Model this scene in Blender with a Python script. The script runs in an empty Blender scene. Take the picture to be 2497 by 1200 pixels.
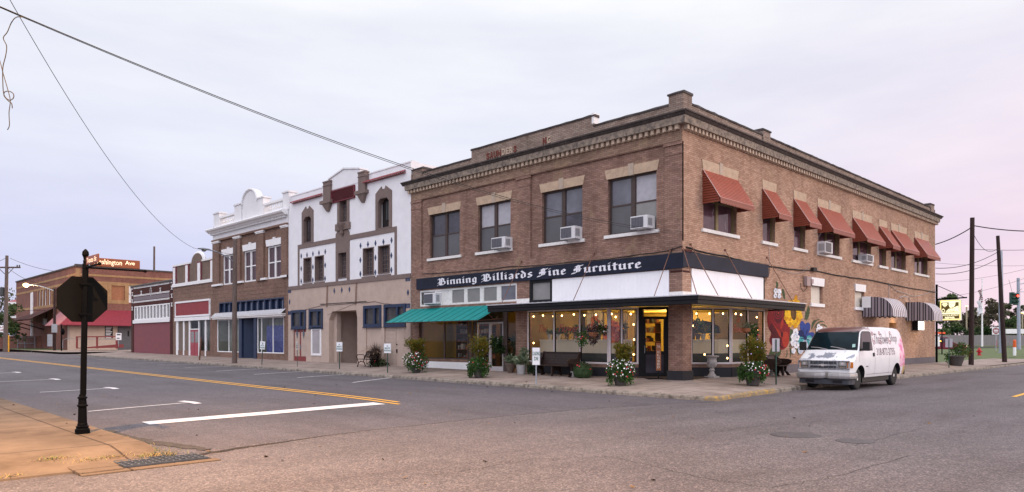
import bpy, math, random
from mathutils import Vector, Matrix
C = bpy.context.scene.collection
R = random.Random(7)
PI = math.pi
# ---------------------------------------------------------------- survey of the place
F, CX, HY, CH = 1755.0, 1248.5, 831.0, 1.65      # lens and eye height worked out from the two street directions
TH = math.radians(45.28)
cT, sT = math.cos(TH), math.sin(TH)
XP, YP = 22.87, 14.27                             # the corner of the brick corner building
def ray(px, py):
    t = (px-CX)/F
    return (cT+sT*t, sT-cT*t, (HY-py)/F)
def onX(px, py, X):
    a, b, c = ray(px, py); k = X/a; return (X, b*k, CH+c*k)
def onY(px, py, Y):
    a, b, c = ray(px, py); k = Y/b; return (a*k, Y, CH+c*k)
def onD(px, py, d):
    a, b, c = ray(px, py); return (a*d, b*d, CH+c*d)
def pA(px, py, out=0):                            # shopping street front: u to the viewer's right from the corner, z
    p = onX(px, py, XP-out); return (YP-p[1], p[2])
def pB(px, py, out=0):                            # side street front
    p = onY(px, py, YP-out); return (p[0]-XP, p[2])
def rA(l, r, t, b, out=0):
    u0, z1 = pA(l, t, out); u1, _ = pA(r, t, out); _, z0 = pA(l, b, out); return (u0, u1, z0, z1)
def rB(l, r, t, b, out=0):
    u0, z1 = pB(l, t, out); u1, _ = pB(r, t, out); _, z0 = pB(l, b, out); return (u0, u1, z0, z1)
def lerp(a, b, t): return a+(b-a)*t
def sm(t): t = max(0, min(1, t)); return t*t*(3-2*t)
def pw(x, pts):
    if x <= pts[0][0]: return pts[0][1]
    for (a, b), (c, d) in zip(pts, pts[1:]):
        if x <= c: return b+(d-b)*(x-a)/(c-a)
    return pts[-1][1]
# ground heights
def zslope(y): return 0.0052*max(0, y-14)
def zroad(x, y):
    zb = -.13*min(1, ((y-3)/8.1)**2)
    if y > 11:
        k = max(0, 1-((x-11.5)/7.6)**2); zb = -.13+.11*k*sm((y-11)/8)
    return zb+zslope(y)
KX = [(10.6, 18.85), (13, 18.95), (16, 19.1), (30, 19.1), (200, 19.1)]
KY = [(18.8, 10.75), (22, 11.0), (26, 11.18), (60, 11.2), (200, 11.2)]
def kx(y): return pw(y, KX)
def ky(x): return pw(x, KY)
def zwalk(x, y):
    a = (x-kx(y))/(XP-kx(y)); b = (y-ky(x))/(YP-ky(x))
    return .01+.19*max(0, min(a, b, 1))+zslope(y)
def zleft(x, y): return -.10+.14*sm((y-11)/1.3)*1.0+zslope(y)
def gz(x, y):
    if x > kx(y) and y > ky(x): return zwalk(x, y)
    if x < 3.9 and y > 11: return zleft(x, y)
    return zroad(x, y)
def gp(px, py):                                   # first point of the ground along a line of sight
    a, b, c = ray(px, py); lo = 0; k = 2.0
    while k < 400 and CH+c*k > gz(a*k, b*k): lo = k; k += .25
    for _ in range(30):
        m = (lo+k)/2
        if CH+c*m > gz(a*m, b*m): lo = m
        else: k = m
    return (a*k, b*k, gz(a*lo, b*lo))
# ---------------------------------------------------------------- mesh builder
SPLIT = set('dentil_molding pane awning_side parapet parapet_pier diamond_tile leaf turret pilaster_cap canopy_flashing rod awning_bracket meter_box air_slot underbody roof_gutter wiper white_trim plum_trim sill_band chain tile_eave dark_course curtain_wall plinth brick_course stained_frieze panel diamond_pane coping boarded_pane brick_sill visor red_lamp trim clamp strap wainscot beadboard room_wall white_sill_wall insulator parapet_cap entry_panel ticket_window notice_board wall_cable pale_cable handle balustrade flag bracket window_rubber door_seam painted_band yellow_band arched_window'.split())
class MB:
    def __init__(s, T=None): s.v = []; s.f = []; s.m = []; s.T = T; s.mi = 0
    def add(s, vs, fs):
        n = len(s.v)
        for p in vs:
            p = Vector(p); s.v.append(s.T @ p if s.T else p)
        for f in fs: s.f.append([i+n for i in f]); s.m.append(s.mi)
        return s
    def box(s, x0, x1, y0, y1, z0, z1):
        return s.add([(x0,y0,z0),(x1,y0,z0),(x1,y1,z0),(x0,y1,z0),(x0,y0,z1),(x1,y0,z1),(x1,y1,z1),(x0,y1,z1)],
            [(0,3,2,1),(4,5,6,7),(0,1,5,4),(1,2,6,5),(2,3,7,6),(3,0,4,7)])
    def quad(s, a, b, c, d): return s.add([a,b,c,d], [(0,1,2,3)])
    def prism(s, poly, y0, y1):                   # polygon in x,z extruded along y
        n = len(poly)
        return s.add([(x,y0,z) for x,z in poly]+[(x,y1,z) for x,z in poly],
            [tuple(range(n)), tuple(range(2*n-1,n-1,-1))]+[(i,i+n,(i+1)%n+n,(i+1)%n) for i in range(n)])
    def prismx(s, poly, x0, x1):                  # polygon in y,z extruded along x
        n = len(poly)
        return s.add([(x0,y,z) for y,z in poly]+[(x1,y,z) for y,z in poly],
            [tuple(range(n)), tuple(range(2*n-1,n-1,-1))]+[(i,i+n,(i+1)%n+n,(i+1)%n) for i in range(n)])
    def prismz(s, poly, z0, z1):
        n = len(poly)
        return s.add([(x,y,z0) for x,y in poly]+[(x,y,z1) for x,y in poly],
            [tuple(range(n-1,-1,-1)), tuple(range(n,2*n))]+[(i,(i+1)%n,(i+1)%n+n,i+n) for i in range(n)])
    def tube(s, pts, r, n=6, r2=None, cap=True):
        pts = [Vector(p) for p in pts]; vs = []; fs = []
        prev = None
        for i, p in enumerate(pts):
            d = (pts[min(i+1,len(pts)-1)]-pts[max(i-1,0)]).normalized()
            if prev is None:
                a = d.cross(Vector((0,0,1)))
                if a.length < .05: a = d.cross(Vector((0,1,0)))
            else: a = prev-d*prev.dot(d)
            a.normalize(); prev = a; b = d.cross(a)
            rr = r if r2 is None else lerp(r, r2, i/(len(pts)-1))
            for k in range(n):
                q = 2*PI*k/n; vs.append(p+(a*math.cos(q)+b*math.sin(q))*rr)
        for i in range(len(pts)-1):
            for k in range(n):
                fs.append((i*n+k, i*n+(k+1)%n, (i+1)*n+(k+1)%n, (i+1)*n+k))
        if cap: fs.append(tuple(range(n-1,-1,-1))); fs.append(tuple(range((len(pts)-1)*n, len(pts)*n)))
        return s.add(vs, fs)
    def bar(s, a, b, w, h=None): return s.tube([a,b], w, 4)
    def lathe(s, prof, c=(0,0,0), n=16):          # (r,z) from bottom to top
        vs = []; fs = []
        for r, z in prof:
            for k in range(n):
                q = 2*PI*k/n; vs.append((c[0]+r*math.cos(q), c[1]+r*math.sin(q), c[2]+z))
        for i in range(len(prof)-1):
            for k in range(n): fs.append((i*n+k, i*n+(k+1)%n, (i+1)*n+(k+1)%n, (i+1)*n+k))
        fs.append(tuple(range(n-1,-1,-1))); fs.append(tuple(range((len(prof)-1)*n, len(prof)*n)))
        return s.add(vs, fs)
    def ball(s, c, r, n=8, m=6, sz=1.0):
        prof = [(max(1e-4, r*math.sin(PI*i/m)), -r*sz*math.cos(PI*i/m)) for i in range(m+1)]
        return s.lathe(prof, c, n)
    def disc(s, c, nrm, r, n=6, jit=0):
        nrm = Vector(nrm).normalized(); a = nrm.orthogonal().normalized(); b = nrm.cross(a)
        o = R.random()*6.3
        return s.add([Vector(c)+(a*math.cos(o+2*PI*k/n)+b*math.sin(o+2*PI*k/n))*r*(1+jit*(k%2)) for k in range(n)], [tuple(range(n))])
    def leaf(s, c, L, W, d=None, up=0.3):
        d = d or Vector((R.gauss(0,1), R.gauss(0,1), R.gauss(up,1)))
        d = Vector(d).normalized(); a = d.cross(Vector((R.gauss(0,1),R.gauss(0,1),R.gauss(0,1))))
        if a.length < .01: a = d.orthogonal()
        a.normalize(); c = Vector(c)
        return s.add([c-d*L/2, c+a*W/2, c+d*L/2, c-a*W/2], [(0,1,2,3)])
    def text(s, body, x0, x1, z0, z1, y, th=.006, bold=.0, keep=False):
        vs, fs = text_geo(body, bold)
        xa = min(p[0] for p in vs); xb = max(p[0] for p in vs); ya = min(p[1] for p in vs); yb = max(p[1] for p in vs)
        za = min(p[2] for p in vs); zb = max(p[2] for p in vs)
        q = [(x0+(p[0]-xa)/(xb-xa)*(x1-x0), y-th*(p[2]-za)/max(1e-9, zb-za), z0+(p[1]-ya)/(yb-ya)*(z1-z0)) for p in vs]
        return s.add(q, fs)
    def islands(s):                               # groups of faces that touch or nearly touch
        n = len(s.v); p = list(range(n))
        def fd(i):
            while p[i] != i: p[i] = p[p[i]]; i = p[i]
            return i
        for f in s.f:
            for i in f[1:]: p[fd(i)] = fd(f[0])
        bb = {}
        for i, v in enumerate(s.v):
            b = bb.setdefault(fd(i), [list(v), list(v)])
            for k in range(3): b[0][k] = min(b[0][k], v[k]); b[1][k] = max(b[1][k], v[k])
        ks = list(bb); g = 0.012
        for a in range(len(ks)):
            for c in range(a):
                A, B = bb[ks[a]], bb[ks[c]]
                if all(A[0][k]-g <= B[1][k] and B[0][k]-g <= A[1][k] for k in range(3)): p[fd(ks[a])] = fd(ks[c])
        out = {}
        for f, m in zip(s.f, s.m): out.setdefault(fd(f[0]), []).append((f, m))
        return list(out.values())
    def build(s, name, mat, parent=None, smooth=False, bevel=0, loc=None, auto=None):
        if name in SPLIT:
            isl = s.islands()
            if len(isl) > 1:
                for fs in isl:
                    ix = {}; q = MB()
                    for f, m in fs:
                        for i in f: ix.setdefault(i, len(ix))
                        q.f.append([ix[i] for i in f]); q.m.append(m)
                    q.v = [s.v[i] for i in ix]; o = q.build(name, mat, parent, smooth, bevel, loc)
                return o
        me = bpy.data.meshes.new(name)
        me.from_pydata([tuple(p) for p in s.v], [], s.f)
        mats = mat if isinstance(mat, (list, tuple)) else [mat]
        for m in mats: me.materials.append(m)
        if len(mats) > 1: me.polygons.foreach_set('material_index', s.m)
        uv = me.uv_layers.new(name='UVMap').data
        for p in me.polygons:
            n = p.normal; ax, ay, az = abs(n.x), abs(n.y), abs(n.z)
            for li in p.loop_indices:
                v = me.vertices[me.loops[li].vertex_index].co
                uv[li].uv = (v.x, v.y) if az > .75 else ((v.y, v.z) if ax > ay else (v.x, v.z))
        if smooth:
            me.polygons.foreach_set('use_smooth', [True]*len(me.polygons))
        o = bpy.data.objects.new(name, me); C.objects.link(o)
        if parent: o.parent = parent
        if loc: o.location = loc
        if bevel:
            b = o.modifiers.new('bevel', 'BEVEL'); b.width = bevel; b.segments = 2; b.limit_method = 'ANGLE'
        return o
TXT = {}
def text_geo(body, bold):
    k = (body, bold)
    if k not in TXT:
        cu = bpy.data.curves.new('lettering', 'FONT'); cu.body = body; cu.size = 1; cu.extrude = .01; cu.offset = bold; cu.resolution_u = 3
        o = bpy.data.objects.new('lettering', cu); C.objects.link(o)
        dg = bpy.context.evaluated_depsgraph_get()
        me = bpy.data.meshes.new_from_object(o.evaluated_get(dg))
        TXT[k] = ([tuple(v.co) for v in me.vertices], [tuple(p.vertices) for p in me.polygons])
        bpy.data.objects.remove(o); bpy.data.meshes.remove(me); bpy.data.curves.remove(cu)
    return TXT[k]
def thing(name, label, cat, loc=(0,0,0), rz=0, group=None):
    o = bpy.data.objects.new(name, None); C.objects.link(o); o.empty_display_size = .2
    o.location = loc; o.rotation_euler = (0,0,rz); o['label'] = label; o['category'] = cat
    if group: o['group'] = group
    return o
def tag(o, label, cat, group=None, kind=None):
    o['label'] = label; o['category'] = cat
    if group: o['group'] = group
    if kind: o['kind'] = kind
    return o
def struct(o): o['kind'] = 'structure'; return o
def dup(root, loc=None, rz=None, label=None, scale=None):
    r = root.copy(); C.objects.link(r)
    if loc is not None: r.location = loc
    if rz is not None: r.rotation_euler = (0,0,rz)
    if scale is not None: r.scale = (scale,)*3
    if label: r['label'] = label
    def rec(src, dst):
        for ch in list(src.children):
            c = ch.copy(); C.objects.link(c); c.parent = dst; rec(ch, c)
    rec(root, r); return r
def wall(mb, x0, x1, z0, z1, ops, y=0, t=.22, poly=None):
    xs = sorted({x0, x1, *[v for o in ops for v in o[:2]]}); zs = sorted({z0, z1, *[v for o in ops for v in o[2:4]]})
    xs = [x for x in xs if x0 <= x <= x1]; zs = [z for z in zs if z0 <= z <= z1]
    for a, b in zip(xs, xs[1:]):
        for c, d in zip(zs, zs[1:]):
            mx, mz = (a+b)/2, (c+d)/2
            if any(o[0] < mx < o[1] and o[2] < mz < o[3] for o in ops): continue
            mb.quad((a,y,c),(b,y,c),(b,y,d),(a,y,d))
    for o in ops:
        a, b, c, d = o[:4]; tt = o[4] if len(o) > 4 else t
        mb.quad((a,y,c),(a,y+tt,c),(a,y+tt,d),(a,y,d)); mb.quad((b,y+tt,c),(b,y,c),(b,y,d),(b,y+tt,d))
        mb.quad((a,y,d),(a,y+tt,d),(b,y+tt,d),(b,y,d)); mb.quad((a,y+tt,c),(a,y,c),(b,y,c),(b,y+tt,c))
def frame(mb, x0, x1, z0, z1, y0, y1, w):         # four butted bars
    mb.box(x0, x0+w, y0, y1, z0, z1); mb.box(x1-w, x1, y0, y1, z0, z1)
    mb.box(x0+w, x1-w, y0, y1, z0, z0+w); mb.box(x0+w, x1-w, y0, y1, z1-w, z1)
# ---------------------------------------------------------------- materials
def newmat(name):
    m = bpy.data.materials.new(name); m.use_nodes = True; nt = m.node_tree
    return m, nt, nt.nodes, nt.links, nt.nodes['Principled BSDF']
def noise(N, L, co, scale, detail=5, rough=.6):
    n = N.new('ShaderNodeTexNoise'); n.inputs['Scale'].default_value = scale; n.inputs['Detail'].default_value = detail
    n.inputs['Roughness'].default_value = rough
    L.new(co, n.inputs['Vector']); return n.outputs['Fac']
def ramp(N, L, fac, stops):
    r = N.new('ShaderNodeValToRGB'); L.new(fac, r.inputs['Fac']); e = r.color_ramp.elements
    e[0].position, e[0].color = stops[0][0], (*stops[0][1], 1); e[1].position, e[1].color = stops[-1][0], (*stops[-1][1], 1)
    for p, c in stops[1:-1]: q = e.new(p); q.color = (*c, 1)
    return r.outputs['Color']
def mixc(N, L, mode, fac, a, b):
    x = N.new('ShaderNodeMix'); x.data_type = 'RGBA'; x.blend_type = mode
    if isinstance(fac, (int, float)): x.inputs[0].default_value = fac
    else: L.new(fac, x.inputs[0])
    for v, i in ((a, 6), (b, 7)):
        if isinstance(v, tuple): x.inputs[i].default_value = (*v, 1)
        else: L.new(v, x.inputs[i])
    return x.outputs[2]
def coord(N, L, which='Object', scale=None):
    t = N.new('ShaderNodeTexCoord'); o = t.outputs[which]
    if scale:
        m = N.new('ShaderNodeMapping'); m.inputs['Scale'].default_value = scale; L.new(o, m.inputs['Vector']); o = m.outputs['Vector']
    return o
def bumpn(N, L, B, h, strength, dist=.01):
    b = N.new('ShaderNodeBump'); b.inputs['Strength'].default_value = strength; b.inputs['Distance'].default_value = dist
    L.new(h, b.inputs['Height']); L.new(b.outputs['Normal'], B.inputs['Normal'])
def k3(c, s): return tuple(max(0, min(1, v*s)) for v in c)
def M(name, col, rough=.7, metal=0, var=.15, scale=3, bump=0, bscale=60, col2=None, lo=.45, hi=.65, spec=.4):
    m, nt, N, L, B = newmat(name); co = coord(N, L)
    n = noise(N, L, co, scale)
    c = ramp(N, L, n, [(.3, k3(col, 1-var)), (.7, k3(col, 1+var))])
    if col2:
        n2 = noise(N, L, co, scale*1.7, 7, .7); f = ramp(N, L, n2, [(lo, (0,0,0)), (hi, (1,1,1))])
        c = mixc(N, L, 'MIX', f, c, col2)
    L.new(c, B.inputs['Base Color']); B.inputs['Roughness'].default_value = rough; B.inputs['Metallic'].default_value = metal
    B.inputs['Specular IOR Level'].default_value = spec
    if bump: bumpn(N, L, B, noise(N, L, co, bscale, 3), bump)
    return m
def brick(name, c1, c2, mortar, w=.215, h=.073, ms=.007, stain=(.55,.5,.45), pale=None, sv=.5, offset=.5, big=.25):
    m, nt, N, L, B = newmat(name)
    uv = coord(N, L, 'UV'); ob = coord(N, L)
    b = N.new('ShaderNodeTexBrick'); L.new(uv, b.inputs['Vector']); b.offset = offset
    for i, c in (('Color1', c1), ('Color2', c2), ('Mortar', mortar)): b.inputs[i].default_value = (*c, 1)
    b.inputs['Scale'].default_value = 1; b.inputs['Mortar Size'].default_value = ms; b.inputs['Mortar Smooth'].default_value = .3
    b.inputs['Brick Width'].default_value = w; b.inputs['Row Height'].default_value = h; b.inputs['Bias'].default_value = 0
    c = b.outputs['Color']
    n = ramp(N, L, noise(N, L, ob, .5, 6), [(.3, (1-big,)*3), (.7, (1+big*.6,)*3)])
    c = mixc(N, L, 'MULTIPLY', 1.0, c, n)
    st = noise(N, L, coord(N, L, 'Object', (1.6, 1.6, .22)), 1.0, 6, .65)
    f = ramp(N, L, st, [(.52, (0,0,0)), (.72, (sv,)*3)])
    c = mixc(N, L, 'MULTIPLY', f, c, stain)
    if pale:
        p = noise(N, L, coord(N, L, 'Object', (.7, .7, .5)), 1.1, 8, .7)
        c = mixc(N, L, 'MIX', ramp(N, L, p, [(.55, (0,0,0)), (.75, (.55,)*3)]), c, pale)
    L.new(c, B.inputs['Base Color']); B.inputs['Roughness'].default_value = .85; B.inputs['Specular IOR Level'].default_value = .25
    bumpn(N, L, B, b.outputs['Fac'], -.5, .008)
    return m
def leafmat(name, a, b, c=None):
    m, nt, N, L, B = newmat(name)
    g = N.new('ShaderNodeNewGeometry'); st = [(.0, a), (.6, b)]
    if c: st.append((1.0, c))
    col = ramp(N, L, g.outputs['Random Per Island'], st)
    n = ramp(N, L, noise(N, L, coord(N, L), 1.2, 4), [(.3, (.6,)*3), (.7, (1.25,)*3)])
    col = mixc(N, L, 'MULTIPLY', 1.0, col, n)
    L.new(col, B.inputs['Base Color']); B.inputs['Roughness'].default_value = .6; B.inputs['Specular IOR Level'].default_value = .12
    B.inputs['Subsurface Weight'].default_value = 0
    tr = N.new('ShaderNodeBsdfTranslucent'); L.new(col, tr.inputs['Color'])
    mx = N.new('ShaderNodeMixShader'); mx.inputs[0].default_value = .25
    L.new(B.outputs[0], mx.inputs[1]); L.new(tr.outputs[0], mx.inputs[2]); L.new(mx.outputs[0], N['Material Output'].inputs['Surface'])
    return m
def emis(name, col, s):
    m, nt, N, L, B = newmat(name)
    B.inputs['Base Color'].default_value = (*k3(col, .6), 1); B.inputs['Emission Color'].default_value = (*col, 1); B.inputs['Emission Strength'].default_value = s
    return m
def glassmat(name, tint=(1,1,1), refl=.12, rough=.01):
    m, nt, N, L, B = newmat(name); N.remove(B)
    t = N.new('ShaderNodeBsdfTransparent'); t.inputs['Color'].default_value = (*tint, 1)
    g = N.new('ShaderNodeBsdfGlossy'); g.inputs['Roughness'].default_value = rough
    w = N.new('ShaderNodeLayerWeight'); w.inputs['Blend'].default_value = .25
    mr = N.new('ShaderNodeMapRange'); mr.inputs['To Min'].default_value = refl; mr.inputs['To Max'].default_value = .45
    L.new(w.outputs['Fresnel'], mr.inputs['Value'])
    mx = N.new('ShaderNodeMixShader'); L.new(mr.outputs[0], mx.inputs[0]); L.new(t.outputs[0], mx.inputs[1]); L.new(g.outputs[0], mx.inputs[2])
    L.new(mx.outputs[0], N['Material Output'].inputs['Surface']); return m
def pane(name, col, rough=.06, var=.25, spec=.5):
    return M(name, col, rough, 0, var, 1.3, spec=spec)
# ---------------------------------------------------------------- palette
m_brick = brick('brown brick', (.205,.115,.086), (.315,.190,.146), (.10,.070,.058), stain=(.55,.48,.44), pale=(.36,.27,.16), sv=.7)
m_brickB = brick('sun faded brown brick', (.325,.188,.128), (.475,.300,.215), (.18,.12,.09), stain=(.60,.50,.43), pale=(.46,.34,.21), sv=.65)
m_parapet = brick('weathered parapet brick', (.22,.155,.125), (.32,.245,.20), (.09,.07,.06), stain=(.5,.46,.44), sv=.6)
m_paleband = brick('pale stained brick', (.21,.13,.09), (.32,.21,.15), (.12,.09,.07), pale=(.40,.29,.16), stain=(.6,.52,.45), sv=.4)
m_brick2 = brick('tan brown brick', (.175,.098,.074), (.245,.148,.112), (.11,.085,.065), stain=(.6,.55,.5))
m_brick3 = brick('grey brown brick', (.17,.12,.095), (.21,.15,.115), (.12,.09,.075))
m_maroon = brick('dark maroon brick', (.055,.016,.014), (.085,.024,.02), (.035,.014,.012))
m_redbrick = brick('old red brick', (.17,.065,.05), (.24,.10,.075), (.18,.11,.09), stain=(.55,.5,.5), sv=.6)
m_orbrick = brick('orange brick', (.30,.12,.06), (.36,.15,.075), (.28,.15,.09))
m_yellow = brick('yellow brick trim', (.33,.19,.09), (.40,.24,.12), (.30,.18,.10))
m_whitebrick = brick('white painted brick', (.70,.69,.70), (.74,.73,.74), (.60,.59,.60), big=.08, stain=(.8,.78,.75), sv=.3)
m_whitestucco = M('white stucco', (.72,.71,.73), .9, 0, .05, 2, .55, 22)
m_tanstucco = M('tan stucco', (.43,.33,.275), .9, 0, .09, 1.2, .6, 22, (.36,.28,.235), .5, .75)
m_brownpaint = M('brown painted trim', (.165,.118,.104), .75, 0, .12, 3, .15, 40)
m_limestone = M('tan limestone', (.45,.33,.23), .85, 0, .14, 4, .2, 60, (.34,.25,.18), .5, .7)
m_keystone = M('grey limestone', (.40,.32,.25), .85, 0, .12, 5, .2, 60)
m_whitepaint = M('white paint', (.74,.73,.73), .6, 0, .05, 4)
m_chipped = M('chipped white paint', (.68,.66,.64), .7, 0, .08, 6, .1, 50, (.32,.25,.2), .6, .68)
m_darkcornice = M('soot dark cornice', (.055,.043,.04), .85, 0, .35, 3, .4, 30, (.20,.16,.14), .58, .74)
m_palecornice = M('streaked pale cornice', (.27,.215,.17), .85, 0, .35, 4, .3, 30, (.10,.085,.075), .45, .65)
m_dentil = M('tan dentil stone', (.43,.33,.25), .85, 0, .18, 5, .2, 40)
m_coping = M('dark coping tar', (.07,.06,.058), .9, 0, .3, 4, .6, 25)
m_navy = M('navy sign board', (.009,.012,.026), .6, 0, .3, 2, col2=(.03,.03,.045), lo=.68, hi=.78, spec=.22)
m_letter = M('white lettering', (.70,.69,.74), .6, 0, .06, 8)
m_rust = M('rusty letter', (.14,.034,.022), .85, 0, .4, 14)
m_rustrod = M('rusty rod', (.16,.075,.05), .7, .2, .25, 9)
m_blackpaint = M('black paint', (.008,.008,.010), .55, 0, .25, 4, spec=.2)
m_blackiron = M('black iron', (.0018,.0018,.0022), .55, 0, .25, 8, spec=.06)
m_signblk = M('flat black sign back', (.0010,.0010,.0013), .75, 0, .2, 6, spec=.12)
m_darkbase = M('dark base paint', (.012,.012,.016), .6, 0, .25, 3)
m_greybase = M('grey base paint', (.105,.095,.11), .75, 0, .15, 3)
m_whitepanel = M('white metal panel', (.76,.75,.77), .5, 0, .04, 1.5)
m_soffit = M('painted soffit board', (.62,.56,.50), .6, 0, .06, 3)
m_metalroof = M('galvanised roof', (.5,.5,.53), .45, .4, .12, 5)
m_teal = M('teal painted metal awning', (.003,.215,.205), .5, 0, .10, 2.5, col2=(.003,.185,.178))
m_tealline = M('dark teal seam', (.006,.17,.13), .6)
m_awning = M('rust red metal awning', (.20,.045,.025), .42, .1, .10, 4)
m_awningtop = M('rust red awning with painted sheen', (.40,.115,.075), .32, .1, .10, 3)  # sky reflection on the slopes painted in as a paler red
m_awningedge = M('bright awning edge', (.62,.42,.38), .4)
m_alum = M('aluminium frame', (.52,.48,.47), .45, .5, .08, 5)
m_alumpale = M('painted aluminium frame', (.60,.54,.54), .45, .1, .05, 5)
m_winbrown = M('brown window frame', (.055,.035,.03), .6, 0, .2, 5)
m_winolive = M('olive window frame', (.20,.155,.07), .6, 0, .2, 5)
m_glassgrey = pane('upper glass with pale blind', (.125,.125,.15), .05, .25)
m_glassdark = pane('dark old glass', (.045,.042,.055), .05, .5)
m_glassscreen = pane('insect screen', (.085,.082,.088), .45, .12)
m_blind = M('pale blind', (.36,.35,.38), .5, 0, .1, 5)
m_frost = pane('frosted transom glass', (.20,.195,.185), .25, .15)
m_pinkcurtain = pane('window with plum curtain', (.10,.055,.07), .06, .45)
m_plumboard = M('plum window board', (.055,.02,.028), .35, 0, .35, 4)
m_glass = glassmat('shop glass', (.93,.95,.94), .025)
m_glassold = pane('empty shop glass', (.12,.12,.115), .04, .5)
m_ac = M('cream air conditioner', (.60,.59,.60), .5, 0, .06, 6)
m_acgrille = M('grey grille', (.20,.20,.22), .5, .3, .2, 30)
m_acdark = M('dark grille', (.06,.06,.075), .5)
m_blue = M('navy blue paint', (.010,.022,.060), .5, 0, .2, 3)
m_bluediamond = M('blue tile', (.025,.038,.095), .5, 0, .1, 3)
m_redpaint = M('brick red paint', (.20,.030,.028), .5, 0, .12, 4)
m_redpanel = M('faded red panel', (.235,.03,.036), .65, 0, .14, 3)
m_mauve = M('mauve wall panel', (.19,.056,.066), .8, 0, .08, 2)
m_redtile = M('red roof tile', (.25,.05,.06), .6, 0, .2, 9)
m_redlattice = M('red lattice tile', (.13,.014,.022), .6, 0, .2, 9)
m_hole = M('deep hole', (.012,.008,.009), .9)
m_redshingle = M('red shingle roof', (.19,.013,.026), .6, 0, .15, 3)
m_mauveshingle = M('mauve shingle roof', (.24,.085,.10), .6, 0, .15, 3)  # paler mauve tone of the left slope
m_beige = M('beige wall board', (.47,.37,.30), .7, 0, .06, 2)
m_cream = M('cream board', (.60,.55,.47), .6, 0, .05, 2)
m_greydoor = M('grey steel door', (.085,.085,.095), .5, 0, .1, 3)
m_greydark = M('charcoal paint', (.045,.05,.052), .6, 0, .15, 4)
m_wood = None
def woodmat(name, a, b, rough=.75, stretch=(9,9,.6)):
    m, nt, N, L, B = newmat(name); co = coord(N, L, 'Object', stretch)
    n = noise(N, L, co, 3, 8, .7); L.new(ramp(N, L, n, [(.3, a), (.7, b)]), B.inputs['Base Color'])
    B.inputs['Roughness'].default_value = rough; B.inputs['Specular IOR Level'].default_value = .25; bumpn(N, L, B, n, .4); return m
m_polewood = woodmat('weathered pole wood', (.075,.052,.042), (.17,.13,.115), .9)
m_poledark = woodmat('creosoted pole wood', (.012,.008,.008), (.055,.03,.028), .85)
m_pew = woodmat('dark stained pew wood', (.016,.009,.008), (.035,.02,.017), .45, (2,2,2))
m_signwood = woodmat('orange sign wood', (.30,.11,.05), (.42,.17,.085), .6)
m_fencewood = woodmat('grey fence boards', (.16,.145,.145), (.27,.25,.245), .9)
m_steel = M('galvanised steel', (.30,.33,.37), .45, .5, .12, 5)
m_greypole = M('blue grey painted pole', (.30,.33,.40), .5, .1, .08, 3)
m_greenpost = M('green steel post', (.025,.06,.045), .5, .3, .2, 9)
m_signwhite = M('white sign sheet', (.74,.74,.76), .4, 0, .03, 3)
m_signgreen = M('green sign ink', (.01,.11,.075), .5)
m_signback = M('bare sign back', (.42,.40,.43), .45, .4, .06, 4)
m_signbrown = M('brown street sign', (.095,.026,.006), .4, 0, .06, 3)
m_signcream = M('cream sign letters', (.62,.60,.55), .5)
m_pot = M('dark clay pot', (.055,.048,.046), .75, 0, .2, 6, .2)
m_clay = M('brown clay pot', (.12,.085,.07), .8, 0, .2, 6, .2)
m_gratebar = M('dark grate steel', (.085,.09,.10), .5, .2, .2, 8)
m_zinc = M('zinc bucket', (.36,.36,.36), .5, .3, .15, 8)
m_urn = M('grey cast stone', (.33,.30,.29), .9, 0, .2, 9, .5, 45)
m_green = leafmat('green leaves', (.018,.055,.012), (.05,.115,.025), (.085,.15,.04))
m_olive = leafmat('olive yellow leaves', (.07,.095,.014), (.15,.145,.02), (.27,.14,.02))
m_dkgreen = leafmat('dark green leaves', (.010,.028,.010), (.028,.06,.018), (.06,.10,.03))
m_sage = leafmat('pale sage leaves', (.09,.13,.07), (.19,.25,.15), (.34,.38,.27))
m_plumleaf = leafmat('plum leaves', (.03,.018,.022), (.075,.045,.05), (.12,.09,.09))
m_drygrass = leafmat('purple brown grass', (.045,.028,.024), (.085,.055,.045), (.20,.14,.10))
m_box = leafmat('clipped shrub leaves', (.025,.05,.018), (.05,.085,.035), (.09,.12,.06))
m_treeA = leafmat('far tree leaves', (.050,.062,.035), (.095,.105,.055), (.15,.14,.08))
m_treeB = leafmat('brownish tree leaves', (.075,.068,.048), (.12,.105,.070), (.18,.15,.095))
m_treeC = leafmat('mid green tree leaves', (.038,.068,.026), (.080,.12,.042), (.12,.16,.06))
m_bark = M('bark', (.07,.055,.045), .95, 0, .3, 6, .4)
m_petalw = M('white petals', (.80,.80,.80), .6, 0, .04, 9)
m_petalr = M('red petals', (.55,.012,.05), .6, 0, .2, 9)
m_petall = M('lilac petals', (.42,.36,.62), .6)
m_rubber = M('tyre rubber', (.014,.014,.015), .8, 0, .25, 9, .2)
m_hub = M('steel wheel', (.62,.61,.60), .4, .1, .12, 9)
m_cable = M('black cable', (.012,.011,.012), .7)
m_cablew = M('pale cable', (.36,.34,.33), .7)
m_conc = None
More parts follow.
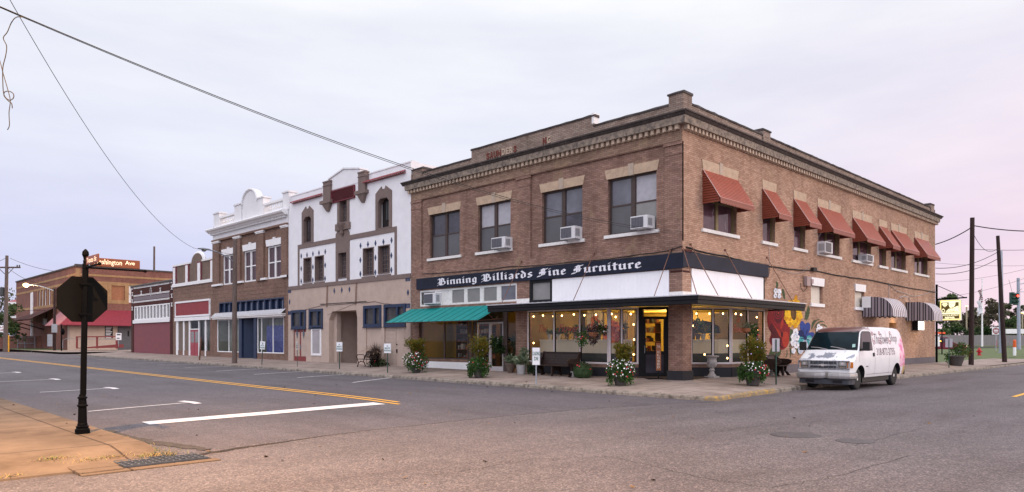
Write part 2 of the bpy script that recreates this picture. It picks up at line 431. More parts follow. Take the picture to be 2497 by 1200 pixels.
# ground surfaces
def asphalt(name, base, speck, sc=70, warm=None):
    m, nt, N, L, B = newmat(name); co = coord(N, L)
    big = noise(N, L, co, .35, 6, .6); c = ramp(N, L, big, [(.3, k3(base, .86)), (.7, k3(base, 1.12))])
    v = N.new('ShaderNodeTexVoronoi'); v.inputs['Scale'].default_value = sc; L.new(co, v.inputs['Vector'])
    s1 = N.new('ShaderNodeSeparateColor'); L.new(v.outputs['Color'], s1.inputs[0])
    c = mixc(N, L, 'MULTIPLY', 1.0, c, ramp(N, L, s1.outputs[0], [(0, (.55,.53,.55)), (.75, (1.05,1.05,1.05)), (1, speck)]))
    md = noise(N, L, co, 4, 8, .75); c = mixc(N, L, 'MULTIPLY', 1.0, c, ramp(N, L, md, [(.35, (.86,.86,.88)), (.65, (1.1,1.08,1.07))]))
    # worn wheel paths and oily blotches
    st = noise(N, L, coord(N, L, 'Object', warm or (.25,.9,1)), .8, 5, .6)
    c = mixc(N, L, 'MULTIPLY', ramp(N, L, st, [(.46, (0,0,0)), (.66, (.75,)*3)]), c, (.74,.70,.69))
    oil = noise(N, L, coord(N, L, 'Object', (1,1.6,1)), 1.1, 4, .6); c = mixc(N, L, 'MULTIPLY', ramp(N, L, oil, [(.63, (0,0,0)), (.74, (.8,)*3)]), c, (.66,.64,.64))
    L.new(c, B.inputs['Base Color']); B.inputs['Roughness'].default_value = .82; B.inputs['Specular IOR Level'].default_value = .35
    bumpn(N, L, B, v.outputs['Distance'], .35, .012); return m
m_asphold = asphalt('old coarse asphalt', (.112,.101,.106), (1.9,1.8,1.75), 52)
m_asphnew = asphalt('newer dark asphalt', (.098,.090,.099), (1.7,1.62,1.6), 62, (.9,.2,1))
def concrete(name, a, b, joint=1.5, jr=1.5):
    m, nt, N, L, B = newmat(name); co = coord(N, L)
    c = ramp(N, L, noise(N, L, co, 1.1, 8, .7), [(.3, a), (.7, b)])
    st = noise(N, L, coord(N, L, 'Object', (1,1,1)), .6, 8, .72); c = mixc(N, L, 'MULTIPLY', ramp(N, L, st, [(.46, (0,0,0)), (.66, (.95,)*3)]), c, (.64,.60,.57))
    br = N.new('ShaderNodeTexBrick'); L.new(co, br.inputs['Vector']); br.offset = 0
    br.inputs['Color1'].default_value = (1,1,1,1); br.inputs['Color2'].default_value = (.93,.93,.93,1); br.inputs['Mortar'].default_value = (.35,.32,.3,1)
    br.inputs['Scale'].default_value = 1; br.inputs['Brick Width'].default_value = joint; br.inputs['Row Height'].default_value = jr; br.inputs['Mortar Size'].default_value = .018
    c = mixc(N, L, 'MULTIPLY', 1.0, c, br.outputs['Color'])
    L.new(c, B.inputs['Base Color']); B.inputs['Roughness'].default_value = .88; B.inputs['Specular IOR Level'].default_value = .25
    bumpn(N, L, B, noise(N, L, co, 45, 4), .25, .01); return m
m_walkA = concrete('pavement concrete', (.25,.20,.175), (.335,.27,.235), 1.25, 1.5)
m_walkL = concrete('corner pavement concrete', (.098,.069,.047), (.180,.130,.090), 3.4, 3.1)
m_kerb = M('worn kerb concrete', (.24,.205,.17), .9, 0, .25, 2.5, .4, 30, (.10,.085,.07), .48, .6)
m_kerbyel = M('kerb with worn yellow paint', (.22,.17,.11), .9, 0, .25, 3, .3, 30, (.42,.25,.05), .5, .6)
m_linew = M('white road paint', (.62,.60,.60), .7, 0, .08, 6, 0, 60, (.34,.32,.32), .66, .8)
m_liney = M('yellow road paint', (.72,.36,.03), .7, 0, .1, 6, 0, 60, (.30,.17,.05), .66, .8)
m_grass = M('lawn grass', (.075,.105,.035), .95, 0, .25, .8, .5, 30, (.13,.125,.06), .5, .75)
m_dirt = M('verge soil', (.13,.10,.07), .95, 0, .25, 1.2, .4, 20)
m_crack = M('dark crack', (.055,.05,.05), .95)
m_tar = M('dark crumbling edge', (.045,.038,.034), .95, 0, .35, 9, .6, 25)
# ---------------------------------------------------------------- camera, sky, sun
cam = bpy.data.cameras.new('camera'); co = bpy.data.objects.new('camera', cam); C.objects.link(co)
cam.sensor_width = 36; cam.lens = F/2497*36; cam.shift_y = (HY-600)/2497; cam.clip_end = 5000; cam.clip_start = .05
co.location = (0,0,CH); co.rotation_euler = (PI/2, 0, TH-PI/2)
sc = bpy.context.scene; sc.camera = co
sc.view_settings.view_transform = 'Standard'; sc.view_settings.look = 'None'; sc.view_settings.exposure = 0; sc.view_settings.gamma = 1
W = bpy.data.worlds.new('World'); sc.world = W; W.use_nodes = True
N, L = W.node_tree.nodes, W.node_tree.links; BG = N['Background']
tc = N.new('ShaderNodeTexCoord'); sp = N.new('ShaderNodeSeparateXYZ'); L.new(tc.outputs['Generated'], sp.inputs[0])
def mth(op, a, b=None, clamp=False):
    n = N.new('ShaderNodeMath'); n.operation = op; n.use_clamp = clamp
    for i, v in enumerate((a, b)):
        if v is None: continue
        if isinstance(v, (int, float)): n.inputs[i].default_value = v
        else: L.new(v, n.inputs[i])
    return n.outputs[0]
def dotv(v):
    n = N.new('ShaderNodeVectorMath'); n.operation = 'DOT_PRODUCT'; L.new(tc.outputs['Generated'], n.inputs[0]); n.inputs[1].default_value = v; return n.outputs['Value']
skyc = ramp(N, L, sp.outputs['Z'], [(0, (.66,.67,.89)), (.10, (.685,.70,.92)), (.22, (.80,.82,.95)), (.40, (.89,.905,.965)), (.62, (1.45,1.42,1.55)), (1, (1.75,1.70,1.80))])
pk = mth('MULTIPLY', mth('MAXIMUM', mth('DIVIDE', mth('SUBTRACT', dotv((.94,-.34,0)), .50), .42), 0), mth('SUBTRACT', 1.0, mth('MULTIPLY', sp.outputs['Z'], 2.3), True), True)
skyc = mixc(N, L, 'MIX', pk, skyc, (1.02,.74,.80))
nz = noise(N, L, coord(N, L, 'Generated', (1.4,1.4,6.5)), 2.2, 7, .55)
skyc = mixc(N, L, 'MULTIPLY', 1.0, skyc, ramp(N, L, nz, [(.3, (.915,.92,.96)), (.68, (1.06,1.055,1.03))]))
bk = mth('MULTIPLY', dotv((-.71,-.70,0)), 1.0, True)
gain = mth('ADD', 1.0, mth('MULTIPLY', bk, .95))
sca = N.new('ShaderNodeVectorMath'); sca.operation = 'SCALE'; L.new(skyc, sca.inputs[0]); L.new(gain, sca.inputs['Scale'])
ns = N.new('ShaderNodeTexSky'); ns.sky_type = 'NISHITA'; ns.sun_disc = False; ns.sun_elevation = math.radians(12); ns.sun_rotation = math.radians(143)
fin = mixc(N, L, 'ADD', .004, sca.outputs[0], ns.outputs[0])
L.new(fin, BG.inputs['Color']); BG.inputs['Strength'].default_value = 1.0
sd = Vector((math.sin(math.radians(143)), math.cos(math.radians(143)), 0))*math.cos(math.radians(12))+Vector((0,0,math.sin(math.radians(12))))
sl = bpy.data.lights.new('sun', 'SUN'); sl.energy = 1.55; sl.angle = math.radians(40); sl.color = (1,.74,.56)
so = bpy.data.objects.new('sun', sl); C.objects.link(so); so.rotation_euler = sd.to_track_quat('Z', 'Y').to_euler()
# ---------------------------------------------------------------- ground
def grid(xs, ys, zf, name, mat):
    mb = MB(); nx = len(xs)
    mb.v = [Vector((x,y,zf(x,y))) for y in ys for x in xs]
    mb.f = [(j*nx+i, j*nx+i+1, (j+1)*nx+i+1, (j+1)*nx+i) for j in range(len(ys)-1) for i in range(nx-1)]; mb.m = [0]*len(mb.f)
    return struct(mb.build(name, mat, smooth=True))
def fr(a, b, s):
    n = max(1, round((b-a)/s)); return [a+(b-a)*i/n for i in range(n)]
xs = fr(-60,-8,4)+fr(-8,26,.5)+fr(26,80,3)+[80]; ys = fr(-60,-4,4)+fr(-4,26,.5)+fr(26,100,2)+[100]
grid(xs, ys, zroad, 'road', m_asphold)
g0 = lambda x, y: -.45+.0052*max(0, y-14)
grid([-3000,-400,-70,75,200,600,3000], [-3000,-300,-62,14,90,300,3000], lambda x, y: -.5+(.4 if y > 80 else 0), 'ground', m_dirt)
# newer asphalt laid over the shopping street, with a ragged edge at the crossing
epx = [(455,1118),(500,1110),(545,1103),(600,1093),(680,1081),(780,1066),(900,1050),(1000,1040),(1090,1029),(1250,1014),(1400,1000),(1540,991),(1650,984),(1735,976)]
edge = [(p[0], p[1]) for p in (gp(*q) for q in epx)]; edge = [(3.9, edge[0][1]+.12)]+edge+[(18.75, 10.62)]; edge.sort()
def ye(x): return pw(x, edge)
mb = MB(); xs = fr(3.9,19.1,.12)+[19.1]; ts = [0,.03,.1,.4,1,2,3,4,5,6,7,8,9.5,11,13,15,18,22,28,36,46,58,72,88]
er = random.Random(3); jit = [er.gauss(0,.022) for _ in xs]
def zed(x): return .012+.05*sm((8-x)/4)
for j, t in enumerate(ts):
    for i, x in enumerate(xs):
        y = ye(x)+jit[i]*(1 if j < 3 else 0)+t
        mb.v.append(Vector((x, y, zroad(x,y)+lerp(zed(x), .012, sm(t/3))*(0 if j == 0 else (.55 if j == 1 else 1))-(.02 if j == 0 else 0))))
nx = len(xs)
for j in range(len(ts)-1):
    for i in range(nx-1): mb.f.append((j*nx+i, j*nx+i+1, (j+1)*nx+i+1, (j+1)*nx+i)); mb.m.append(1 if j < 1 else 0)
struct(mb.build('road_overlay', [m_asphnew, m_tar], smooth=False))
def zmark(x, y): return zroad(x, y)+(lerp(zed(x), .012, sm((y-ye(x))/3))+.007 if y > ye(x)+.1 else .006)
def ribbon(mb, pts, w, zf=zmark, step=.4):
    P = []
    for a, b in zip(pts, pts[1:]):
        n = max(1, int(math.hypot(b[0]-a[0], b[1]-a[1])/step))
        P += [(lerp(a[0],b[0],i/n), lerp(a[1],b[1],i/n)) for i in range(n)]
    P.append(pts[-1][:2]); vs = []
    for i, p in enumerate(P):
        q0 = P[max(i-1,0)]; q1 = P[min(i+1,len(P)-1)]; dx, dy = q1[0]-q0[0], q1[1]-q0[1]; l = math.hypot(dx, dy)
        nx, ny = -dy/l*w/2, dx/l*w/2
        for s in (-1, 1): x, y = p[0]+nx*s, p[1]+ny*s; vs.append((x, y, zf(x,y)))
    mb.add(vs, [(2*i, 2*i+1, 2*i+3, 2*i+2) for i in range(len(P)-1)])
def patch(mb, poly, zf=zmark): mb.add([(x,y,zf(x,y)) for x, y in poly], [tuple(range(len(poly)))])
mb = MB(); ribbon(mb, [gp(q, w)[:2] for q, w in ((255,1052),(300,1066),(350,1078),(400,1088),(450,1098),(505,1106))], .24, step=.1)
for v in mb.v: v.x += R.gauss(0,.03); v.y += R.gauss(0,.03)
struct(mb.build('gutter_stain', m_tar))
mb = MB(); a = gp(355,1034); b = gp(925,985)
ribbon(mb, [a[:2], gp(640,1010)[:2], b[:2]], .55); struct(mb.build('stop_line', m_linew))
mb = MB()
e1 = gp(972,981); e2 = gp(940,984)
ribbon(mb, [(11.62, e1[1]-.1), (11.55,24), (11.5,96)], .12); ribbon(mb, [(11.32, e1[1]-.55), (11.22,24), (11.15,96)], .12); struct(mb.build('centre_line', m_liney))
mb = MB()
for (p, q) in (((215,1005),(462,983)), ((97,958),(270,948)), ((-20,933),(133,926)), ((-60,914),(40,909))):
    a, b = gp(*p), gp(*q); ribbon(mb, [a[:2], b[:2]], .10); ribbon(mb, [(b[0]+.02, b[1]-.55), (b[0]+.06, b[1]+.05), (b[0]-.02, b[1]+.55)], .2, lambda x, y: zmark(x, y)+.004)
struct(mb.build('parking_marks', m_linew))
mb = MB()
for (p, q) in (((860,934),(950,922)), ((725,922),(838,913)), ((620,914),(735,906.5)), ((527,906),(640,899.5)), ((450,897.5),(560,893)), ((383,891),(490,887)), ((330,886),(425,882.5)), ((275,881),(370,878)), ((235,876.5),(320,874)), ((165,871),(250,869))):
    a, b = gp(*p), gp(*q); ribbon(mb, [a[:2], b[:2]], .10)
struct(mb.build('parking_lines', m_linew))
mb = MB(); ribbon(mb, [gp(2472,968)[:2], (gp(2472,968)[0]+9, gp(2472,968)[1]+.2)], .13); struct(mb.build('lane_line', m_liney))
# pale worn patch at the corner gutter and old seams in the crossing
mb = MB()
for pts in (((1690,1060),(1790,1047),(1890,1034)), ((1950,1022),(2060,1031),(2215,1040)), ((2250,1044),(2170,1065),(2085,1087)),
            ((1500,1115),(1690,1160),(1880,1190),(2050,1160),(2215,1112)), ((1120,1150),(1300,1120),(1500,1115))):
    P = []
    for a, b in zip(pts, pts[1:]):
        for i in range(8): P.append(tuple(v+R.gauss(0,.025) for v in gp(lerp(a[0],b[0],i/8), lerp(a[1],b[1],i/8))[:2]))
    ribbon(mb, P+[gp(*pts[-1])[:2]], .010, step=.2)
struct(mb.build('road_crack', m_crack))
# pavement along the shops: kerb line outside, wall line inside
outer = [(19.1,y) for y in (79,70,60,50,40,32,26,21,17)]+[(19.0,14.5),(18.95,12.6),(18.9,11.5)]+[(18.9+.45*(1-math.cos(a)), 11.2-.5*math.sin(a)) for a in (.3,.7,1.1,1.5)]+[(x,ky(x)) for x in (20.3,22,24,26,30,36,44,52,60,70)]
inner = []
for x, y in outer:
    inner.append((XP, y) if y > YP and x < XP else ((x, YP) if x > XP else (XP, YP)))
def strip(name, A, B, mat, n=4):
    mb = MB()
    for (a, b) in zip(A, B):
        for k in range(n+1): mb.v.append(Vector((lerp(a[0],b[0],k/n), lerp(a[1],b[1],k/n), lerp(a[2],b[2],k/n))))
    for i in range(len(A)-1):
        for k in range(n): mb.f.append((i*(n+1)+k, (i+1)*(n+1)+k, (i+1)*(n+1)+k+1, i*(n+1)+k+1)); mb.m.append(0)
    return struct(mb.build(name, mat))
def zo(x, y): return .01+zslope(y)
def zi(x, y): return .20+zslope(y)
er = random.Random(5)
A0 = [(x, y, zo(x,y)) for x, y in outer]; I0 = [(x, y, zi(x,y)) for x, y in inner]
K0 = [tuple(Vector(a)+(Vector(b)-Vector(a)).normalized()*.15) for a, b in zip(A0, I0)]
strip('pavement', [(a[0],a[1],a[2]) for a in K0], I0, m_walkA)
mb = MB()
def dens(P, s):
    o = []
    for a, b in zip(P, P[1:]):
        n = max(1, int((Vector(b)-Vector(a)).length/s)); o += [tuple(Vector(a).lerp(Vector(b), i/n)) for i in range(n)]
    return o+[P[-1]]
ko = []; ki = []
for (a, b, c, d) in zip(A0, A0[1:], K0, K0[1:]):
    n = max(1, int((Vector(b)-Vector(a)).length/.35))
    for i in range(n): ko.append(Vector(a).lerp(Vector(b), i/n)); ki.append(Vector(c).lerp(Vector(d), i/n))
ko.append(Vector(A0[-1])); ki.append(Vector(K0[-1]))
for i, (a, c) in enumerate(zip(ko, ki)):
    ch = abs(er.gauss(0,.018)); o = (a-c).normalized()
    mb.v += [a+Vector((0,0,-.22))+o*.01, a+Vector((0,0,-.03-ch))+o*.0, a-o*.03+Vector((0,0,.002-ch*.35)), c+Vector((0,0,.002))]
n = len(ko)
for i in range(n-1):
    for k in range(3): mb.f.append((i*4+k, (i+1)*4+k, (i+1)*4+k+1, i*4+k+1)); mb.m.append(1 if 18.9 < ko[i].x < 23.5 and ko[i].y < 11.6 else 0)
struct(mb.build('kerb', [m_kerb, m_kerbyel]))
# floor inside the chamfered shop entrance and behind the wall line
strip('entrance_floor', [(XP,60,zi(0,60)-.004),(XP,40,zi(0,40)-.004),(XP,14.5,.196),(XP,14.27,.196)], [(XP+4,60,zi(0,60)-.004),(XP+4,40,zi(0,40)-.004),(XP+6,16,.196),(XP+6,14.27,.196)], m_walkA, 1)
# corner pavement on the near side
mb = MB(); ysl = [11.0,11.05,11.12,11.25,11.5,11.8,12.2,12.6,13,13.5,14,15,17,20,25,32,42,55,75,100]; cols = [0,.05,.12,.3,.6,1,1.6,2.4,3.4,5,8,12,20,40]
def xmax(y): return 3.9-max(0, .9-math.sqrt(max(0, .81-max(0, 11.9-y)**2)))
for y in ysl:
    for c in cols: x = xmax(y)-c; mb.v.append(Vector((x, y, zleft(x,y))))
nc = len(cols)
for j in range(len(ysl)-1):
    for i in range(nc-1): mb.f.append((j*nc+i, (j+1)*nc+i, (j+1)*nc+i+1, j*nc+i+1)); mb.m.append(0)
b0 = len(mb.v)
for y in ysl: mb.v += [Vector((xmax(y), y, zleft(xmax(y), y))), Vector((xmax(y)+.01, y, zslope(y)-.25))]
for j in range(len(ysl)-1): mb.f.append((b0+2*j, b0+2*j+1, b0+2*j+3, b0+2*j+2)); mb.m.append(0)
b0 = len(mb.v); cs = cols
for c in cs: x = xmax(11.0)-c; mb.v += [Vector((x, 11.0, zleft(x,11.0))), Vector((x, 10.97, -.2))]
for i in range(len(cs)-1): mb.f.append((b0+2*i, b0+2*i+2, b0+2*i+3, b0+2*i+1)); mb.m.append(0)
struct(mb.build('corner_pavement', m_walkL))
# ---------------------------------------------------------------- the brick corner building
def sweep(mb, path, prof, closed=False):          # profile of (out, z) carried along a plan path, outward = right of travel, mitred
    P = [Vector(p) for p in path]; n = len(P); k = len(prof); vs = []
    for i in range(n):
        ds = []
        if i > 0: ds.append((P[i]-P[i-1]).normalized())
        if i < n-1: ds.append((P[i+1]-P[i]).normalized())
        ns = [Vector((d.y, -d.x)) for d in ds]
        m = ns[0] if len(ns) == 1 else (ns[0]+ns[1])/(1+ns[0].dot(ns[1]))
        for o, z in prof: vs.append((P[i].x+m.x*o, P[i].y+m.y*o, z))
    fs = []
    for i in range(n-1):
        for j in range(k): fs.append((i*k+j, i*k+(j+1)%k, (i+1)*k+(j+1)%k, (i+1)*k+j))
    fs += [tuple(range(k)), tuple(range((n-1)*k+k-1, (n-1)*k-1, -1))]
    return mb.add(vs, fs)
TA = Matrix.Rotation(-PI/2, 4, 'Z')
UL, BL = -16.36, 31.02                            # length along the shopping street and along the side street
cb = thing('corner_building', 'two storey brown brick corner building with navy sign band, flower mural and rust red awnings', 'building', (XP, YP, 0))
WA = [(-14.9,-12.54), (-11.2,-9.0), (-7.05,-4.78), (-3.47,-1.17)]; ZA0, ZA1 = 5.85, 8.08
mb = MB(TA)
opsA = [(a, b, ZA0, ZA1, .17) for a, b in WA]
wall(mb, UL, 0, 5.3, 8.95, opsA, .08, .17)
band = [(-15.62,-8.52,3.42,4.24,.12), (-7.71,-6.39,3.42,4.3,.12), (-15.71,-8.58,.1,3.06,.3), (-7.86,-.58,.1,3.0,.3)]
wall(mb, UL, 0, .1, 5.3, band, 0)
wall(mb, UL, 0, 8.95, 9.6, [], 0)
mb.quad((UL,0,5.3),(UL,.08,5.3),(0,.08,5.3),(0,0,5.3))
mb.box(UL+.003, 0-.02, .012, .3, 8.95, 9.58)
for a, b in ((UL, -15.5), (-8.5, -7.68), (-.75, 0)):     # pilasters
    mb.quad((a,0,5.3),(b,0,5.3),(b,0,8.95),(a,0,8.95)); mb.quad((b,0,5.3),(b,.08,5.3),(b,.08,8.95),(b,0,8.95)); mb.quad((a,.08,5.3),(a,0,5.3),(a,0,8.95),(a,.08,8.95))
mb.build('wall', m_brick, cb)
mb = MB()
zB0, zB1 = 5.9, 8.13
WB = []
for l, r in ((1715,1796),(1860,1890),(1936,1963.5),(1995,2047),(2079.5,2123.7),(2143.7,2161),(2173,2208.7),(2230,2261.7)):
    WB.append((pB(l,600)[0], pB(r,600)[0]))
smallB = [rB(1977.5,2006,697,738), rB(2084.5,2107.5,710,750)]
doorB = rB(2168,2186,760,880); doorB = (doorB[0], doorB[1], .12, 2.7)
opsB = [(a, b, zB0, zB1, .2) for a, b in WB]+[(a, b, 3.44, 4.28, .18) for a, b, _, _ in smallB]+[(*doorB, .5), (.62, 6.5, .1, 3.05, .3)]
wall(mb, 0, BL, .1, 9.6, opsB, 0, .2)
mb.quad((BL,0,.1),(BL,16.36,.1),(BL,16.36,10.4),(BL,0,10.4)); mb.quad((BL,16.36,0),(0,16.36,0),(0,16.36,10.4),(BL,16.36,10.4))
mb.quad((.3,.3,9.7),(BL,.3,9.7),(BL,16.3,9.7),(.3,16.3,9.7))
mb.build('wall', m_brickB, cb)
# free standing brick pier at the corner and dark plinths
mb = MB(); mb.box(-.006, .626, -.006, .586, .55, 2.995); mb.build('corner_pier', m_brick, cb)
mb = MB(); mb.box(-.05, .67, -.05, .63, .05, .55); mb.build('pier_base', m_darkbase, cb)
mb = MB()
for a, b in ((6.9, doorB[0]-.1), (doorB[1]+.1, BL+.01)): mb.box(a, b, -.012, 0, .05, .58)
mb.build('plinth', m_greybase, cb)
# parapet, stepped up in the middle of the shopping street front
mb = MB(TA)
for a, b, z in ((UL+.02,-11.7,10.36), (-11.7,-4.2,10.78), (-4.2,-.02,10.36)): mb.box(a, b, .1, .4, 9.6, z)
mb.T = None; mb.box(.4, BL, .1, .4, 9.6, 10.44)
mb.build('parapet', m_parapet, cb)
mb = MB(TA)
for a, b, z in ((UL+.02,-15.5,10.58), (-.62,.0,10.72)): mb.box(a, b, .06, .66, 9.6, z)
mb.T = None
for a, b, z in ((6.45,7.1,10.66), (30.3,31.0,10.66)): mb.box(a, b, .04, .44, 9.6, z)
mb.build('parapet_pier', m_parapet, cb)
def rough_cap(mb, x0, x1, y0, y1, z, h=.1, step=.3):
    n = max(1, int((x1-x0)/step)); P = []
    for i in range(n+1):
        q = R.gauss(0, .012); x = lerp(x0, x1, i/n); P.append([(x,y0+q*.6,z),(x,y0-.02+q,z+h*.6),(x,y0+.05,z+h+q),(x,y1,z+h+q*.7),(x,y1,z)])
    vs = [p for r in P for p in r]; fs = []
    for i in range(n):
        for k in range(5): fs.append((i*5+k, (i+1)*5+k, (i+1)*5+(k+1)%5, i*5+(k+1)%5))
    mb.add(vs, fs+[(4,3,2,1,0), tuple(n*5+k for k in range(5))])
mb = MB(TA)
for a, b, z in ((-15.5,-11.72,10.36), (-11.74,-4.16,10.78), (-4.2,-.62,10.36)): rough_cap(mb, a, b, .07, .42, z)
rough_cap(mb, UL, -15.46, .03, .68, 10.58); rough_cap(mb, -.66, .03, .02, .7, 10.72, .09)
mb.T = None
for a, b in ((.7,6.45), (7.1,30.3)): rough_cap(mb, a, b, .07, .42, 10.44)
rough_cap(mb, 6.42, 7.13, .01, .46, 10.66); rough_cap(mb, 30.27, 31.03, .01, .46, 10.66)
mb.build('coping', m_coping, cb)
mb = MB(TA); mb.box(-4.3, -4.19, .09, .43, 10.5, 10.79); mb.box(-4.3,-4.17,.07,.46,10.79,10.92); mb.build('flashing', m_whitepaint, cb)
path = [(0, 16.36+.02), (0,0), (BL,0)]
pe = [(0, 16.36+.42), (0,0), (BL+.42,0)]
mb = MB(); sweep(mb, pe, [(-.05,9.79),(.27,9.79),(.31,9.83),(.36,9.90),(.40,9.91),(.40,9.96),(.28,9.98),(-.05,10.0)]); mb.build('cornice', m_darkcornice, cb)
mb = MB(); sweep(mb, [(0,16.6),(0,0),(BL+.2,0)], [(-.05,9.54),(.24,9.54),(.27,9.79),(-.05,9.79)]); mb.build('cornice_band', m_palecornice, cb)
mb = MB()
for T, u, ue in ((TA, UL-.1, .0), (None, .08, BL)):   # one toothed strip along each front
    P = [(u, -.002)]
    while u < ue: P += [(u,-.03),(u,-.17),(u+.13,-.17),(u+.13,-.03)]; u += .262
    P.append((u-.132, -.002)); mb.T = T; mb.prismz(P, 9.37, 9.538)
mb.build('dentil_molding', m_dentil, cb)
mb = MB(TA); mb.box(UL, -.005, -.012, 0, 8.98, 9.36); mb.build('stained_frieze', m_paleband, cb)
mb = MB(TA)
for a, b in ((UL, -15.5), (-8.5, -7.68), (-.75, 0)):
    mb.box(a-.05 if a > UL else a, b+.05 if b < 0 else b, -.05, 0, 8.84, 8.94); mb.box(a, b, -.02, 0, 8.5, 8.58)
mb.build('pilaster_cap', m_brick, cb)
mb = MB(TA); mb.box(UL, 0, -.02, 0, 4.86, 4.93); mb.T = None; mb.box(0, 6.62, -.02, 0, 4.86, 4.95); mb.build('brick_course', m_paleband, cb)
# upper windows of both fronts
def upper_window(T, a, b, z0, z1, y, yw, key, fm, two, gl):
    w = MB(T); m = (a+b)/2; frame(w, a, b, z0, z1, y-.06, y+.02, .06)
    if two: w.box(m-.085, m+.085, y-.05, y+.02, z0+.06, z1-.06)
    zm = (z0+z1)/2+.03
    segs = ((a+.06, m-.085), (m+.085, b-.06)) if two else ((a+.06, b-.06),)
    for s0, s1 in segs:
        w.box(s0, s1, y-.03, y+.02, zm-.03, zm+.03)
        for e in (s0, s1-.03): w.box(e, e+.03, y-.03, y+.02, z0+.06, zm-.03); w.box(e, e+.03, y-.03, y+.02, zm+.03, z1-.06)
    f = w.build('window', fm, cb)
    i = 0
    for s0, s1 in segs:
        for q0, q1, lo in ((z0+.06, zm-.03, 1), (zm+.03, z1-.06, 0)):
            g = MB(T); g.quad((s0+.03,y+(-.008 if lo else .01),q0),(s1-.03,y+(-.008 if lo else .01),q0),(s1-.03,y+(-.008 if lo else .01),q1),(s0+.03,y+(-.008 if lo else .01),q1)); g.build('pane', gl[i % len(gl)], f); i += 1
    h = .38
    l = MB(T); ex = .14; km = .22 if two else 0
    if two:
        l.prism([(a-.04,z1),(m-.11,z1),(m-.11,z1+h),(a-ex,z1+h)], yw-.03, yw+.06); l.prism([(m+.11,z1),(b+.04,z1),(b+ex,z1+h),(m+.11,z1+h)], yw-.03, yw+.06)
    else: l.prism([(a-.04,z1),(b+.04,z1),(b+.10,z1+h),(a-.10,z1+h)], yw-.03, yw+.06)
    l.build('lintel', m_limestone, cb)
    if two: q = MB(T); q.prism([(m-.109,z1-.01),(m+.109,z1-.01),(m+.13,z1+h+.07),(m-.13,z1+h+.07)], yw-.05, yw+.06); q.build('keystone', m_keystone, cb)
    s = MB(T); s.box(a-.14, b+.14, yw-.08, yw+.15, z0-.13, z0-.002); s.build('sill', m_chipped, cb)
GA = [[m_glassscreen, m_glassdark, m_glassscreen, m_glassdark], [m_glassscreen, m_blind, m_glassscreen, m_blind], [m_glassscreen, m_glassgrey, m_glassdark, m_glassgrey], [m_glassscreen, m_glassgrey, m_frost, m_blind]]
for (a, b), g in zip(WA, GA): upper_window(TA, a, b, ZA0, ZA1, .25, .08, 'A', m_winbrown, True, g)
wide = [1,0,0,1,1,0,1,1]
for (a, b), w in zip(WB, wide): upper_window(None, a, b, zB0, zB1, .195, 0, 'B', m_winolive, bool(w), [m_pinkcurtain, m_glassdark])
# rust red louvred awnings over the side windows
for (a, b) in WB:
    x0, x1 = a-.05, b+.05; z1, z0, p, v = 8.15, 6.98, .72, .15
    top = MB(); n = 16; H = z1-z0
    for i in range(n):                               # lapped metal slats down the slope
        t0, t1 = i/n, (i+1)/n
        top.quad((x0,-p*t0-.012,z1-H*t0),(x0,-p*t1-.034,z1-H*t1),(x1,-p*t1-.034,z1-H*t1),(x1,-p*t0-.012,z1-H*t0))
        top.quad((x0,-p*t1-.034,z1-H*t1),(x0,-p*t1-.012,z1-H*t1-.006),(x1,-p*t1-.012,z1-H*t1-.006),(x1,-p*t1-.034,z1-H*t1))
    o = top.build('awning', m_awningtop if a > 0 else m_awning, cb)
    sd_ = MB()
    for x, s in ((x0+.005,-1), (x1-.005,1)):
        n = 14
        for i in range(n):
            za, zb = lerp(z0-v, z1, i/n), lerp(z0-v, z1, (i+1)/n)
            ya, yb = (-p*min(1,(z1-za)/H), -p*min(1,(z1-zb)/H))
            sd_.quad((x+s*.03,0,za),(x+s*.03,ya,za),(x,yb,zb),(x,0,zb)); sd_.quad((x,0,zb),(x,yb,zb),(x+s*.03,yb,zb+.001),(x+s*.03,0,zb+.001))
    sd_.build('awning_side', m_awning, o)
    va = MB(); n = int((x1-x0)/.11)
    for k, (q0, q1) in enumerate(((z0,z0-.07),(z0-.075,z0-v))): va.box(x0, x1, -p-.03+.004*k, -p-.02, q1, q0)
    for i in range(n):
        xa, xb = lerp(x0,x1,i/n), lerp(x0,x1,(i+1)/n)
        va.prism([(xa,z0-v),(xb,z0-v),(xb-.02,z0-v-.055),((xa+xb)/2,z0-v-.08),(xa+.02,z0-v-.055)], -p-.028, -p-.022)
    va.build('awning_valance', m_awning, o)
    ed = MB(); ed.tube([(x0,-.01,z1),(x0,-p-.02,z0)], .012, 4); ed.tube([(x0,-p-.025,z0+.005),(x1,-p-.025,z0+.005)], .009, 4); ed.build('awning_edge', m_awningedge, o)
# sign band with painted gothic lettering
mb = MB(TA); mb.box(-15.78, .11, -.11, -.001, 4.30, 4.86); mb.T = None; mb.box(.001, 6.62, -.11, -.001, 4.36, 4.90)
band = mb.build('sign_band', m_navy, cb)
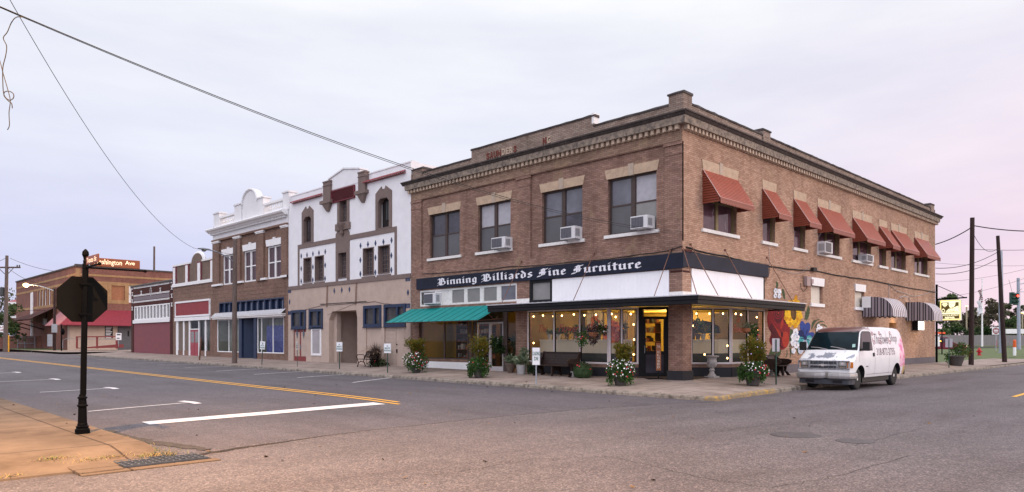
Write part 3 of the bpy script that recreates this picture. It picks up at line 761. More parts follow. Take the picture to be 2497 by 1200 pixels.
# gothic letters drawn with a broad nib
PH = math.radians(38)
def nib(mb, pts, ox, oz, sx, sz, T, w, y, sh):
    for p, q in zip(pts, pts[1:]):
        nx, nz = math.cos(PH)*w/2, math.sin(PH)*w/2; mx, mz = -math.sin(PH)*.03, math.cos(PH)*.03
        pts8 = [(a[0]+s*nx+t*mx, a[1]+s*nz+t*mz) for a in (p, q) for s in (-1,1) for t in (-1,1)]
        pts8 = sorted(set(pts8)); hull = []
        for sgn in (1, -1):
            h = []
            for c in (pts8 if sgn == 1 else pts8[::-1]):
                while len(h) > 1 and (h[-1][0]-h[-2][0])*(c[1]-h[-2][1])-(h[-1][1]-h[-2][1])*(c[0]-h[-2][0]) <= 0: h.pop()
                h.append(c)
            hull += h[:-1]
        yy = y-.0012*(sh[0] % 12)-.004; sh[0] += 1
        mb.add([(ox+a*sx, yy, oz+b*sz) for a, b in hull], [tuple(range(len(hull)))])
def st(x, z0=0, z1=1): return [[(x-.13,z1-.10),(x,z1-.02)], [(x,z1-.08),(x,z0+.12)], [(x,z0+.12),(x+.14,z0+.04)]]
GL = {
 'i': (.62, st(.26)+[[(.2,1.32),(.3,1.42)]]), 'l': (.60, st(.26,0,1.6)), 't': (.70, st(.3,0,1.35)+[[(.08,.93),(.58,.97)]]),
 'n': (1.12, st(.26)+st(.80)+[[(.3,.8),(.55,1.0),(.78,.88)]]), 'u': (1.12, st(.26)+st(.80)+[[(.3,.1),(.5,0),(.78,.16)]]),
 'r': (.80, st(.26)+[[(.3,.82),(.5,1.0)],[(.5,1.0),(.66,.86)]]),
 'e': (.88, [[(.24,.85),(.24,.16)],[(.24,.85),(.46,1.02),(.66,.84)],[(.66,.84),(.62,.62)],[(.26,.5),(.64,.64)],[(.24,.16),(.46,0),(.70,.14)]]),
 'a': (1.0, [[(.22,.92),(.44,1.02),(.68,.86)],[(.68,.86),(.68,.1),(.82,.03)],[(.66,.55),(.3,.45)],[(.24,.42),(.24,.12)],[(.24,.12),(.42,0),(.66,.18)]]),
 'd': (1.0, [[(.24,.8),(.24,.16)],[(.24,.16),(.46,0),(.68,.18)],[(.72,.16),(.72,.86)],[(.72,.86),(.5,1.1),(.2,1.48)],[(.24,.8),(.5,.98)]]),
 's': (.84, [[(.64,.92),(.42,1.02),(.24,.84)],[(.24,.84),(.28,.62)],[(.28,.62),(.62,.42)],[(.64,.42),(.60,.14)],[(.60,.14),(.38,0),(.16,.12)]]),
 'g': (1.0, [[(.24,.85),(.24,.2)],[(.24,.85),(.46,1.0),(.70,.9)],[(.24,.2),(.44,.06),(.68,.2)],[(.72,.92),(.72,-.24)],[(.72,-.24),(.48,-.44),(.18,-.30)]]),
 'B': (1.75, [[(.1,1.3),(.3,1.5),(.5,1.36)],[(.5,1.4),(.5,.1)],[(.16,.02),(.4,.16),(.8,-.02),(1.3,.12)],[(.82,1.4),(.82,.1)],[(.5,1.3),(.8,1.56),(1.2,1.36)],[(1.22,1.36),(1.22,.96)],[(1.22,.96),(.9,.78)],[(.9,.8),(1.2,.86),(1.42,.66)],[(1.42,.66),(1.42,.22)],[(1.42,.22),(1.1,0)],[(.05,-.12),(.3,.1)],[(.14,.5),(.44,.6)]]),
 'F': (1.5, [[(.45,1.3),(.75,1.5),(1.05,1.36),(1.42,1.5)],[(.66,1.36),(.66,.2)],[(.66,.2),(.4,0),(.05,.02)],[(.98,1.3),(.98,.9)],[(.3,.74),(.8,.8),(1.2,.72)],[(.40,.9),(.40,.5)],[(.02,-.06),(.4,.08)],[(1.0,.7),(1.0,.3)]]),
}
def gothic(word, u0, u1, z0, hgt, y):
    tot = sum(GL[c][0] for c in word); s = (u1-u0)/tot; x = u0; m = MB(TA); sh = [0]
    for c in word:
        for stroke in GL[c][1]: nib(m, stroke, x, z0, s, hgt, TA, .29, y, sh)
        x += s*GL[c][0]
    m.build('lettering', m_letter, band)
zx = lambda x, y: pA(1010+x/3.727, 610+y/3.727, .11)
for word, x0, x1, yb, ya in (('Binning',212,575,325,245), ('Billiards',612,1080,290,205), ('Fine',1122,1385,240,160), ('Furniture',1435,2070,205,105)):
    a, b = zx(x0, yb)[0], zx(x1, ya)[0]; gothic(word, a, b, 4.435, .205, -.112)
# rusting metal letters on the raised parapet
lt = MB(TA); pz = lambda x, y: pA(1130+x/7.134, 270+y/7.134, -.1)
xs_ = [403,468,530,592,672,742,806,878,940]
for i, ch in enumerate('SAUNDERS'):
    if ch in 'R': continue
    a, b = pz(xs_[i], 740)[0], pz(xs_[i+1]-12, 740)[0]; z = 10.16
    lt.mi = 1 if i in (4, 5) else 0; lt.text(ch, a, b, z, z+.30, .1, .03, .03)
lt.mi = 1; lt.text('R', pz(806,740)[0], pz(862,740)[0], 10.16, 10.46, .1, .03, .03)
lt.build('lettering', [m_rust, m_dentil], cb); lt = MB(TA)
lt.mi = 0; lt.text('N', pz(1385,500)[0], pz(1445,500)[0], 10.17, 10.46, .1, .03, .03); lt.mi = 1; lt.text('G', pz(1458,500)[0], pz(1520,500)[0], 10.17, 10.46, .1, .03, .03)
lt.build('lettering', [m_rust, m_dentil], cb)
# transom windows, white panels and dark window above the canopy
mb = MB(TA); frame(mb, -15.62, -8.52, 3.42, 4.24, .02, .1, .09)
tx = [pA(1010+q/3.727, 720)[0] for q in (70,85,185,203,315,340,448,482,592,630,745,788,932)]
for q0, q1 in ((185,203),(315,340),(450,480),(594,628),(747,786)): mb.box(pA(1010+q0/3.727,720)[0], pA(1010+q1/3.727,720)[0], .025, .1, 3.51, 4.15)
tf = mb.build('transom_window', m_chipped, cb)
mb = MB(TA)
for q0, q1 in ((82,185),(340,450),(480,594),(628,747)): mb.quad((pA(1010+q0/3.727,720)[0],.07,3.5),(pA(1010+q1/3.727,720)[0],.07,3.5),(pA(1010+q1/3.727,720)[0],.07,4.16),(pA(1010+q0/3.727,720)[0],.07,4.16))
mb.build('pane', m_frost, tf)
mb = MB(TA); a, b = pA(1010+786/3.727,720)[0], pA(1010+935/3.727,720)[0]; mb.quad((a,.07,3.5),(b,.07,3.5),(b,.07,4.16),(a,.07,4.16)); mb.build('pane', m_glassgrey, tf)
mb = MB(TA); a, b = pA(1010+203/3.727,720)[0], pA(1010+315/3.727,720)[0]; mb.box(a, b, .06, .09, 3.51, 4.15); mb.build('blank_panel', m_chipped, tf)
mb = MB(TA); frame(mb, -7.71, -6.36, 3.3, 4.3, -.02, .1, .13); f = mb.build('fanlight', m_blackpaint, cb)
mb = MB(TA); mb.quad((-7.6,.06,3.4),(-6.4,.06,3.4),(-6.4,.06,4.2),(-7.6,.06,4.2)); mb.build('pane', m_frost, f)
def ribpanel(T, a, b, z0, z1, y):
    m = MB(T); n = int((b-a)/.2)
    for i in range(n): m.box(lerp(a,b,i/n)+.003, lerp(a,b,(i+1)/n)-.003, y, y+.03, z0, z1)
    m.box(a, b, y+.005, y+.03, z0+.002, z1-.002); return m
ribpanel(TA, -6.36, -.56, 3.05, 4.27, -.03).build('white_panel', m_whitepanel, cb)
ribpanel(None, .60, 6.3, 3.05, 4.33, -.03).build('white_panel', m_whitepanel, cb)
mb = MB(); mb.box(6.3, 6.42, -.03, .05, 3.1, 4.36); mb.build('panel_edge', m_blackpaint, cb)
mb = MB(TA); mb.box(-8.5,-7.72,-.03,-.001,3.2,3.52); mb.box(-.56,.03,-.03,-.002,3.25,3.45); mb.T = None; mb.box(.002,.60,-.03,-.001,3.25,3.45); mb.build('canopy_flashing', m_chipped, cb)
mb = MB(TA); mb.box(-.5,-.02,-.015,-.001,4.16,4.22); mb.T = None; mb.box(.02,.5,-.015,-.001,4.16,4.22); mb.box(-.012,.45,-.135,-.001,4.9,4.98); mb.build('dark_course', m_maroon, cb)
# flat canopy round the corner on rusty rods
CD = 1.57; uL = pA(1253, 760)[0]; xR = pB(1874, 747)[0]
cp = [(0, -uL), (0,0), (xR, 0)]
mb = MB(); sweep(mb, cp, [(0,3.0),(CD-.06,2.97),(CD-.06,3.10),(0,3.16)]); can = mb.build('canopy', m_soffit, cb)
mb = MB(); sweep(mb, [(0,-uL+.03),(0,0),(xR+.03,0)], [(CD-.058,2.88),(CD,2.90),(CD,3.02),(CD+.03,3.04),(CD+.03,3.17),(CD-.058,3.17)])
mb.box(-CD+.058, 0, -uL+.0, -uL+.03, 2.93, 3.165); mb.box(xR, xR+.03, -CD+.058, 0, 2.93, 3.165)
mb.build('fascia', m_blackpaint, can)
mb = MB(); sweep(mb, [(0,-uL+.06),(0,0),(xR+.06,0)], [(.002,3.185),(CD+.07,3.172),(CD+.07,3.205),(.002,3.25)])
for T, a, b in ((TA, uL-.05, .6), (None, -.6, xR+.05)):
    q = MB(T); u = a
    while u < b: q.prism([(u,3.19),(u+.02,3.215),(u+.05,3.215),(u+.07,3.19)], -CD-.075, -.05); u += .3
    mb.add([tuple(p) for p in q.v], q.f)
mb.build('metal_roof', m_metalroof, can)
rods = MB()
def rod(a, b): rods.tube([a, b], .016, 5); rods.ball(a, .05, 6, 4)
for p, q in (((1272,638),(1222,737.5)), ((1449,618),(1398,728)), ((1635,612),(1595,716))):
    a = onX(*p, XP); u = pA(q[0], q[1], CD-.15)[0]; rod((-.02, a[1]-YP, a[2]), (-CD+.15, -u, 3.22))
rods.tube([(-.02,-.02,5.1),(-CD+.1,-CD+.1,3.22)], .016, 5)
for p, q in (((1683,596),(1752,715)), ((1767,610),(1834,721)), ((1869,628),(1934,731))):
    a = onY(*p, YP); x = pB(q[0], q[1], CD-.15)[0]; rod((a[0]-XP, -.02, a[2]), (x, -CD+.15, 3.22))
rods.build('rod', m_rustrod, can)
# teal metal awning over the left shop
mb = MB(TA); ua, ub = pA(1004,751)[0]-.02, pA(1222,753)[0]+.2; zT, zF, o = 3.30, 2.56, 1.62; n = int((ub-ua)/.065)
for i in range(n):
    a, b, c = lerp(ua,ub,i/n), lerp(ua,ub,(i+.5)/n), lerp(ua,ub,(i+1)/n); h = .014
    mb.quad((a,-.01,zT),(a,-o,zF),(b,-o,zF+h),(b,-.01,zT+h)); mb.quad((b,-.01,zT+h),(b,-o,zF+h),(c,-o,zF),(c,-.01,zT))
aw = mb.build('teal_awning', m_teal, cb)
mb = MB(TA); k = ua
while k < ub+.01: mb.tube([(k,-.01,zT+.018),(k,-o-.01,zF+.018)], .011, 4); k += .575
mb.build('seam', m_tealline, aw)
mb = MB(TA)
for k in (ua+.1, (ua+ub)/2, ub-.1): mb.tube([(k,-o+.06,zF-.02),(k,-.02,zF+.1)], .015, 4); mb.tube([(k,-.9,zF+.3),(k,-.5,zF+.02),(k,-.3,zF+.2)], .012, 4)
mb.tube([(ua+.05,-o+.04,zF-.02),(ub-.05,-o+.04,zF-.02)], .018, 4); mb.build('awning_bracket', m_rustrod, aw)
# ---- left shop: window, doors, lit room
mb = MB(TA); mb.box(-15.71,-11.86,.02,.26,.15,.60); mb.build('white_sill_wall', m_whitepaint, cb)
mb = MB(TA); mb.box(-15.71,-11.86,.02,.26,.60,.74); mb.build('brick_sill', m_brick2, cb)
mb = MB(TA); frame(mb, -15.71,-11.9,.74,3.06,.06,.14,.06); xm = pA(1081,800)[0]; mb.box(xm-.04,xm+.04,.06,.14,.80,3.0)
for a, b in ((1141,1148),(1153,1159),(1225,1234)): mb.box(pA(a,800)[0],pA(b,800)[0],.05,.15,.2,3.06)
mb.box(pA(1159,800)[0]+.001,pA(1225,800)[0]-.001,.06,.14,2.52,2.62); shopf = mb.build('shop_window', m_winbrown, cb)
mb = MB(TA); mb.quad((-15.66,.1,.78),(-11.9,.1,.78),(-11.9,.1,3.02),(-15.66,.1,3.02)); mb.build('pane', m_glass, shopf)
mb = MB(TA); a, b = pA(1234,800)[0], -8.58; mb.quad((a,.1,.2),(b,.1,.2),(b,.1,3.05),(a,.1,3.05)); a, b = pA(1159,800)[0], pA(1225,800)[0]; mb.quad((a,.1,2.6),(b,.1,2.6),(b,.1,3.05),(a,.1,3.05)); mb.build('pane', m_glass, shopf)
a, b = pA(1161,800)[0], pA(1225,800)[0]; m_ = (a+b)/2; mb = MB(TA)
for s, e in ((a, m_-.01), (m_+.01, b)): frame(mb, s, e, .24, 2.52, .07, .13, .07); mb.box(s+.07,e-.07,.07,.13,.31,.46)
dd = mb.build('double_door', m_alum, cb)
mb = MB(TA)
for s, e in ((a, m_-.01), (m_+.01, b)): mb.quad((s+.07,.1,.46),(e-.07,.1,.46),(e-.07,.1,2.45),(s+.07,.1,2.45))
mb.build('pane', m_glass, dd)
mb = MB(TA); mb.text('102', pA(1189,775)[0], pA(1202,775)[0], 2.70, 2.90, .095, .004, .03); mb.build('lettering', m_blackpaint, shopf)
mb = MB(TA); mb.box(pA(1160+5,800)[0]+.05,pA(1171,800)[0]+.05,.085,.09,1.82,2.0); mb.build('sticker', m_bluediamond, dd)
mb = MB(TA); mb.box(pA(1205,800)[0],pA(1213,800)[0],.085,.09,1.45,1.80); mb.build('notice', m_signwhite, dd)
# rooms
def room(T, x0, x1, y0, y1, z0, z1, mat, fl, skip=''):
    m = MB(T); m.quad((x0,y1,z0),(x1,y1,z0),(x1,y1,z1),(x0,y1,z1)); m.quad((x0,y0,z0),(x0,y1,z0),(x0,y1,z1),(x0,y0,z1)); m.quad((x1,y1,z0),(x1,y0,z0),(x1,y0,z1),(x1,y1,z1))
    m.quad((x0,y0,z1),(x1,y0,z1),(x1,y1,z1),(x0,y1,z1)); m.build('room_wall', mat, cb)
    m = MB(T); m.quad((x0,y0,z0),(x1,y0,z0),(x1,y1,z0),(x0,y1,z0)); m.build('room_floor', fl, cb)
m_roomyel = M('yellow shop wall', (.38,.27,.065), .8, 0, .1, 1)
m_roomcream = M('cream shop wall', (.38,.28,.075), .8, 0, .12, .8)
m_floorw = M('shop floor', (.10,.07,.05), .5, 0, .2, 3)
room(TA, -15.9, -8.3, .3, 5.5, .23, 3.3, m_roomyel, m_floorw)
mb = MB(TA); mb.box(-15.68,-11.95,2.7,2.75,.24,3.2); mb.build('added_dark_backing', M('added dark window backing', (.075,.055,.03), .8, 0, .25, 2), cb)  # dark board added behind the glass to make this window dim
mb = MB(); mb.quad((.3,8.2,.23),(5,8.2,.23),(5,8.2,3.02),(.3,8.2,3.02)); mb.build('room_wall', M('shop wall painted dim', (.20,.145,.06), .8, 0, .2, .8), cb)  # stretch of wall coloured browner to stand for its weaker light
mb = MB(); mb.quad((5,8.2,.23),(8,8.2,.23),(8,8.2,3.02),(5,8.2,3.02)); mb.quad((8,8.2,.23),(8,3.0,.23),(8,3.0,3.02),(8,8.2,3.02)); mb.quad((0,0,3.02),(8,0,3.02),(8,8.2,3.02),(0,8.2,3.02)); mb.build('room_wall', m_roomcream, cb)
mb = MB(); mb.quad((8,3.0,.23),(8,.3,.23),(8,.3,3.02),(8,3.0,3.02)); mb.box(7.0,7.06,.35,2.7,.24,2.9); mb.build('painted_dim_wall', M('room end painted dim', (.085,.062,.035), .8, 0, .3, 1.5), cb)  # dim end of the room painted dark, with a dark board added
mb = MB(); mb.quad((.3,.3,.226),(8,.3,.226),(8,8.2,.226),(.3,8.2,.226)); mb.build('room_floor', m_floorw, cb)
# ---- flower shop front: straight windows, chamfered entrance, side windows
KA, KB = Vector((0,3.37,0)), Vector((3.62,0,0)); e_ = (KB-KA).normalized(); LC = (KB-KA).length; nn = Vector((-e_.y, e_.x, 0))
TC = Matrix(((e_.x, nn.x, 0, KA.x), (e_.y, nn.y, 0, KA.y), (0,0,1,0), (0,0,0,1)))
def pC(px, py=800):
    d = Vector(ray(px, py)); o = Vector((-XP,-YP,0))-KA
    k = -(o.dot(nn))/(d.x*nn.x+d.y*nn.y); h = Vector((d.x*k-XP, d.y*k-YP, 0))-KA; return h.dot(e_)
def shopwin(T, a, b, mull, z0=.72, z1=2.98, y=0):
    m = MB(T); frame(m, a, b, z0, z1, y, y+.1, .07)
    for q in mull: m.box(q-.035, q+.035, y+.01, y+.09, z0+.07, z1-.07)
    f = m.build('shop_window', m_alumpale, cb); m = MB(T)
    ed = [a+.07]+[v for q in mull for v in (q-.035, q+.035)]+[b-.07]
    for s, e in zip(ed[::2], ed[1::2]): frame(m, s, e, z0+.07, z1-.07, y+.03, y+.08, .03)
    m.build('gasket', m_blackpaint, f); m = MB(T); m.quad((a+.07,y+.055,z0+.07),(b-.07,y+.055,z0+.07),(b-.07,y+.055,z1-.07),(a+.07,y+.055,z1-.07)); m.build('pane', m_glass, f)
    m = MB(T); m.box(a, b, y+.01, y+.2, .58, z0); m.build('brick_sill', m_brick2, cb)
    m = MB(T); m.box(a, b, y-.02, y+.2, .12, .58); m.build('dark_plinth', m_darkbase, cb)
    return f
fw = shopwin(TA, -7.86, -3.37, [pA(1350,800)[0], pA(1413,800)[0]])
cw0, cw1, cd0, cd1, cr0 = 0.02, pC(1557), pC(1559), pC(1630), pC(1684)
shopwin(TC, .02, cw1, [pC(1516)]); shopwin(TC, cr0, LC-.02, [pC(1739)])
bw = shopwin(None, 3.62, 6.49, [pB(1825,800)[0]])
mb = MB(TC); frame(mb, cw1+.004, cr0-.004, .22, 3.0, .02, .12, .1)
mb.box(pC(1559),pC(1568),.03,.11,.32,2.9); mb.box(pC(1626),pC(1634),.03,.11,.32,2.9); df = mb.build('entrance_frame', m_blackpaint, cb)
mb = MB(TC); a, b = pC(1568)+.004, pC(1626)-.004; frame(mb, a, b, .26, 2.62, .04, .09, .11); mb.box(a+.11,b-.11,.04,.09,1.1,1.24)
door = mb.build('shop_door', m_blackpaint, cb)
mb = MB(TC); mb.quad((a+.1,.065,1.2),(b-.1,.065,1.2),(b-.1,.065,2.55),(a+.1,.065,2.55)); mb.build('pane', m_glass, door)
mb = MB(TC); mb.box(a+.11,b-.11,.055,.075,.37,1.1); mb.build('kick_panel', m_glassdark, door)
mb = MB(TC); mb.tube([(a+.06,.02,1.15),(a+.06,-.02,1.2),(a+.06,-.02,1.4),(a+.06,.02,1.45)], .012, 5); mb.build('handle', m_steel, door)
mb = MB(TC); mb.quad((pC(1634)+.002,.07,.32),(cr0-.1,.07,.32),(cr0-.1,.07,2.9),(pC(1634)+.002,.07,2.9)); mb.build('pane', m_glass, df)
# script on the glass
m_script = M('faded red script', (.36,.07,.06), .6); m_goldnum = M('gold numerals', (.45,.34,.22), .6)
def italic(mb, *a, **k):
    n = len(mb.v); mb.text(*a, **k); z0 = a[3]
    T = mb.T; I = T.inverted() if T else None
    for i in range(n, len(mb.v)):
        p = I @ mb.v[i] if I else mb.v[i]; p.x += (p.z-z0)*.35; mb.v[i] = T @ p if T else p
mb = MB(TA)
for w, p0, p1 in (('The',1309,1330), ('Flower',1360,1407), ('Shop',1427,1470)): italic(mb, w, pA(p0,795)[0], pA(p1,795)[0], 2.02, 2.34, .05, .003)
mb.mi = 1; italic(mb, '872-2755', pA(1358,820)[0], pA(1420,820)[0], 1.70, 1.82, .05, .003); mb.build('lettering', [m_script, m_goldnum], fw)
mb = MB()
for w, p0, p1, z in (('The',1797,1806,2.38), ('Flower',1790,1815,1.98), ('Shop',1831,1855,2.0)): italic(mb, w, pB(p0,795)[0], pB(p1,795)[0], z, z+.32, .05, .003)
mb.build('lettering', m_script, bw)
# low beadboard wall behind the windows
def low(T, a, b, y):
    m = MB(T); m.box(a, b, y, y+.05, .23, 1.13); m.build('wainscot', m_greydark, cb)
    m = MB(T); n = int((b-a)/.12)
    for i in range(n): m.box(lerp(a,b,i/n)+.004, lerp(a,b,(i+1)/n)-.004, y, y+.05, 1.13, 1.66)
    m.box(a, b, y+.006, y+.045, 1.13, 1.655); m.box(a, b, y-.04, y+.25, 1.66, 1.70); m.build('beadboard', m_cream, cb)
low(TA, -7.8, -3.6, .75); low(TC, .3, cw1-.1, .75); low(TC, cr0+.3, LC-.3, .75); low(None, 3.9, 6.45, .75)
mb = MB(TA)
for i, wd in enumerate((.3,.05,.22,.08,.05,.4,.06,.12,.05)): mb.box(-7.5+i*.44, -7.5+i*.44+wd, 3.2, 3.24, .24, 2.98)
mb.build('curtain_wall', m_winbrown, cb)
# small boarded windows and lit doorway on the side street
for i, (a, b, _, _) in enumerate(smallB):
    m = MB(); m.box(a, b-.02, .15, .18, 3.44, 4.28)
    for k in range(5): m.box(lerp(a,b-.02,k/5)+.004, lerp(a,b-.02,(k+1)/5)-.004, .135, .15, 3.45, 4.27)
    m.build('shutter', m_cream, cb)
    m = MB(); m.prism([(a-.02,4.28),(b+.02,4.28),(b+.08,4.66),(a-.08,4.66)], -.07, 0); m.build('lintel', m_whitepaint, cb)
    m = MB(); m.box(a-.1, b+.1, -.07, .06, 3.28, 3.438); m.build('sill', m_whitepaint, cb)
mb = MB(); a, b, z0, z1 = doorB; frame(mb, a+.02, b-.02, .2, 2.68, .42, .5, .09); dr = mb.build('side_door', m_blackpaint, cb)
mb = MB(); mb.quad((a+.08,.45,.3),(b-.08,.45,.3),(b-.08,.45,2.6),(a+.08,.45,2.6)); mb.build('pane', m_glassdark, dr)
# ---- mural painted on the side wall: thin coats of paint, one above the other
mz = lambda x, y: pB(1860+x/4.615, 680+y/4.615)
mur = thing('mural', 'x', 'x'); mur.parent = cb
for k in ('label', 'category'): del mur[k]
LAY = [0]
class Paint(MB):
    def blob(s, pts, smooth=2):
        P = [Vector(mz(*p)) for p in pts]
        for _ in range(smooth):
            Q = []
            for i in range(len(P)):
                a, b = P[i], P[(i+1) % len(P)]; Q += [a*.75+b*.25, a*.25+b*.75]
            P = Q
        LAY[0] += 1; y = -.0015-LAY[0]*.00022
        s.add([(p.x, y, p.y) for p in P], [tuple(range(len(P)))]); return s
    def ell(s, cx, cy, rx, ry, rot=0, n=14):
        return s.blob([(cx+rx*math.cos(a)*math.cos(rot)-ry*math.sin(a)*math.sin(rot), cy+rx*math.cos(a)*math.sin(rot)+ry*math.sin(a)*math.cos(rot)) for a in (2*PI*i/n for i in range(n))], 0)
    def petal(s, cx, cy, ang, r0, r1, w, sx=1, sy=1):
        c, q = math.cos(ang), math.sin(ang); P = []
        for t, h in ((r0,-.3),(r0+(r1-r0)*.5,-1),(r0+(r1-r0)*.85,-.75),(r1,0),(r0+(r1-r0)*.85,.75),(r0+(r1-r0)*.5,1),(r0,.3)):
            P.append((cx+(c*t-q*h*w)*sx, cy+(q*t+c*h*w)*sy))
        return s.blob(P, 2)
    def stroke(s, pts, w):
        L_ = []; R_ = []
        for i, p in enumerate(pts):
            a = pts[max(i-1,0)]; b = pts[min(i+1,len(pts)-1)]; dx, dy = b[0]-a[0], b[1]-a[1]; l = math.hypot(dx, dy) or 1
            ww = w*(.15+.85*math.sin(PI*(i+.5)/len(pts))); L_.append((p[0]-dy/l*ww, p[1]+dx/l*ww)); R_.append((p[0]+dy/l*ww, p[1]-dx/l*ww))
        return s.blob(L_+R_[::-1], 1)
def paintmat(name, c, v=.18):
    return brick('painted '+name, k3(c, 1-v), k3(c, 1+v*.6), k3(c, .6), ms=.005, big=.12, sv=.2)
P_ = {k: paintmat(k, c) for k, c in dict(red=(.20,.014,.018), dred=(.085,.008,.014), vdred=(.035,.006,.011), bred=(.36,.035,.020), yel=(.72,.42,.02), dyel=(.55,.25,.01), brown=(.07,.035,.015),
     blue=(.03,.06,.25), dblue=(.012,.02,.09), teal=(.05,.30,.32), lteal=(.22,.48,.50), white=(.72,.74,.78), pblue=(.50,.56,.68), gold=(.14,.07,.025), leaf=(.06,.085,.04), dleaf=(.035,.05,.028)).items()}
lf = Paint()
for pts, w in (([(150,30),(165,60),(155,110)],14), ([(222,110),(232,160),(245,230)],16), ([(515,300),(500,370),(480,460)],12), ([(524,320),(515,400),(490,470)],12), ([(480,360),(485,410),(470,460)],8),
     ([(640,455),(590,470),(555,540),(545,570)],9), ([(700,490),(660,475),(610,500),(580,560)],8), ([(735,565),(700,520),(650,515),(620,540)],8), ([(590,460),(560,490),(550,540)],7),
     ([(130,760),(110,820),(80,900)],34), ([(190,770),(185,830),(165,880)],22), ([(310,560),(330,640),(300,700)],24), ([(270,800),(275,850),(255,895)],6), ([(300,740),(315,820),(305,895)],7), ([(385,760),(395,820),(405,850)],12), ([(100,320),(110,340),(105,360)],12)):
    lf.stroke(pts, w)
lf.build('leaf', P_['leaf'], mur)
rose = Paint()
def L2(mi): rose.mi = mi
L2(0); rose.blob([(110,270),(60,370),(43,440),(60,560),(100,610),(64,690),(100,760),(170,790),(235,802),(290,745),(300,650),(312,480),(285,380),(255,270)])
L2(1); rose.blob([(95,480),(60,560),(105,615),(75,690),(110,755),(190,780),(220,690),(180,600)]); rose.blob([(250,290),(230,400),(240,520),(305,470),(285,380)])
L2(2); rose.blob([(225,590),(210,690),(245,785),(288,740),(296,650),(270,590)]); rose.blob([(95,485),(150,570),(190,660),(218,660),(200,600),(140,540)]); rose.blob([(225,440),(235,530),(190,580),(200,500)])
L2(1); rose.blob([(115,330),(120,450),(180,520),(215,460),(225,360),(170,310)])
for k, (rx, ry) in enumerate(((52,70),(42,56),(30,42),(20,28),(9,14))): L2((0,1,0,3,2)[k]); rose.ell(175, 385, rx, ry, .2)
L2(3); rose.blob([(205,590),(228,610),(222,660),(200,650)]); rose.blob([(70,560),(110,600),(150,640),(105,610)]); rose.blob([(150,700),(190,760),(235,790),(200,740)])
rose.build('rose', [P_['red'], P_['dred'], P_['bred'], P_['vdred']], mur)
sf = Paint(); sr = random.Random(2)
for k in range(26):
    a = 2*PI*k/26+sr.gauss(0,.06); sf.mi = k % 3 == 0; sf.petal(345, 385, a, 40, 150+sr.gauss(0,12), 30, .72, 1.22)
for k in range(18):
    a = 2*PI*k/18+sr.gauss(0,.08); sf.mi = (k+1) % 4 == 0; sf.petal(350, 390, a, 40, 108+sr.gauss(0,10), 26, .78, 1.2)
sf.mi = 2; sf.ell(340, 388, 30, 80, -.12); sf.mi = 3; sf.ell(337, 388, 17, 56, -.12)
sf.build('sunflower', [P_['yel'], P_['dyel'], P_['brown'], P_['gold']], mur)
bf = Paint()
for a, r, w, m in ((-1.75,200,34,0),(-1.35,185,38,0),(-2.6,130,38,1),(-.45,120,34,0),(-.1,80,26,2),(.45,110,34,3),(1.1,125,30,2),(1.75,110,34,2),(2.3,120,32,3),(2.85,90,32,2),(-2.2,110,30,1),(1.5,160,30,4)):
    bf.mi = m; bf.petal(470, 665, a, 12, r, w)
    bf.mi = 1; bf.petal(470, 665, a+.06, 8, r*.6, 6)
bf.mi = 1; bf.ell(472, 665, 20, 24)
bf.mi = 4; bf.petal(430, 740, 1.7, 0, 110, 34)
bf.build('blue_flower', [P_['blue'], P_['dblue'], P_['teal'], P_['lteal'], P_['pblue']], mur)
for flowers in ([(140,135,34),(180,145,36),(135,190,32),(180,195,32)], [(362,600,48),(335,655,44),(378,660,44),(335,720,48),(372,745,46),(338,810,40)], [(620,535,30),(645,560,34),(612,575,32),(668,575,28),(630,590,24)]):
    wf = Paint()
    for (x, y, r) in flowers:
        for k in range(5):
            wf.mi = (k == 3); wf.petal(x, y, 2*PI*k/5+x, 2, r*.86, r*.42, .8, 1.1)
    for (x, y, r) in flowers[::2]: wf.mi = 2; wf.ell(x, y, 5, 7)
    wf.build('white_blossom', [P_['white'], P_['pblue'], P_['gold']], mur)
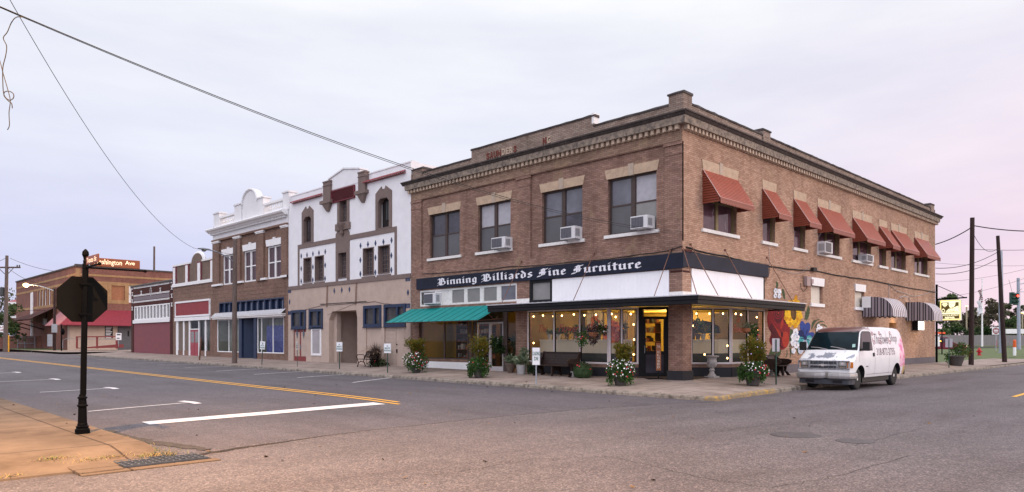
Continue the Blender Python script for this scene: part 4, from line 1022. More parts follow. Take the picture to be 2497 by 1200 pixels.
# striped barrel awnings, wall lantern box and conduit on the side wall
m_strG = M('grey awning stripe', (.26,.22,.25), .6, 0, .06, 4); m_strK = M('black awning stripe', (.012,.012,.014), .55); m_strW = M('white awning stripe', (.68,.63,.66), .55, 0, .05, 4)
def barrel(x0, x1, p, zt, zb):
    pr = [(0,zt)]+[(-p*.45-(p*.55)*math.sin(a), zt-.02-(.55*p)*(1-math.cos(a))) for a in (PI/2*i/9 for i in range(10))]+[(-p-.01, zb)]
    m = MB(); n = int((x1-x0)/.042)
    for i in range(n):
        a, b = lerp(x0,x1,i/n), lerp(x0,x1,(i+1)/n); m.mi = (1,0,0,0,1,2,2)[i % 7]
        for (ya, za), (yb, zb_) in zip(pr, pr[1:]): m.quad((a,ya,za),(a,yb,zb_),(b,yb,zb_),(b,ya,za))
        m.box(a, b, -p-.012, -p-.005, zb-(.05 if (i//3) % 2 else .01), zb)
    o = m.build('striped_awning', [m_strW, m_strK, m_strG], cb)
    def zat(y):
        for (ya, za), (yb, zb_) in zip(pr, pr[1:]):
            if yb <= y <= ya and ya != yb: return lerp(za, zb_, (ya-y)/(ya-yb))
        return zb
    for x in (x0, x1):
        m = MB(); n = int(p/.06)
        for i in range(n):
            a, b = -p*i/n, -p*(i+1)/n; m.mi = 1 if i % 5 in (0,2) else 0
            m.quad((x,a,zb-(.04 if (i//2) % 2 else 0)),(x,b,zb-(.04 if (i//2) % 2 else 0)),(x,b,zat(b)),(x,a,zat(a)))
        m.build('end_panel', [m_strG, m_strK], o)
    m = MB(); m.tube([(x0,-p+.02,zb+.02),(x1,-p+.02,zb+.02)], .014, 5); m.tube([(x0+.02,-.02,zb+.02),(x0+.02,-p+.02,zb+.02)], .014, 5); m.tube([(x1-.02,-.02,zb+.02),(x1-.02,-p+.02,zb+.02)], .014, 5); m.build('awning_bar', m_alum, o)
bx0 = pB(2102,740)[0]; barrel(bx0, bx0+2.2, 1.55, 4.0, 2.95)
bx1 = pB(2211,740)[0]-.2; barrel(bx1, bx1+1.75, 1.55, 4.0, 2.88)
mb = MB(); mb.box(bx0-.02, bx0-.005, -.45, -.0, 3.42, 4.02); mb.build('awning_flashing', m_signwhite, cb)
lx = pB(2224,788)[0]; mb = MB(); mb.box(lx, lx+1.15, -.34, -.02, 2.30, 2.88); mb.T = None; lb = mb.build('light_box', m_blackpaint, cb)
mb = MB(); mb.box(lx+.03, lx+1.12, -.362, -.342, 2.33, 2.85); mb.build('lit_panel', emis('lit white panel', (1,.97,.88), 3.2), lb)
mb = MB()
q = lambda x, y: (pB(x,y)[0], -.03, pB(x,y)[1])
mb.box(*(lambda a, b: (a[0],b[0],-.14,-.001,b[2],a[2]))(q(1961,674), q(1969.5,698))); mb.box(*(lambda a, b: (a[0],b[0],-.16,-.001,b[2],a[2]))(q(1971,681), q(1976,692)))
mb.build('meter_box', M('dusty pink box', (.33,.24,.23), .6, 0, .1, 6), cb)
def wobble(pts, n, amp):
    o = []
    for a, b in zip(pts, pts[1:]):
        for i in range(n): o.append((lerp(a[0],b[0],i/n), a[1]+R.gauss(0,.006), lerp(a[2],b[2],i/n)-amp*math.sin(PI*i/n)+R.gauss(0,.008)))
    return o+[pts[-1]]
mb = MB()
mb.tube(wobble([q(1672,603), q(1767,625), q(1876,650), q(1985,660), q(2120,683), q(2283,713)], 8, .04), .028, 5)
mb.tube(wobble([q(1668,610), q(1800,632), q(1900,652)], 8, .06), .014, 5)
mb.tube([q(1876,650), q(1874,668), q(1862,690)], .01, 4); mb.box(q(1976,655)[0], q(1976,655)[0]+.4, -.16, -.02, q(1976,655)[2]-.12, q(1976,655)[2]+.05)
for pts in (((1951,690),(1951,700),(1957,711),(1966,704),(1966,697)), ((1957,672),(1957,690),(1960,700))): mb.tube([q(*p) for p in pts], .012, 4)
aA = lambda x, y: (-.03, YP-onX(x,y,XP)[1], onX(x,y,XP)[2])
mb.T = TA
def qa(x, y): u, z = pA(x, y); return (u, -.03, z)
mb.tube(wobble([qa(1030,668), qa(1250,650), qa(1400,638), qa(1580,618), qa(1666,600)], 10, .05), .016, 5)
mb.tube([qa(1643,628), qa(1640,622), qa(1638,612), qa(1642,604)], .012, 4)
mb.build('wall_cable', m_cable, cb)
mb = MB(); mb.tube(wobble([q(2167,694), q(2205,715), q(2240,720), q(2276,704)], 8, .12), .016, 5); mb.tube([q(2166,727), q(2166,694)], .014, 4); mb.tube([q(2192,726),(q(2199,722)[0],-.1,q(2199,722)[2]),(q(2205,726)[0],-.25,q(2205,726)[2]),(q(2208,738)[0],-.25,q(2208,738)[2])], .03, 5)
for pts in (((1767,540),(1768,560)), ((1874,600),(1875,650)), ((1892,655),(1905,660),(1930,668),(1955,664),(1975,645))): mb.tube(wobble([q(*p) for p in pts], 4, .0), .009, 4)
mb.build('pale_cable', m_cablew, cb)
# ---- things inside the shops
def P3(T, u, y, z): v = Vector((u,y,z)); v = (T @ v) if T else v; return v+Vector((XP,YP,0))
def plight(p, e, col=(1,.62,.18), r=.25):
    l = bpy.data.lights.new('shop_lamp', 'POINT'); l.energy = e; l.color = col; l.shadow_soft_size = r
    o = bpy.data.objects.new('shop_lamp', l); C.objects.link(o); o.location = p; return o
plight((XP+2.2, YP+5.2, 2.75), 90); plight((XP+5.9, YP+4.4, 2.6), 330); plight((XP+5.5, YP+5.8, 2.7), 90); plight(P3(TA,-10.2,2.6,2.95), 100, (1,.58,.16)); plight(P3(TA,-14,3.4,2.95), 3, (1,.58,.16))
plight((XP+(doorB[0]+doorB[1])/2, YP-.35, 2.62), 14, (1,.62,.16), .1)
plight((lx+XP+.6, YP-1.1, 2.5), 26, (1,.80,.42), .25); plight(P3(TA,-6.5,.45,2.62), 9, r=.1); plight(P3(TA,-4.6,.45,2.62), 10, r=.1); plight(P3(TC,1.2,.45,2.62), 7, r=.1); plight(P3(TC,LC-1.2,.45,2.62), 10, r=.1); plight(P3(None,5,.45,2.62), 9, r=.1)
bm_ = emis('warm bulb', (1,.60,.20), 14); bs = MB()
bulbs = []
for i, px in enumerate((1295,1318,1343,1364,1393,1419,1447,1477)): bulbs.append(P3(TA, pA(px,765)[0], .16, 2.72+.03*math.sin(i*2)))
for px, z in ((1295,1.55),(1295,.95),(1477,2.05),(1477,1.75),(1477,1.35),(1477,.85)): bulbs.append(P3(TA, pA(px,800)[0], .16, z))
for px, z in ((1493,2.72),(1503,2.6),(1519,2.72),(1540,2.72),(1547,2.3),(1548,1.7),(1547,1.1),(1692,2.25),(1701,2.74),(1733,2.74),(1766,2.74),(1777,1.45),(1721,1.1),(1777,.95)): bulbs.append(P3(TC, pC(px), .16, z))
for px, z in ((1792,2.3),(1803,2.75),(1816,2.72),(1831,2.73),(1854,2.65),(1856,2.1),(1850,1.4)): bulbs.append(P3(None, pB(px,800)[0], .16, z))
sl_ = thing('string_lights', 'warm white bulb string lights round the inside of the flower shop windows', 'string lights', bulbs[0])
b0_ = Vector(bulbs[0]); bmesh0 = None
for b in bulbs:
    if bmesh0 is None:
        m = MB(); m.ball((0,0,0), .030, 8, 6, 1.3); o = m.build('bulb', bm_, sl_, smooth=True); bmesh0 = o.data
    else: o = bpy.data.objects.new('bulb', bmesh0); C.objects.link(o); o.parent = sl_
    o.location = b-b0_
m = MB(); hi = [b for b in bulbs if b.z > 2.55]
for seg in (hi[:8], hi[8:12], hi[12:15], hi[15:]):
    if len(seg) > 1: m.tube([b-b0_+Vector((0,0,.07)) for b in seg], .006, 4)
m.build('wire', m_cable, sl_)
def plantbits(nm, label, loc, col, r, h, n=90, lw=(.16,.05), pot=None, cat='plant', ph=.22, group=None, up=.6, sh=1.0):
    t = thing(nm, label, cat, loc, R.random()*6, group)
    if pot: m = MB(); m.lathe([(ph*.32,0),(ph*.5,ph),(ph*.55,ph),(ph*.55,ph*1.08),(ph*.4,ph*1.08),(.01,ph*.95)], n=12); m.build('pot', pot, t)
    m = MB(); z0 = ph if pot else 0
    for i in range(n):
        v = Vector((R.gauss(0,1),R.gauss(0,1),R.gauss(0,1))).normalized()*(R.random()**.4)
        m.leaf((v.x*r, v.y*r, z0+h/2+v.z*h/2*sh), lw[0]*R.uniform(.7,1.3), lw[1]*R.uniform(.7,1.3), up=up)
    m.build('foliage', col, t); return t
ins = [('potted_plant','broad leafy plant on the ledge between the first two flower shop panes',TA,pA(1350,800)[0],m_green,.3,.36,m_clay), ('potted_plant','tall dark plant on the ledge behind the third flower shop pane',TA,pA(1428,800)[0],m_dkgreen,.3,.6,m_clay), ('potted_plant','low trailing plant at the left end of the flower shop ledge',TA,pA(1308,800)[0],m_sage,.22,.26,m_zinc), ('potted_plant','dark leafy pot plant on the ledge behind the first flower shop pane',TA,pA(1330,800)[0],m_dkgreen,.24,.3,m_zinc), ('potted_plant','bushy pot plant on the ledge behind the second flower shop pane',TA,pA(1372,800)[0],m_green,.3,.42,m_clay), ('potted_plant','spreading fern on the ledge beside the hanging basket',TA,pA(1400,800)[0],m_dkgreen,.34,.42,m_clay)]
for nm, lb_, T, u, c, r, h, pt in ins: plantbits(nm, lb_, P3(T,u,.86,1.70), c, r, h, 90, (.2,.06), pt)
plantbits('potted_plant', 'spiky pot plant behind the angled pane left of the shop door', P3(TC,pC(1530),.86,1.7), m_dkgreen, .2, .5, 60, (.3,.04), m_clay)
plantbits('potted_plant', 'reddish pot plant behind the angled pane right of the brick pier', P3(TC,pC(1704),.86,1.7), leafmat('autumn leaves', (.10,.04,.015), (.2,.09,.02), (.25,.16,.03)), .28, .6, 90, (.14,.06), m_clay)
plantbits('potted_plant', 'yellow green pot plant behind the urn window', P3(TC,pC(1730),.86,1.7), m_olive, .24, .4, 70, (.2,.04), m_zinc)
plantbits('potted_plant', 'dark bushy plant low in the window above the urn', P3(TC,pC(1718),.95,1.7), m_dkgreen, .34, .7, 130, (.2,.06), m_clay)
plantbits('potted_plant', 'arching fern behind the window next to the urn', P3(TC,pC(1752),.86,1.7), m_green, .26, .36, 70, (.26,.03), m_zinc)
m_coral = leafmat('coral paper petals', (.50,.10,.04), (.70,.20,.10), (.80,.34,.22))
for px, z, r, lb_ in ((1474,2.05,.38,'large coral paper flower at the right end of the straight shop window'), (1458,1.98,.24,'smaller coral paper flower beside the large one in the shop window'), (1493,2.0,.26,'coral paper flower behind the narrow angled pane'), (1503,1.88,.28,'low coral paper flower behind the angled pane')):
    T = TA if px < 1484 else TC; u = pA(px,800)[0] if px < 1484 else pC(px)
    m = MB(); c = P3(T, u, .55, z)
    for i in range(60):
        v = Vector((R.gauss(0,1),R.gauss(0,1)-.4,R.gauss(0,1))).normalized(); m.disc(v*r*R.uniform(.5,1), v+Vector((R.gauss(0,.5),R.gauss(0,.5),R.gauss(0,.5))), r*.42, 7, .1)
    m.tube([(0,0,0),(0,.05,-(z-1.70))], .012, 5)
    tag(m.build('paper_flower', m_coral, loc=c), lb_, 'paper flower', 'coral paper flowers in the shop window')
m = MB(); m.box(-.42,.42,-.02,.02,-.5,.5); m.mi = 1
for i in range(40): m.disc((R.gauss(0,.12),-.024-i*.0005,R.gauss(-.05,.18)), (0,-1,0), .06, 6, .3)
o = m.build('framed_picture', [m_cream, m_coral]); o.location = P3(TA, pA(1398,780)[0]+.1, 1.3, 2.45); o.rotation_euler = (0,0,-PI/2); tag(o, 'pale picture with brown blooms hanging behind the second shop pane', 'picture')
# shelves of goods in the left shop
def shelfunit(label, T, u0, u1, y, seed):
    r = random.Random(seed); t = thing('display_shelf', label, 'shelf', P3(T,(u0+u1)/2,y,.23), -PI/2 if T is TA else 0, 'shelves of goods inside the shops'); w = u1-u0
    m = MB()
    for x in (-w/2, w/2-.04): m.box(x, x+.04, 0, .3, 0, 2.3)
    m.build('upright', m_winbrown, t); m = MB()
    for k in range(6): m.box(-w/2+.04, w/2-.04, 0, .3, .1+k*.42, .13+k*.42)
    m.build('shelf_board', m_signwood, t); m = MB()
    for k in range(6):
        x = -w/2+.08
        while x < w/2-.2:
            d = r.uniform(.06,.2); h = r.uniform(.08,.3); m.mi = r.randrange(5)
            if r.random() < .8: m.box(x, x+d, .05, .22, .132+k*.42, .132+k*.42+h)
            x += d+r.uniform(.02,.08)
    o = m.build('goods', [m_greydark, m_cream, m_signwood, m_glassgrey, m_zinc], t); o['kind'] = 'stuff'
shelfunit('tall shelf of small goods seen through the double glass doors', TA, -11.6, -8.8, 3.0, 1)
shelfunit('dark shelf of goods behind the left shop window', TA, -15.3, -12.2, 2.2, 2)
shelfunit('shelf of goods behind the side panel right of the double doors', TA, -9.15, -8.6, 1.2, 4)
shelfunit('shelf of goods seen through the flower shop door', None, 3.5, 5.1, 4.3, 3)
t = thing('shop_counter', 'dark counter with hood inside the flower shop beyond the urn window', 'counter', (XP+5.4, YP+2.6, .23)); m = MB(); m.box(-.9,.9,-.4,.4,0,1.0); m.build('base', m_greydark, t); m = MB(); m.box(-1,1,-.5,.5,1.0,1.06); m.build('top', m_signwood, t); m = MB(); m.lathe([(1.0,1.75),(.92,2.05),(.6,2.25),(.05,2.32)], n=14); m.tube([(0,0,2.3),(0,0,2.75)], .02, 5); m.build('hood', m_blackpaint, t)
# ---------------------------------------------------------------- the rest of the shop row
def rowthing(name, label, cat, u0):
    t = thing(name, label, cat, (XP, YP-u0, zslope(YP-u0)*0), -PI/2); return t, Matrix.Translation((-u0,0,0))
def lattice_window(T, par, a, b, z0, z1, y, nv, nh, fm, gl, open_=False):
    m = MB(T); frame(m, a, b, z0, z1, y-.06, y, .05)
    for i in range(1, nv): x = lerp(a+.05, b-.05, i/nv); m.box(x-.012, x+.012, y-.04, y-.005, z0+.05, z1-.05)
    for i in range(1, nh): z = lerp(z0+.05, z1-.05, i/nh); m.box(a+.05, b-.05, y-.035, y-.01, z-.012, z+.012)
    f = m.build('window', fm, par); m = MB(T); m.quad((a,y,z0),(b,y,z0),(b,y,z1),(a,y,z1)); m.build('pane', gl, f); return f
def shell(T, par, u0, u1, depth, zt, mat, name='side_wall'):
    m = MB(T); m.quad((u0,0,0),(u0,depth,0),(u0,depth,zt),(u0,0,zt)); m.quad((u1,depth,0),(u1,0,0),(u1,0,zt),(u1,depth,zt)); m.quad((u1,depth,0),(u0,depth,0),(u0,depth,zt),(u1,depth,zt)); m.build(name, mat, par)
    m = MB(T); m.quad((u0,.3,zt-.6),(u1,.3,zt-.6),(u1,depth,zt-.6),(u0,depth,zt-.6)); m.build('flat_roof', m_coping, par)
# ---- white stucco theatre
U0, U1 = -29.72, -16.38
th, T = rowthing('theatre_building', 'white stucco theatre front with brown turrets, blue diamond tiles and tan ground floor', 'building', U0)
m_glasslat = pane('leaded glass', (.075,.07,.08), .08, .4)
zb = 5.2
ups = [rA(741,761,530,595), rA(922,951,484,559), rA(828,848,490,546)]
low4 = [rA(741,760,630,690), rA(768.7,790,625,687), rA(824.7,847,617,682), rA(886,912,606,672), rA(923,951,600,667)]
zl0 = sum(o[2] for o in low4)/5; zl1 = sum(o[3] for o in low4)/5; zu0 = (ups[0][2]+ups[1][2])/2; zu1 = (ups[0][3]+ups[1][3])/2
low4 = [(a, b, zl0, zl1) for a, b, _, _ in low4]; ups = [(*ups[0][:2], zu0, zu1), (*ups[1][:2], zu0, zu1), ups[2]]
trs = [rA(712,747,760,799), rA(755,788,757,796), rA(888,930.5,747,792), rA(938,990,743,791)]
zt0 = sum(o[2] for o in trs)/4; zt1 = sum(o[3] for o in trs)/4; trs = [(a, b, zt0, zt1) for a, b, _, _ in trs]
ent = rA(803,872,760,884); ent = (ent[0], ent[1], .1, ent[3])
pos = rA(760.7,784.7,799,866.7); rd = rA(716,747,799,881); rd = (rd[0], rd[1], .2, zt0-.12); bd = rA(938,990,795,890); bd = (bd[0], bd[1], .2, zt0-.12)
pan = rA(893,930,795,880); pan = (pan[0], pan[1], .2, zt0-.1)
m = MB(T); wall(m, U0, U1, zb, 10.75, [(*o, .3) for o in ups+low4]); mid = (pA(803.4,435)[0], pA(878,411)[0])
m.box(U0+.02, U1-.02, .12, .4, 10.75, 11.1)
m.prism([(mid[0],10.75),(mid[1],10.75),(mid[1],11.5),((mid[0]+mid[1])/2,11.78),(mid[0],11.42)], -.02, .5)
m.prism([(mid[0]-.06,11.42),((mid[0]+mid[1])/2,11.78),(mid[1]+.06,11.5),(mid[1]+.06,11.58),((mid[0]+mid[1])/2,11.87),(mid[0]-.06,11.5)], -.08, .5)
m.box(U0+.02, mid[0]-.07, .09, .43, 11.1, 11.17); m.box(mid[1]+.07, U1-.02, .09, .43, 11.1, 11.17)
m.build('stucco_wall', m_whitestucco, th)
shell(T, th, U0+.01, U1-.01, 24, 11.1, m_whitestucco)
m = MB(T); wall(m, U0, U1, 0, zb-.24, [(*o, .2) for o in trs]+[(*ent, .02), (*rd, .15), (*bd, .1), (*pan, .06)], -.02); m.box(U0, U1, -.02, 0, zb-.24, zb-.235)
m.quad((pan[0],.04,.2),(pan[1],.04,.2),(pan[1],.04,pan[3]),(pan[0],.04,pan[3])); m.build('tan_wall', m_tanstucco, th)
m = MB(T)                                            # brown painted bands
m.box(U0, U1, -.06, 0, zb-.23, zb+.0)
fl, fr_ = pA(727,650)[0], pA(968,600)[0]; zh0, zh1 = pA(727,604)[1]-.1, pA(727,604)[1]+.1; wv = .19
zh0, zh1 = zu0-.30, zu0-.02
cm0, cm1 = pA(819.6,620)[0], pA(853,620)[0]
m.box(fl, cm0, -.035, 0, zh0, zh1); m.box(cm1, fr_, -.035, 0, zh0, zh1)
m.box(fl, fl+wv, -.035, 0, zb, zh0); m.box(fr_-wv, fr_, -.035, 0, zb, zh0)
c5 = low4[2]; m.box(cm0, c5[0], -.04, 0, zb, zl1); m.box(c5[1], cm1, -.04, 0, zb, zl1); zc = zh1
m.prism([(cm0,zl1),(cm1,zl1),(cm1,zc+.2),(cm1-.35,zc+.45),(cm1-.55,zc+.75),((cm0+cm1)/2+.12,zc+.55),((cm0+cm1)/2-.12,zc+.55),(cm0+.55,zc+.75),(cm0+.35,zc+.45),(cm0,zc+.2)], -.041, 0)
for o in low4[:2]+low4[3:]: m.box(o[0]-.12, o[1]+.12, -.05, 0, zb, zb+.09)
for o in ups[:2]:                                     # shaped surrounds
    a, b, c, d = o; e = .2
    m.box(a-e, a, -.05, 0, zh1, d); m.box(b, b+e, -.05, 0, zh1, d)
    x = (a+b)/2; m.prism([(a-e,d),(b+e,d),(b+e,d+.28),(x+.32,d+.55),(x+.20,d+.62),(x+.13,d+.46),(x-.13,d+.46),(x-.20,d+.62),(x-.32,d+.55),(a-e,d+.28)], -.05, 0)
    m.prism([(a,d),(a+.28,d),(a,d-.3)], -.049, .28); m.prism([(b,d),(b,d-.3),(b-.28,d)], -.049, .28)
a, b, c, d = ups[2]; m.box(a-.2, a, -.05, 0, c, d+.05); m.box(b, b+.2, -.05, 0, c, d+.05); m.box(a-.32, b+.32, -.12, 0, c-.42, c-.02)
m.build('painted_band', m_brownpaint, th)
for o in low4+ups:
    q = MB(T); frame(q, o[0]-.002, o[1]+.002, o[2]-.002, o[3]+.002, -.045, .20, .05); q.build('window_lining', m_brownpaint, th)
m = MB(T); x = (a+b)/2; m.lathe([(.04,-.75),(.12,-.6),(.12,-.45),(.25,-.2),(.3,-.05),(.3,.0),(.2,.02)], (x,-.12,c-.02), 10); m.build('wall_urn', m_brownpaint, th)
for l, r, tY, bY, lg, lz in ((787.6,804.6,447,490,(779.6,808),(489,496)), (873,889.6,424,466,(866,893.6),(464,474))):
    m = MB(T); a, z1 = pA(l,tY,.16); b, _ = pA(r,tY,.16); _, z0 = pA(l,bY,.16); zq = z0-.02
    m.box(a, b, -.16, .12, zq, z1); m.box(a-.03, b+.03, -.19, .14, z1, z1+.08); m.box(a-.03, b+.03, -.19, 0, z1-.22, z1-.17)
    m.box(a-.22, b+.16, -.28, -.001, zq-.2, zq); x = (a+b)/2
    m.add([(a-.02,-.24,zq-.2),(b+.02,-.24,zq-.2),(b+.02,-.002,zq-.2),(a-.02,-.002,zq-.2),(x-.12,-.10,zq-.66),(x+.12,-.10,zq-.66),(x+.12,-.002,zq-.66),(x-.12,-.002,zq-.66)], [(0,4,5,1),(1,5,6,2),(3,7,4,0),(4,7,6,5)])
    m.build('turret', m_brownpaint, th)
m = MB(T); a, z1 = pA(811,466); b, _ = pA(866,452); _, z0 = pA(813,495); z1 = pA(866,452)[1]; m.box(a, b, -.05, -.001, z0, z1); g = m.build('tile_panel', m_hole, th)
m = MB(T); r_ = 9; nx = 17
for j in range(r_+1):
    for i in range(nx+1):
        x = a+(b-a)*(i+.5*(j % 2))/(nx+.5); z = z0+(z1-z0)*j/r_; w_ = (b-a)/(nx+.5)/2
        if i < nx:
            m.tube([(x,-.07,z),(x+w_,-.09,min(z1,z+(z1-z0)/r_*.5)),(x+2*w_,-.07,z)], .019, 4)
frame(m, a-.03, b+.03, z0-.03, z1+.03, -.1, -.0, .07); m.build('lattice_tile', m_redlattice, g)
m = MB(T)
for a, b in ((pA(714,493)[0], pA(787,469)[0]), (pA(891,441)[0], pA(990,410)[0])):
    n = int((b-a)/.19)
    for i in range(n):
        x = lerp(a,b,(i+.5)/n); pts = []
        vs = []; 
        for k in range(6):
            q = PI*k/5; vs.append((x+.09*math.cos(q), -.22, 10.60+.075*math.sin(q)-.02)); vs.append((x+.075*math.cos(q), -.0, 10.70+.06*math.sin(q)))
        m.add(vs, [(2*k,2*k+1,2*k+3,2*k+2) for k in range(5)]+[tuple(range(0,12,2))])
    m.box(a, b, -.12, -.001, 10.55, 10.58)
m.build('tile_eave', m_redtile, th)
for i, o in enumerate(low4): lattice_window(T, th, *o, .26, 4, 6, m_brownpaint, m_glasslat)
lattice_window(T, th, *ups[2], .26, 3, 6, m_brownpaint, m_glasslat)
for o in ups[:2]:
    m = MB(T); m.quad((o[0],.29,o[2]),(o[1],.29,o[2]),(o[1],.29,o[3]),(o[0],.29,o[3])); m.build('dark_opening', m_hole, th)
lattice_window(T, th, ups[0][0]+.05, ups[0][1]-.35, ups[0][2], ups[0][3]-.2, .22, 2, 6, m_winbrown, m_glasslat)
m = MB(T); o = ups[1]
for i in range(7): x = lerp(o[0]+.45, o[1]-.1, i/7); m.add([(x,.22+.05*(i % 2),o[2]+.5),(x+.09,.25-.05*(i % 2),o[2]+.5),(x+.05,.22,o[3]-.2),(x,.22,o[3]-.2)], [(0,1,2,3)])
m.build('torn_curtain', m_greydark, th)
m = MB(T)
def dia(px, py, w=.19, h=.34, y=-.02): u, z = pA(px, py); m.prism([(u-w/2,z),(u,z-h/2),(u+w/2,z),(u,z+h/2)], y-.02, y+.001)
for x, y in ((168,92),(221,82),(275,72),(330,62),(388,52),(168,208),(275,192),(387,176),(168,323),(274,310),(386,297)): dia(690+x/3.75, 600+y/3.75, y=0)
for x, y in ((421,487),(461,480),(502,473),(545,466),(589,458),(420,565),(502,552),(588,540),(420,640),(501,632),(588,619)): dia(690+x/2.222, 380+y/2.222, y=0)
for x, y in ((473,410),(542,403),(612,396),(1147,426),(64,512)): dia(690+x/3.75, 600+y/3.75)
for x, y in ((1145,300),(64,413),(63,612),(1145,547)):
    u, z = pA(690+x/3.75, 600+y/3.75)
    for s in (-.11,.11): m.box(u+s-.09, u+s+.09, -.035, -.019, z-.12, z+.12)
m.build('diamond_tile', m_bluediamond, th)
m_transglass = pane('old transom glass', (.05,.045,.045), .2, .5, .2)
for a, b, c, d in trs:
    m = MB(T); frame(m, a-.02, b+.02, c-.12, d+.04, -.07, .06, .17); m.box(a-.06, b+.06, -.1, -.02, c-.16, c-.121); x = lerp(a, b, .62); m.box(x-.07, x+.07, -.06, .05, c+.05, d-.13)
    f = m.build('transom_window', m_blue, th); m = MB(T); m.quad((a,.04,c),(b,.04,c),(b,.04,d),(a,.04,d)); m.build('pane', m_transglass, f)
m = MB(T); a, b, c, d = rd; x = (a+b)/2; m.box(a, b, .05, .1, c, d); dr = m.build('red_door', m_redpaint, th)
m = MB(T)
for s, e in ((a+.12,x-.1),(x+.1,b-.05)): m.box(s, e, .035, .05, c+.45, d-.22)
m.build('panel', m_tanstucco, dr); m = MB(T)
for s in ((a+x)/2, (x+b)/2+.02): m.prism([(s-.14,2.1),(s,1.78),(s+.14,2.1),(s,2.42)], .02, .036)
m.build('diamond_pane', m_glassdark, dr); m = MB(T); m.box(x-.01,x+.03,.0,.05,1.1,1.4); m.build('handle', m_steel, dr)
m = MB(T); a, b, c, d = pos; frame(m, a, b, c, d, -.07, -.02, .13); f = m.build('poster_frame', m_whitepaint, th); m = MB(T); m.quad((a+.1,-.03,c+.1),(b-.1,-.03,c+.1),(b-.1,-.03,d-.1),(a+.1,-.03,d-.1)); m.build('pane', pane('dusty poster glass', (.33,.30,.31), .2, .12), f)
m = MB(T); a, b, c, d = bd; x = lerp(a, b, .52)
for k in range(10): m.box(a, x-.03, .05+.004*(k % 2), .085, lerp(c,d,k/10)+.008, lerp(c,d,(k+1)/10)-.004)
m.quad((a,.08,c),(b,.08,c),(b,.08,d),(a,.08,d)); m.box(x, b-.06, .05, .075, c, d); m.box(x+.12, b-.18, .042, .05, 1.45, d-.12); m.box(x+.12, b-.18, .042, .05, .4, 1.2); od = m.build('side_door', m_tanstucco, th)
m = MB(T); m.ball((x+.08,.02,1.45), .035, 6, 5); m.box(x+.05, x+.11, .0, .05, 1.0, 1.2); m.build('handle', m_blackiron, od)
a, b, c, d = ent; m = MB(T); dp = 2.6                   # recessed lobby with its ticket window
m.quad((a,0,c),(a,dp,c),(a,dp,d),(a,0,d)); m.quad((b,dp,c),(b,0,c),(b,0,d),(b,dp,d)); m.quad((a,dp,c),(b,dp,c),(b,dp,d),(a,dp,d)); m.quad((a,0,d),(a,dp,d),(b,dp,d),(b,0,d)); m.box(a, a+.35, .3, .6, c, d)
m.prism([(a-.0,d),(a+.35,d),(a,d-.5)], -.018, .3); m.prism([(b,d),(b,d-.5),(b-.12,d)], -.018, .3); m.build('lobby_wall', m_tanstucco, th)
m = MB(T); y = dp-.02
hw = lambda px, py: YP-onX(px,py,XP+dp)[1]
p0, p1, p2, p3 = hw(821,800), hw(840,800), hw(862,800), b-.02
m.box(p0, p1, y-.03, y, 1.35, 2.75); m.box(p2+.05, p3, y-.03, y, 1.35, 2.75); m.box(p1+.1, p2-.05, y-.03, y, 2.4, 2.75); tw = m.build('ticket_window', m_glassdark, th)
m = MB(T); m.box(p0-.06, p3, y-.07, y-.031, 1.28, 1.35); m.box(p0-.06, p3, y-.07, y-.031, 2.75, 2.82); m.box(p1, p1+.06, y-.07, y-.031, 1.35, 2.75); m.box(p2-.04, p2+.04, y-.07, y-.031, 1.35, 2.75); m.box(p1+.1, p2-.1, y-.3, y-.071, 1.22, 1.28); m.build('trim', m_tanstucco, tw)
m = MB(T)                                              # canopy chains left hanging on the wall
for (x0, y0, x1, y1) in ((413,360,408,560),(680,330,670,540)):
    u0, z1 = pA(690+x0/3.75, 600+y0/3.75); u1, z0 = pA(690+x1/3.75, 600+y1/3.75); n = 9
    for k in range(n):
        za, zb_ = lerp(z1,z0,k/n), lerp(z1,z0,(k+1)/n); u = lerp(u0,u1,k/n); w_ = .05
        m.tube([(u-w_,-.06,za),(u-w_,-.06,zb_),(u+w_,-.06,zb_),(u+w_,-.06,za),(u-w_,-.06,za)], .014, 4)
m.build('chain', m_rustrod, th)
def qt(px, py, o=.04): u, z = pA(px, py); return (u, -o, z)
m = MB(T); m.tube(wobble([qt(704,764),qt(790,744),qt(880,738),qt(915,735),qt(945,741),qt(1000,742)], 8, .03), .012, 4); m.tube([qt(782,742),qt(895,735)], .018, 4); m.tube([qt(868,740),qt(800,768)], .008, 4); m.build('wall_cable', m_cable, th)
# ---- tan brick two storey shop with white parapet
V0, V1 = -41.84, -29.74
b2, T = rowthing('brown_brick_shop', 'two storey tan brick shop with white balustrade parapet and dark blue shopfront', 'building', V0)
W2 = [rA(544,573,627,697), rA(595.5,626.7,614,689), rA(652.5,688,601,681)]; z0_ = sum(w[2] for w in W2)/3; z1_ = sum(w[3] for w in W2)/3
ws_ = (W2[1][1]-W2[1][0]); c1 = [(541+580)/2, 611.5, 670.5]; z0_, z1_ = 5.87, 8.1; W2 = [(-40.01,-37.95,z0_,z1_), (-36.36,-34.31,z0_,z1_), (-32.7,-30.6,z0_,z1_)]
tr = rA(535,692.5,741,767); trz1 = rA(535,692.5,741,767)[3]; tz0, tz1 = 3.66, 4.56
sl1, sl2, de = rA(529.5,586,779,859), rA(627,692.5,775,860), (pA(586,800)[0], pA(625,800)[0])
zs0, zs1 = (sl1[2]+sl2[2])/2, (sl1[3]+sl2[3])/2
m = MB(T); wall(m, V0, V1, zs1+.35, 9.40, [(*w, .2) for w in W2]+[(tr[0],tr[1],tz0,tz1,.18)], .0)
wall(m, V0, V1, 0, zs1+.35, [(sl1[0],sl1[1],zs0,zs1,.12), (sl2[0],sl2[1],zs0,zs1,.12), (de[0],de[1],0,zs1,.05)])
pil = [(521.6,537.6),(573,589),(628,646),(689,705)]
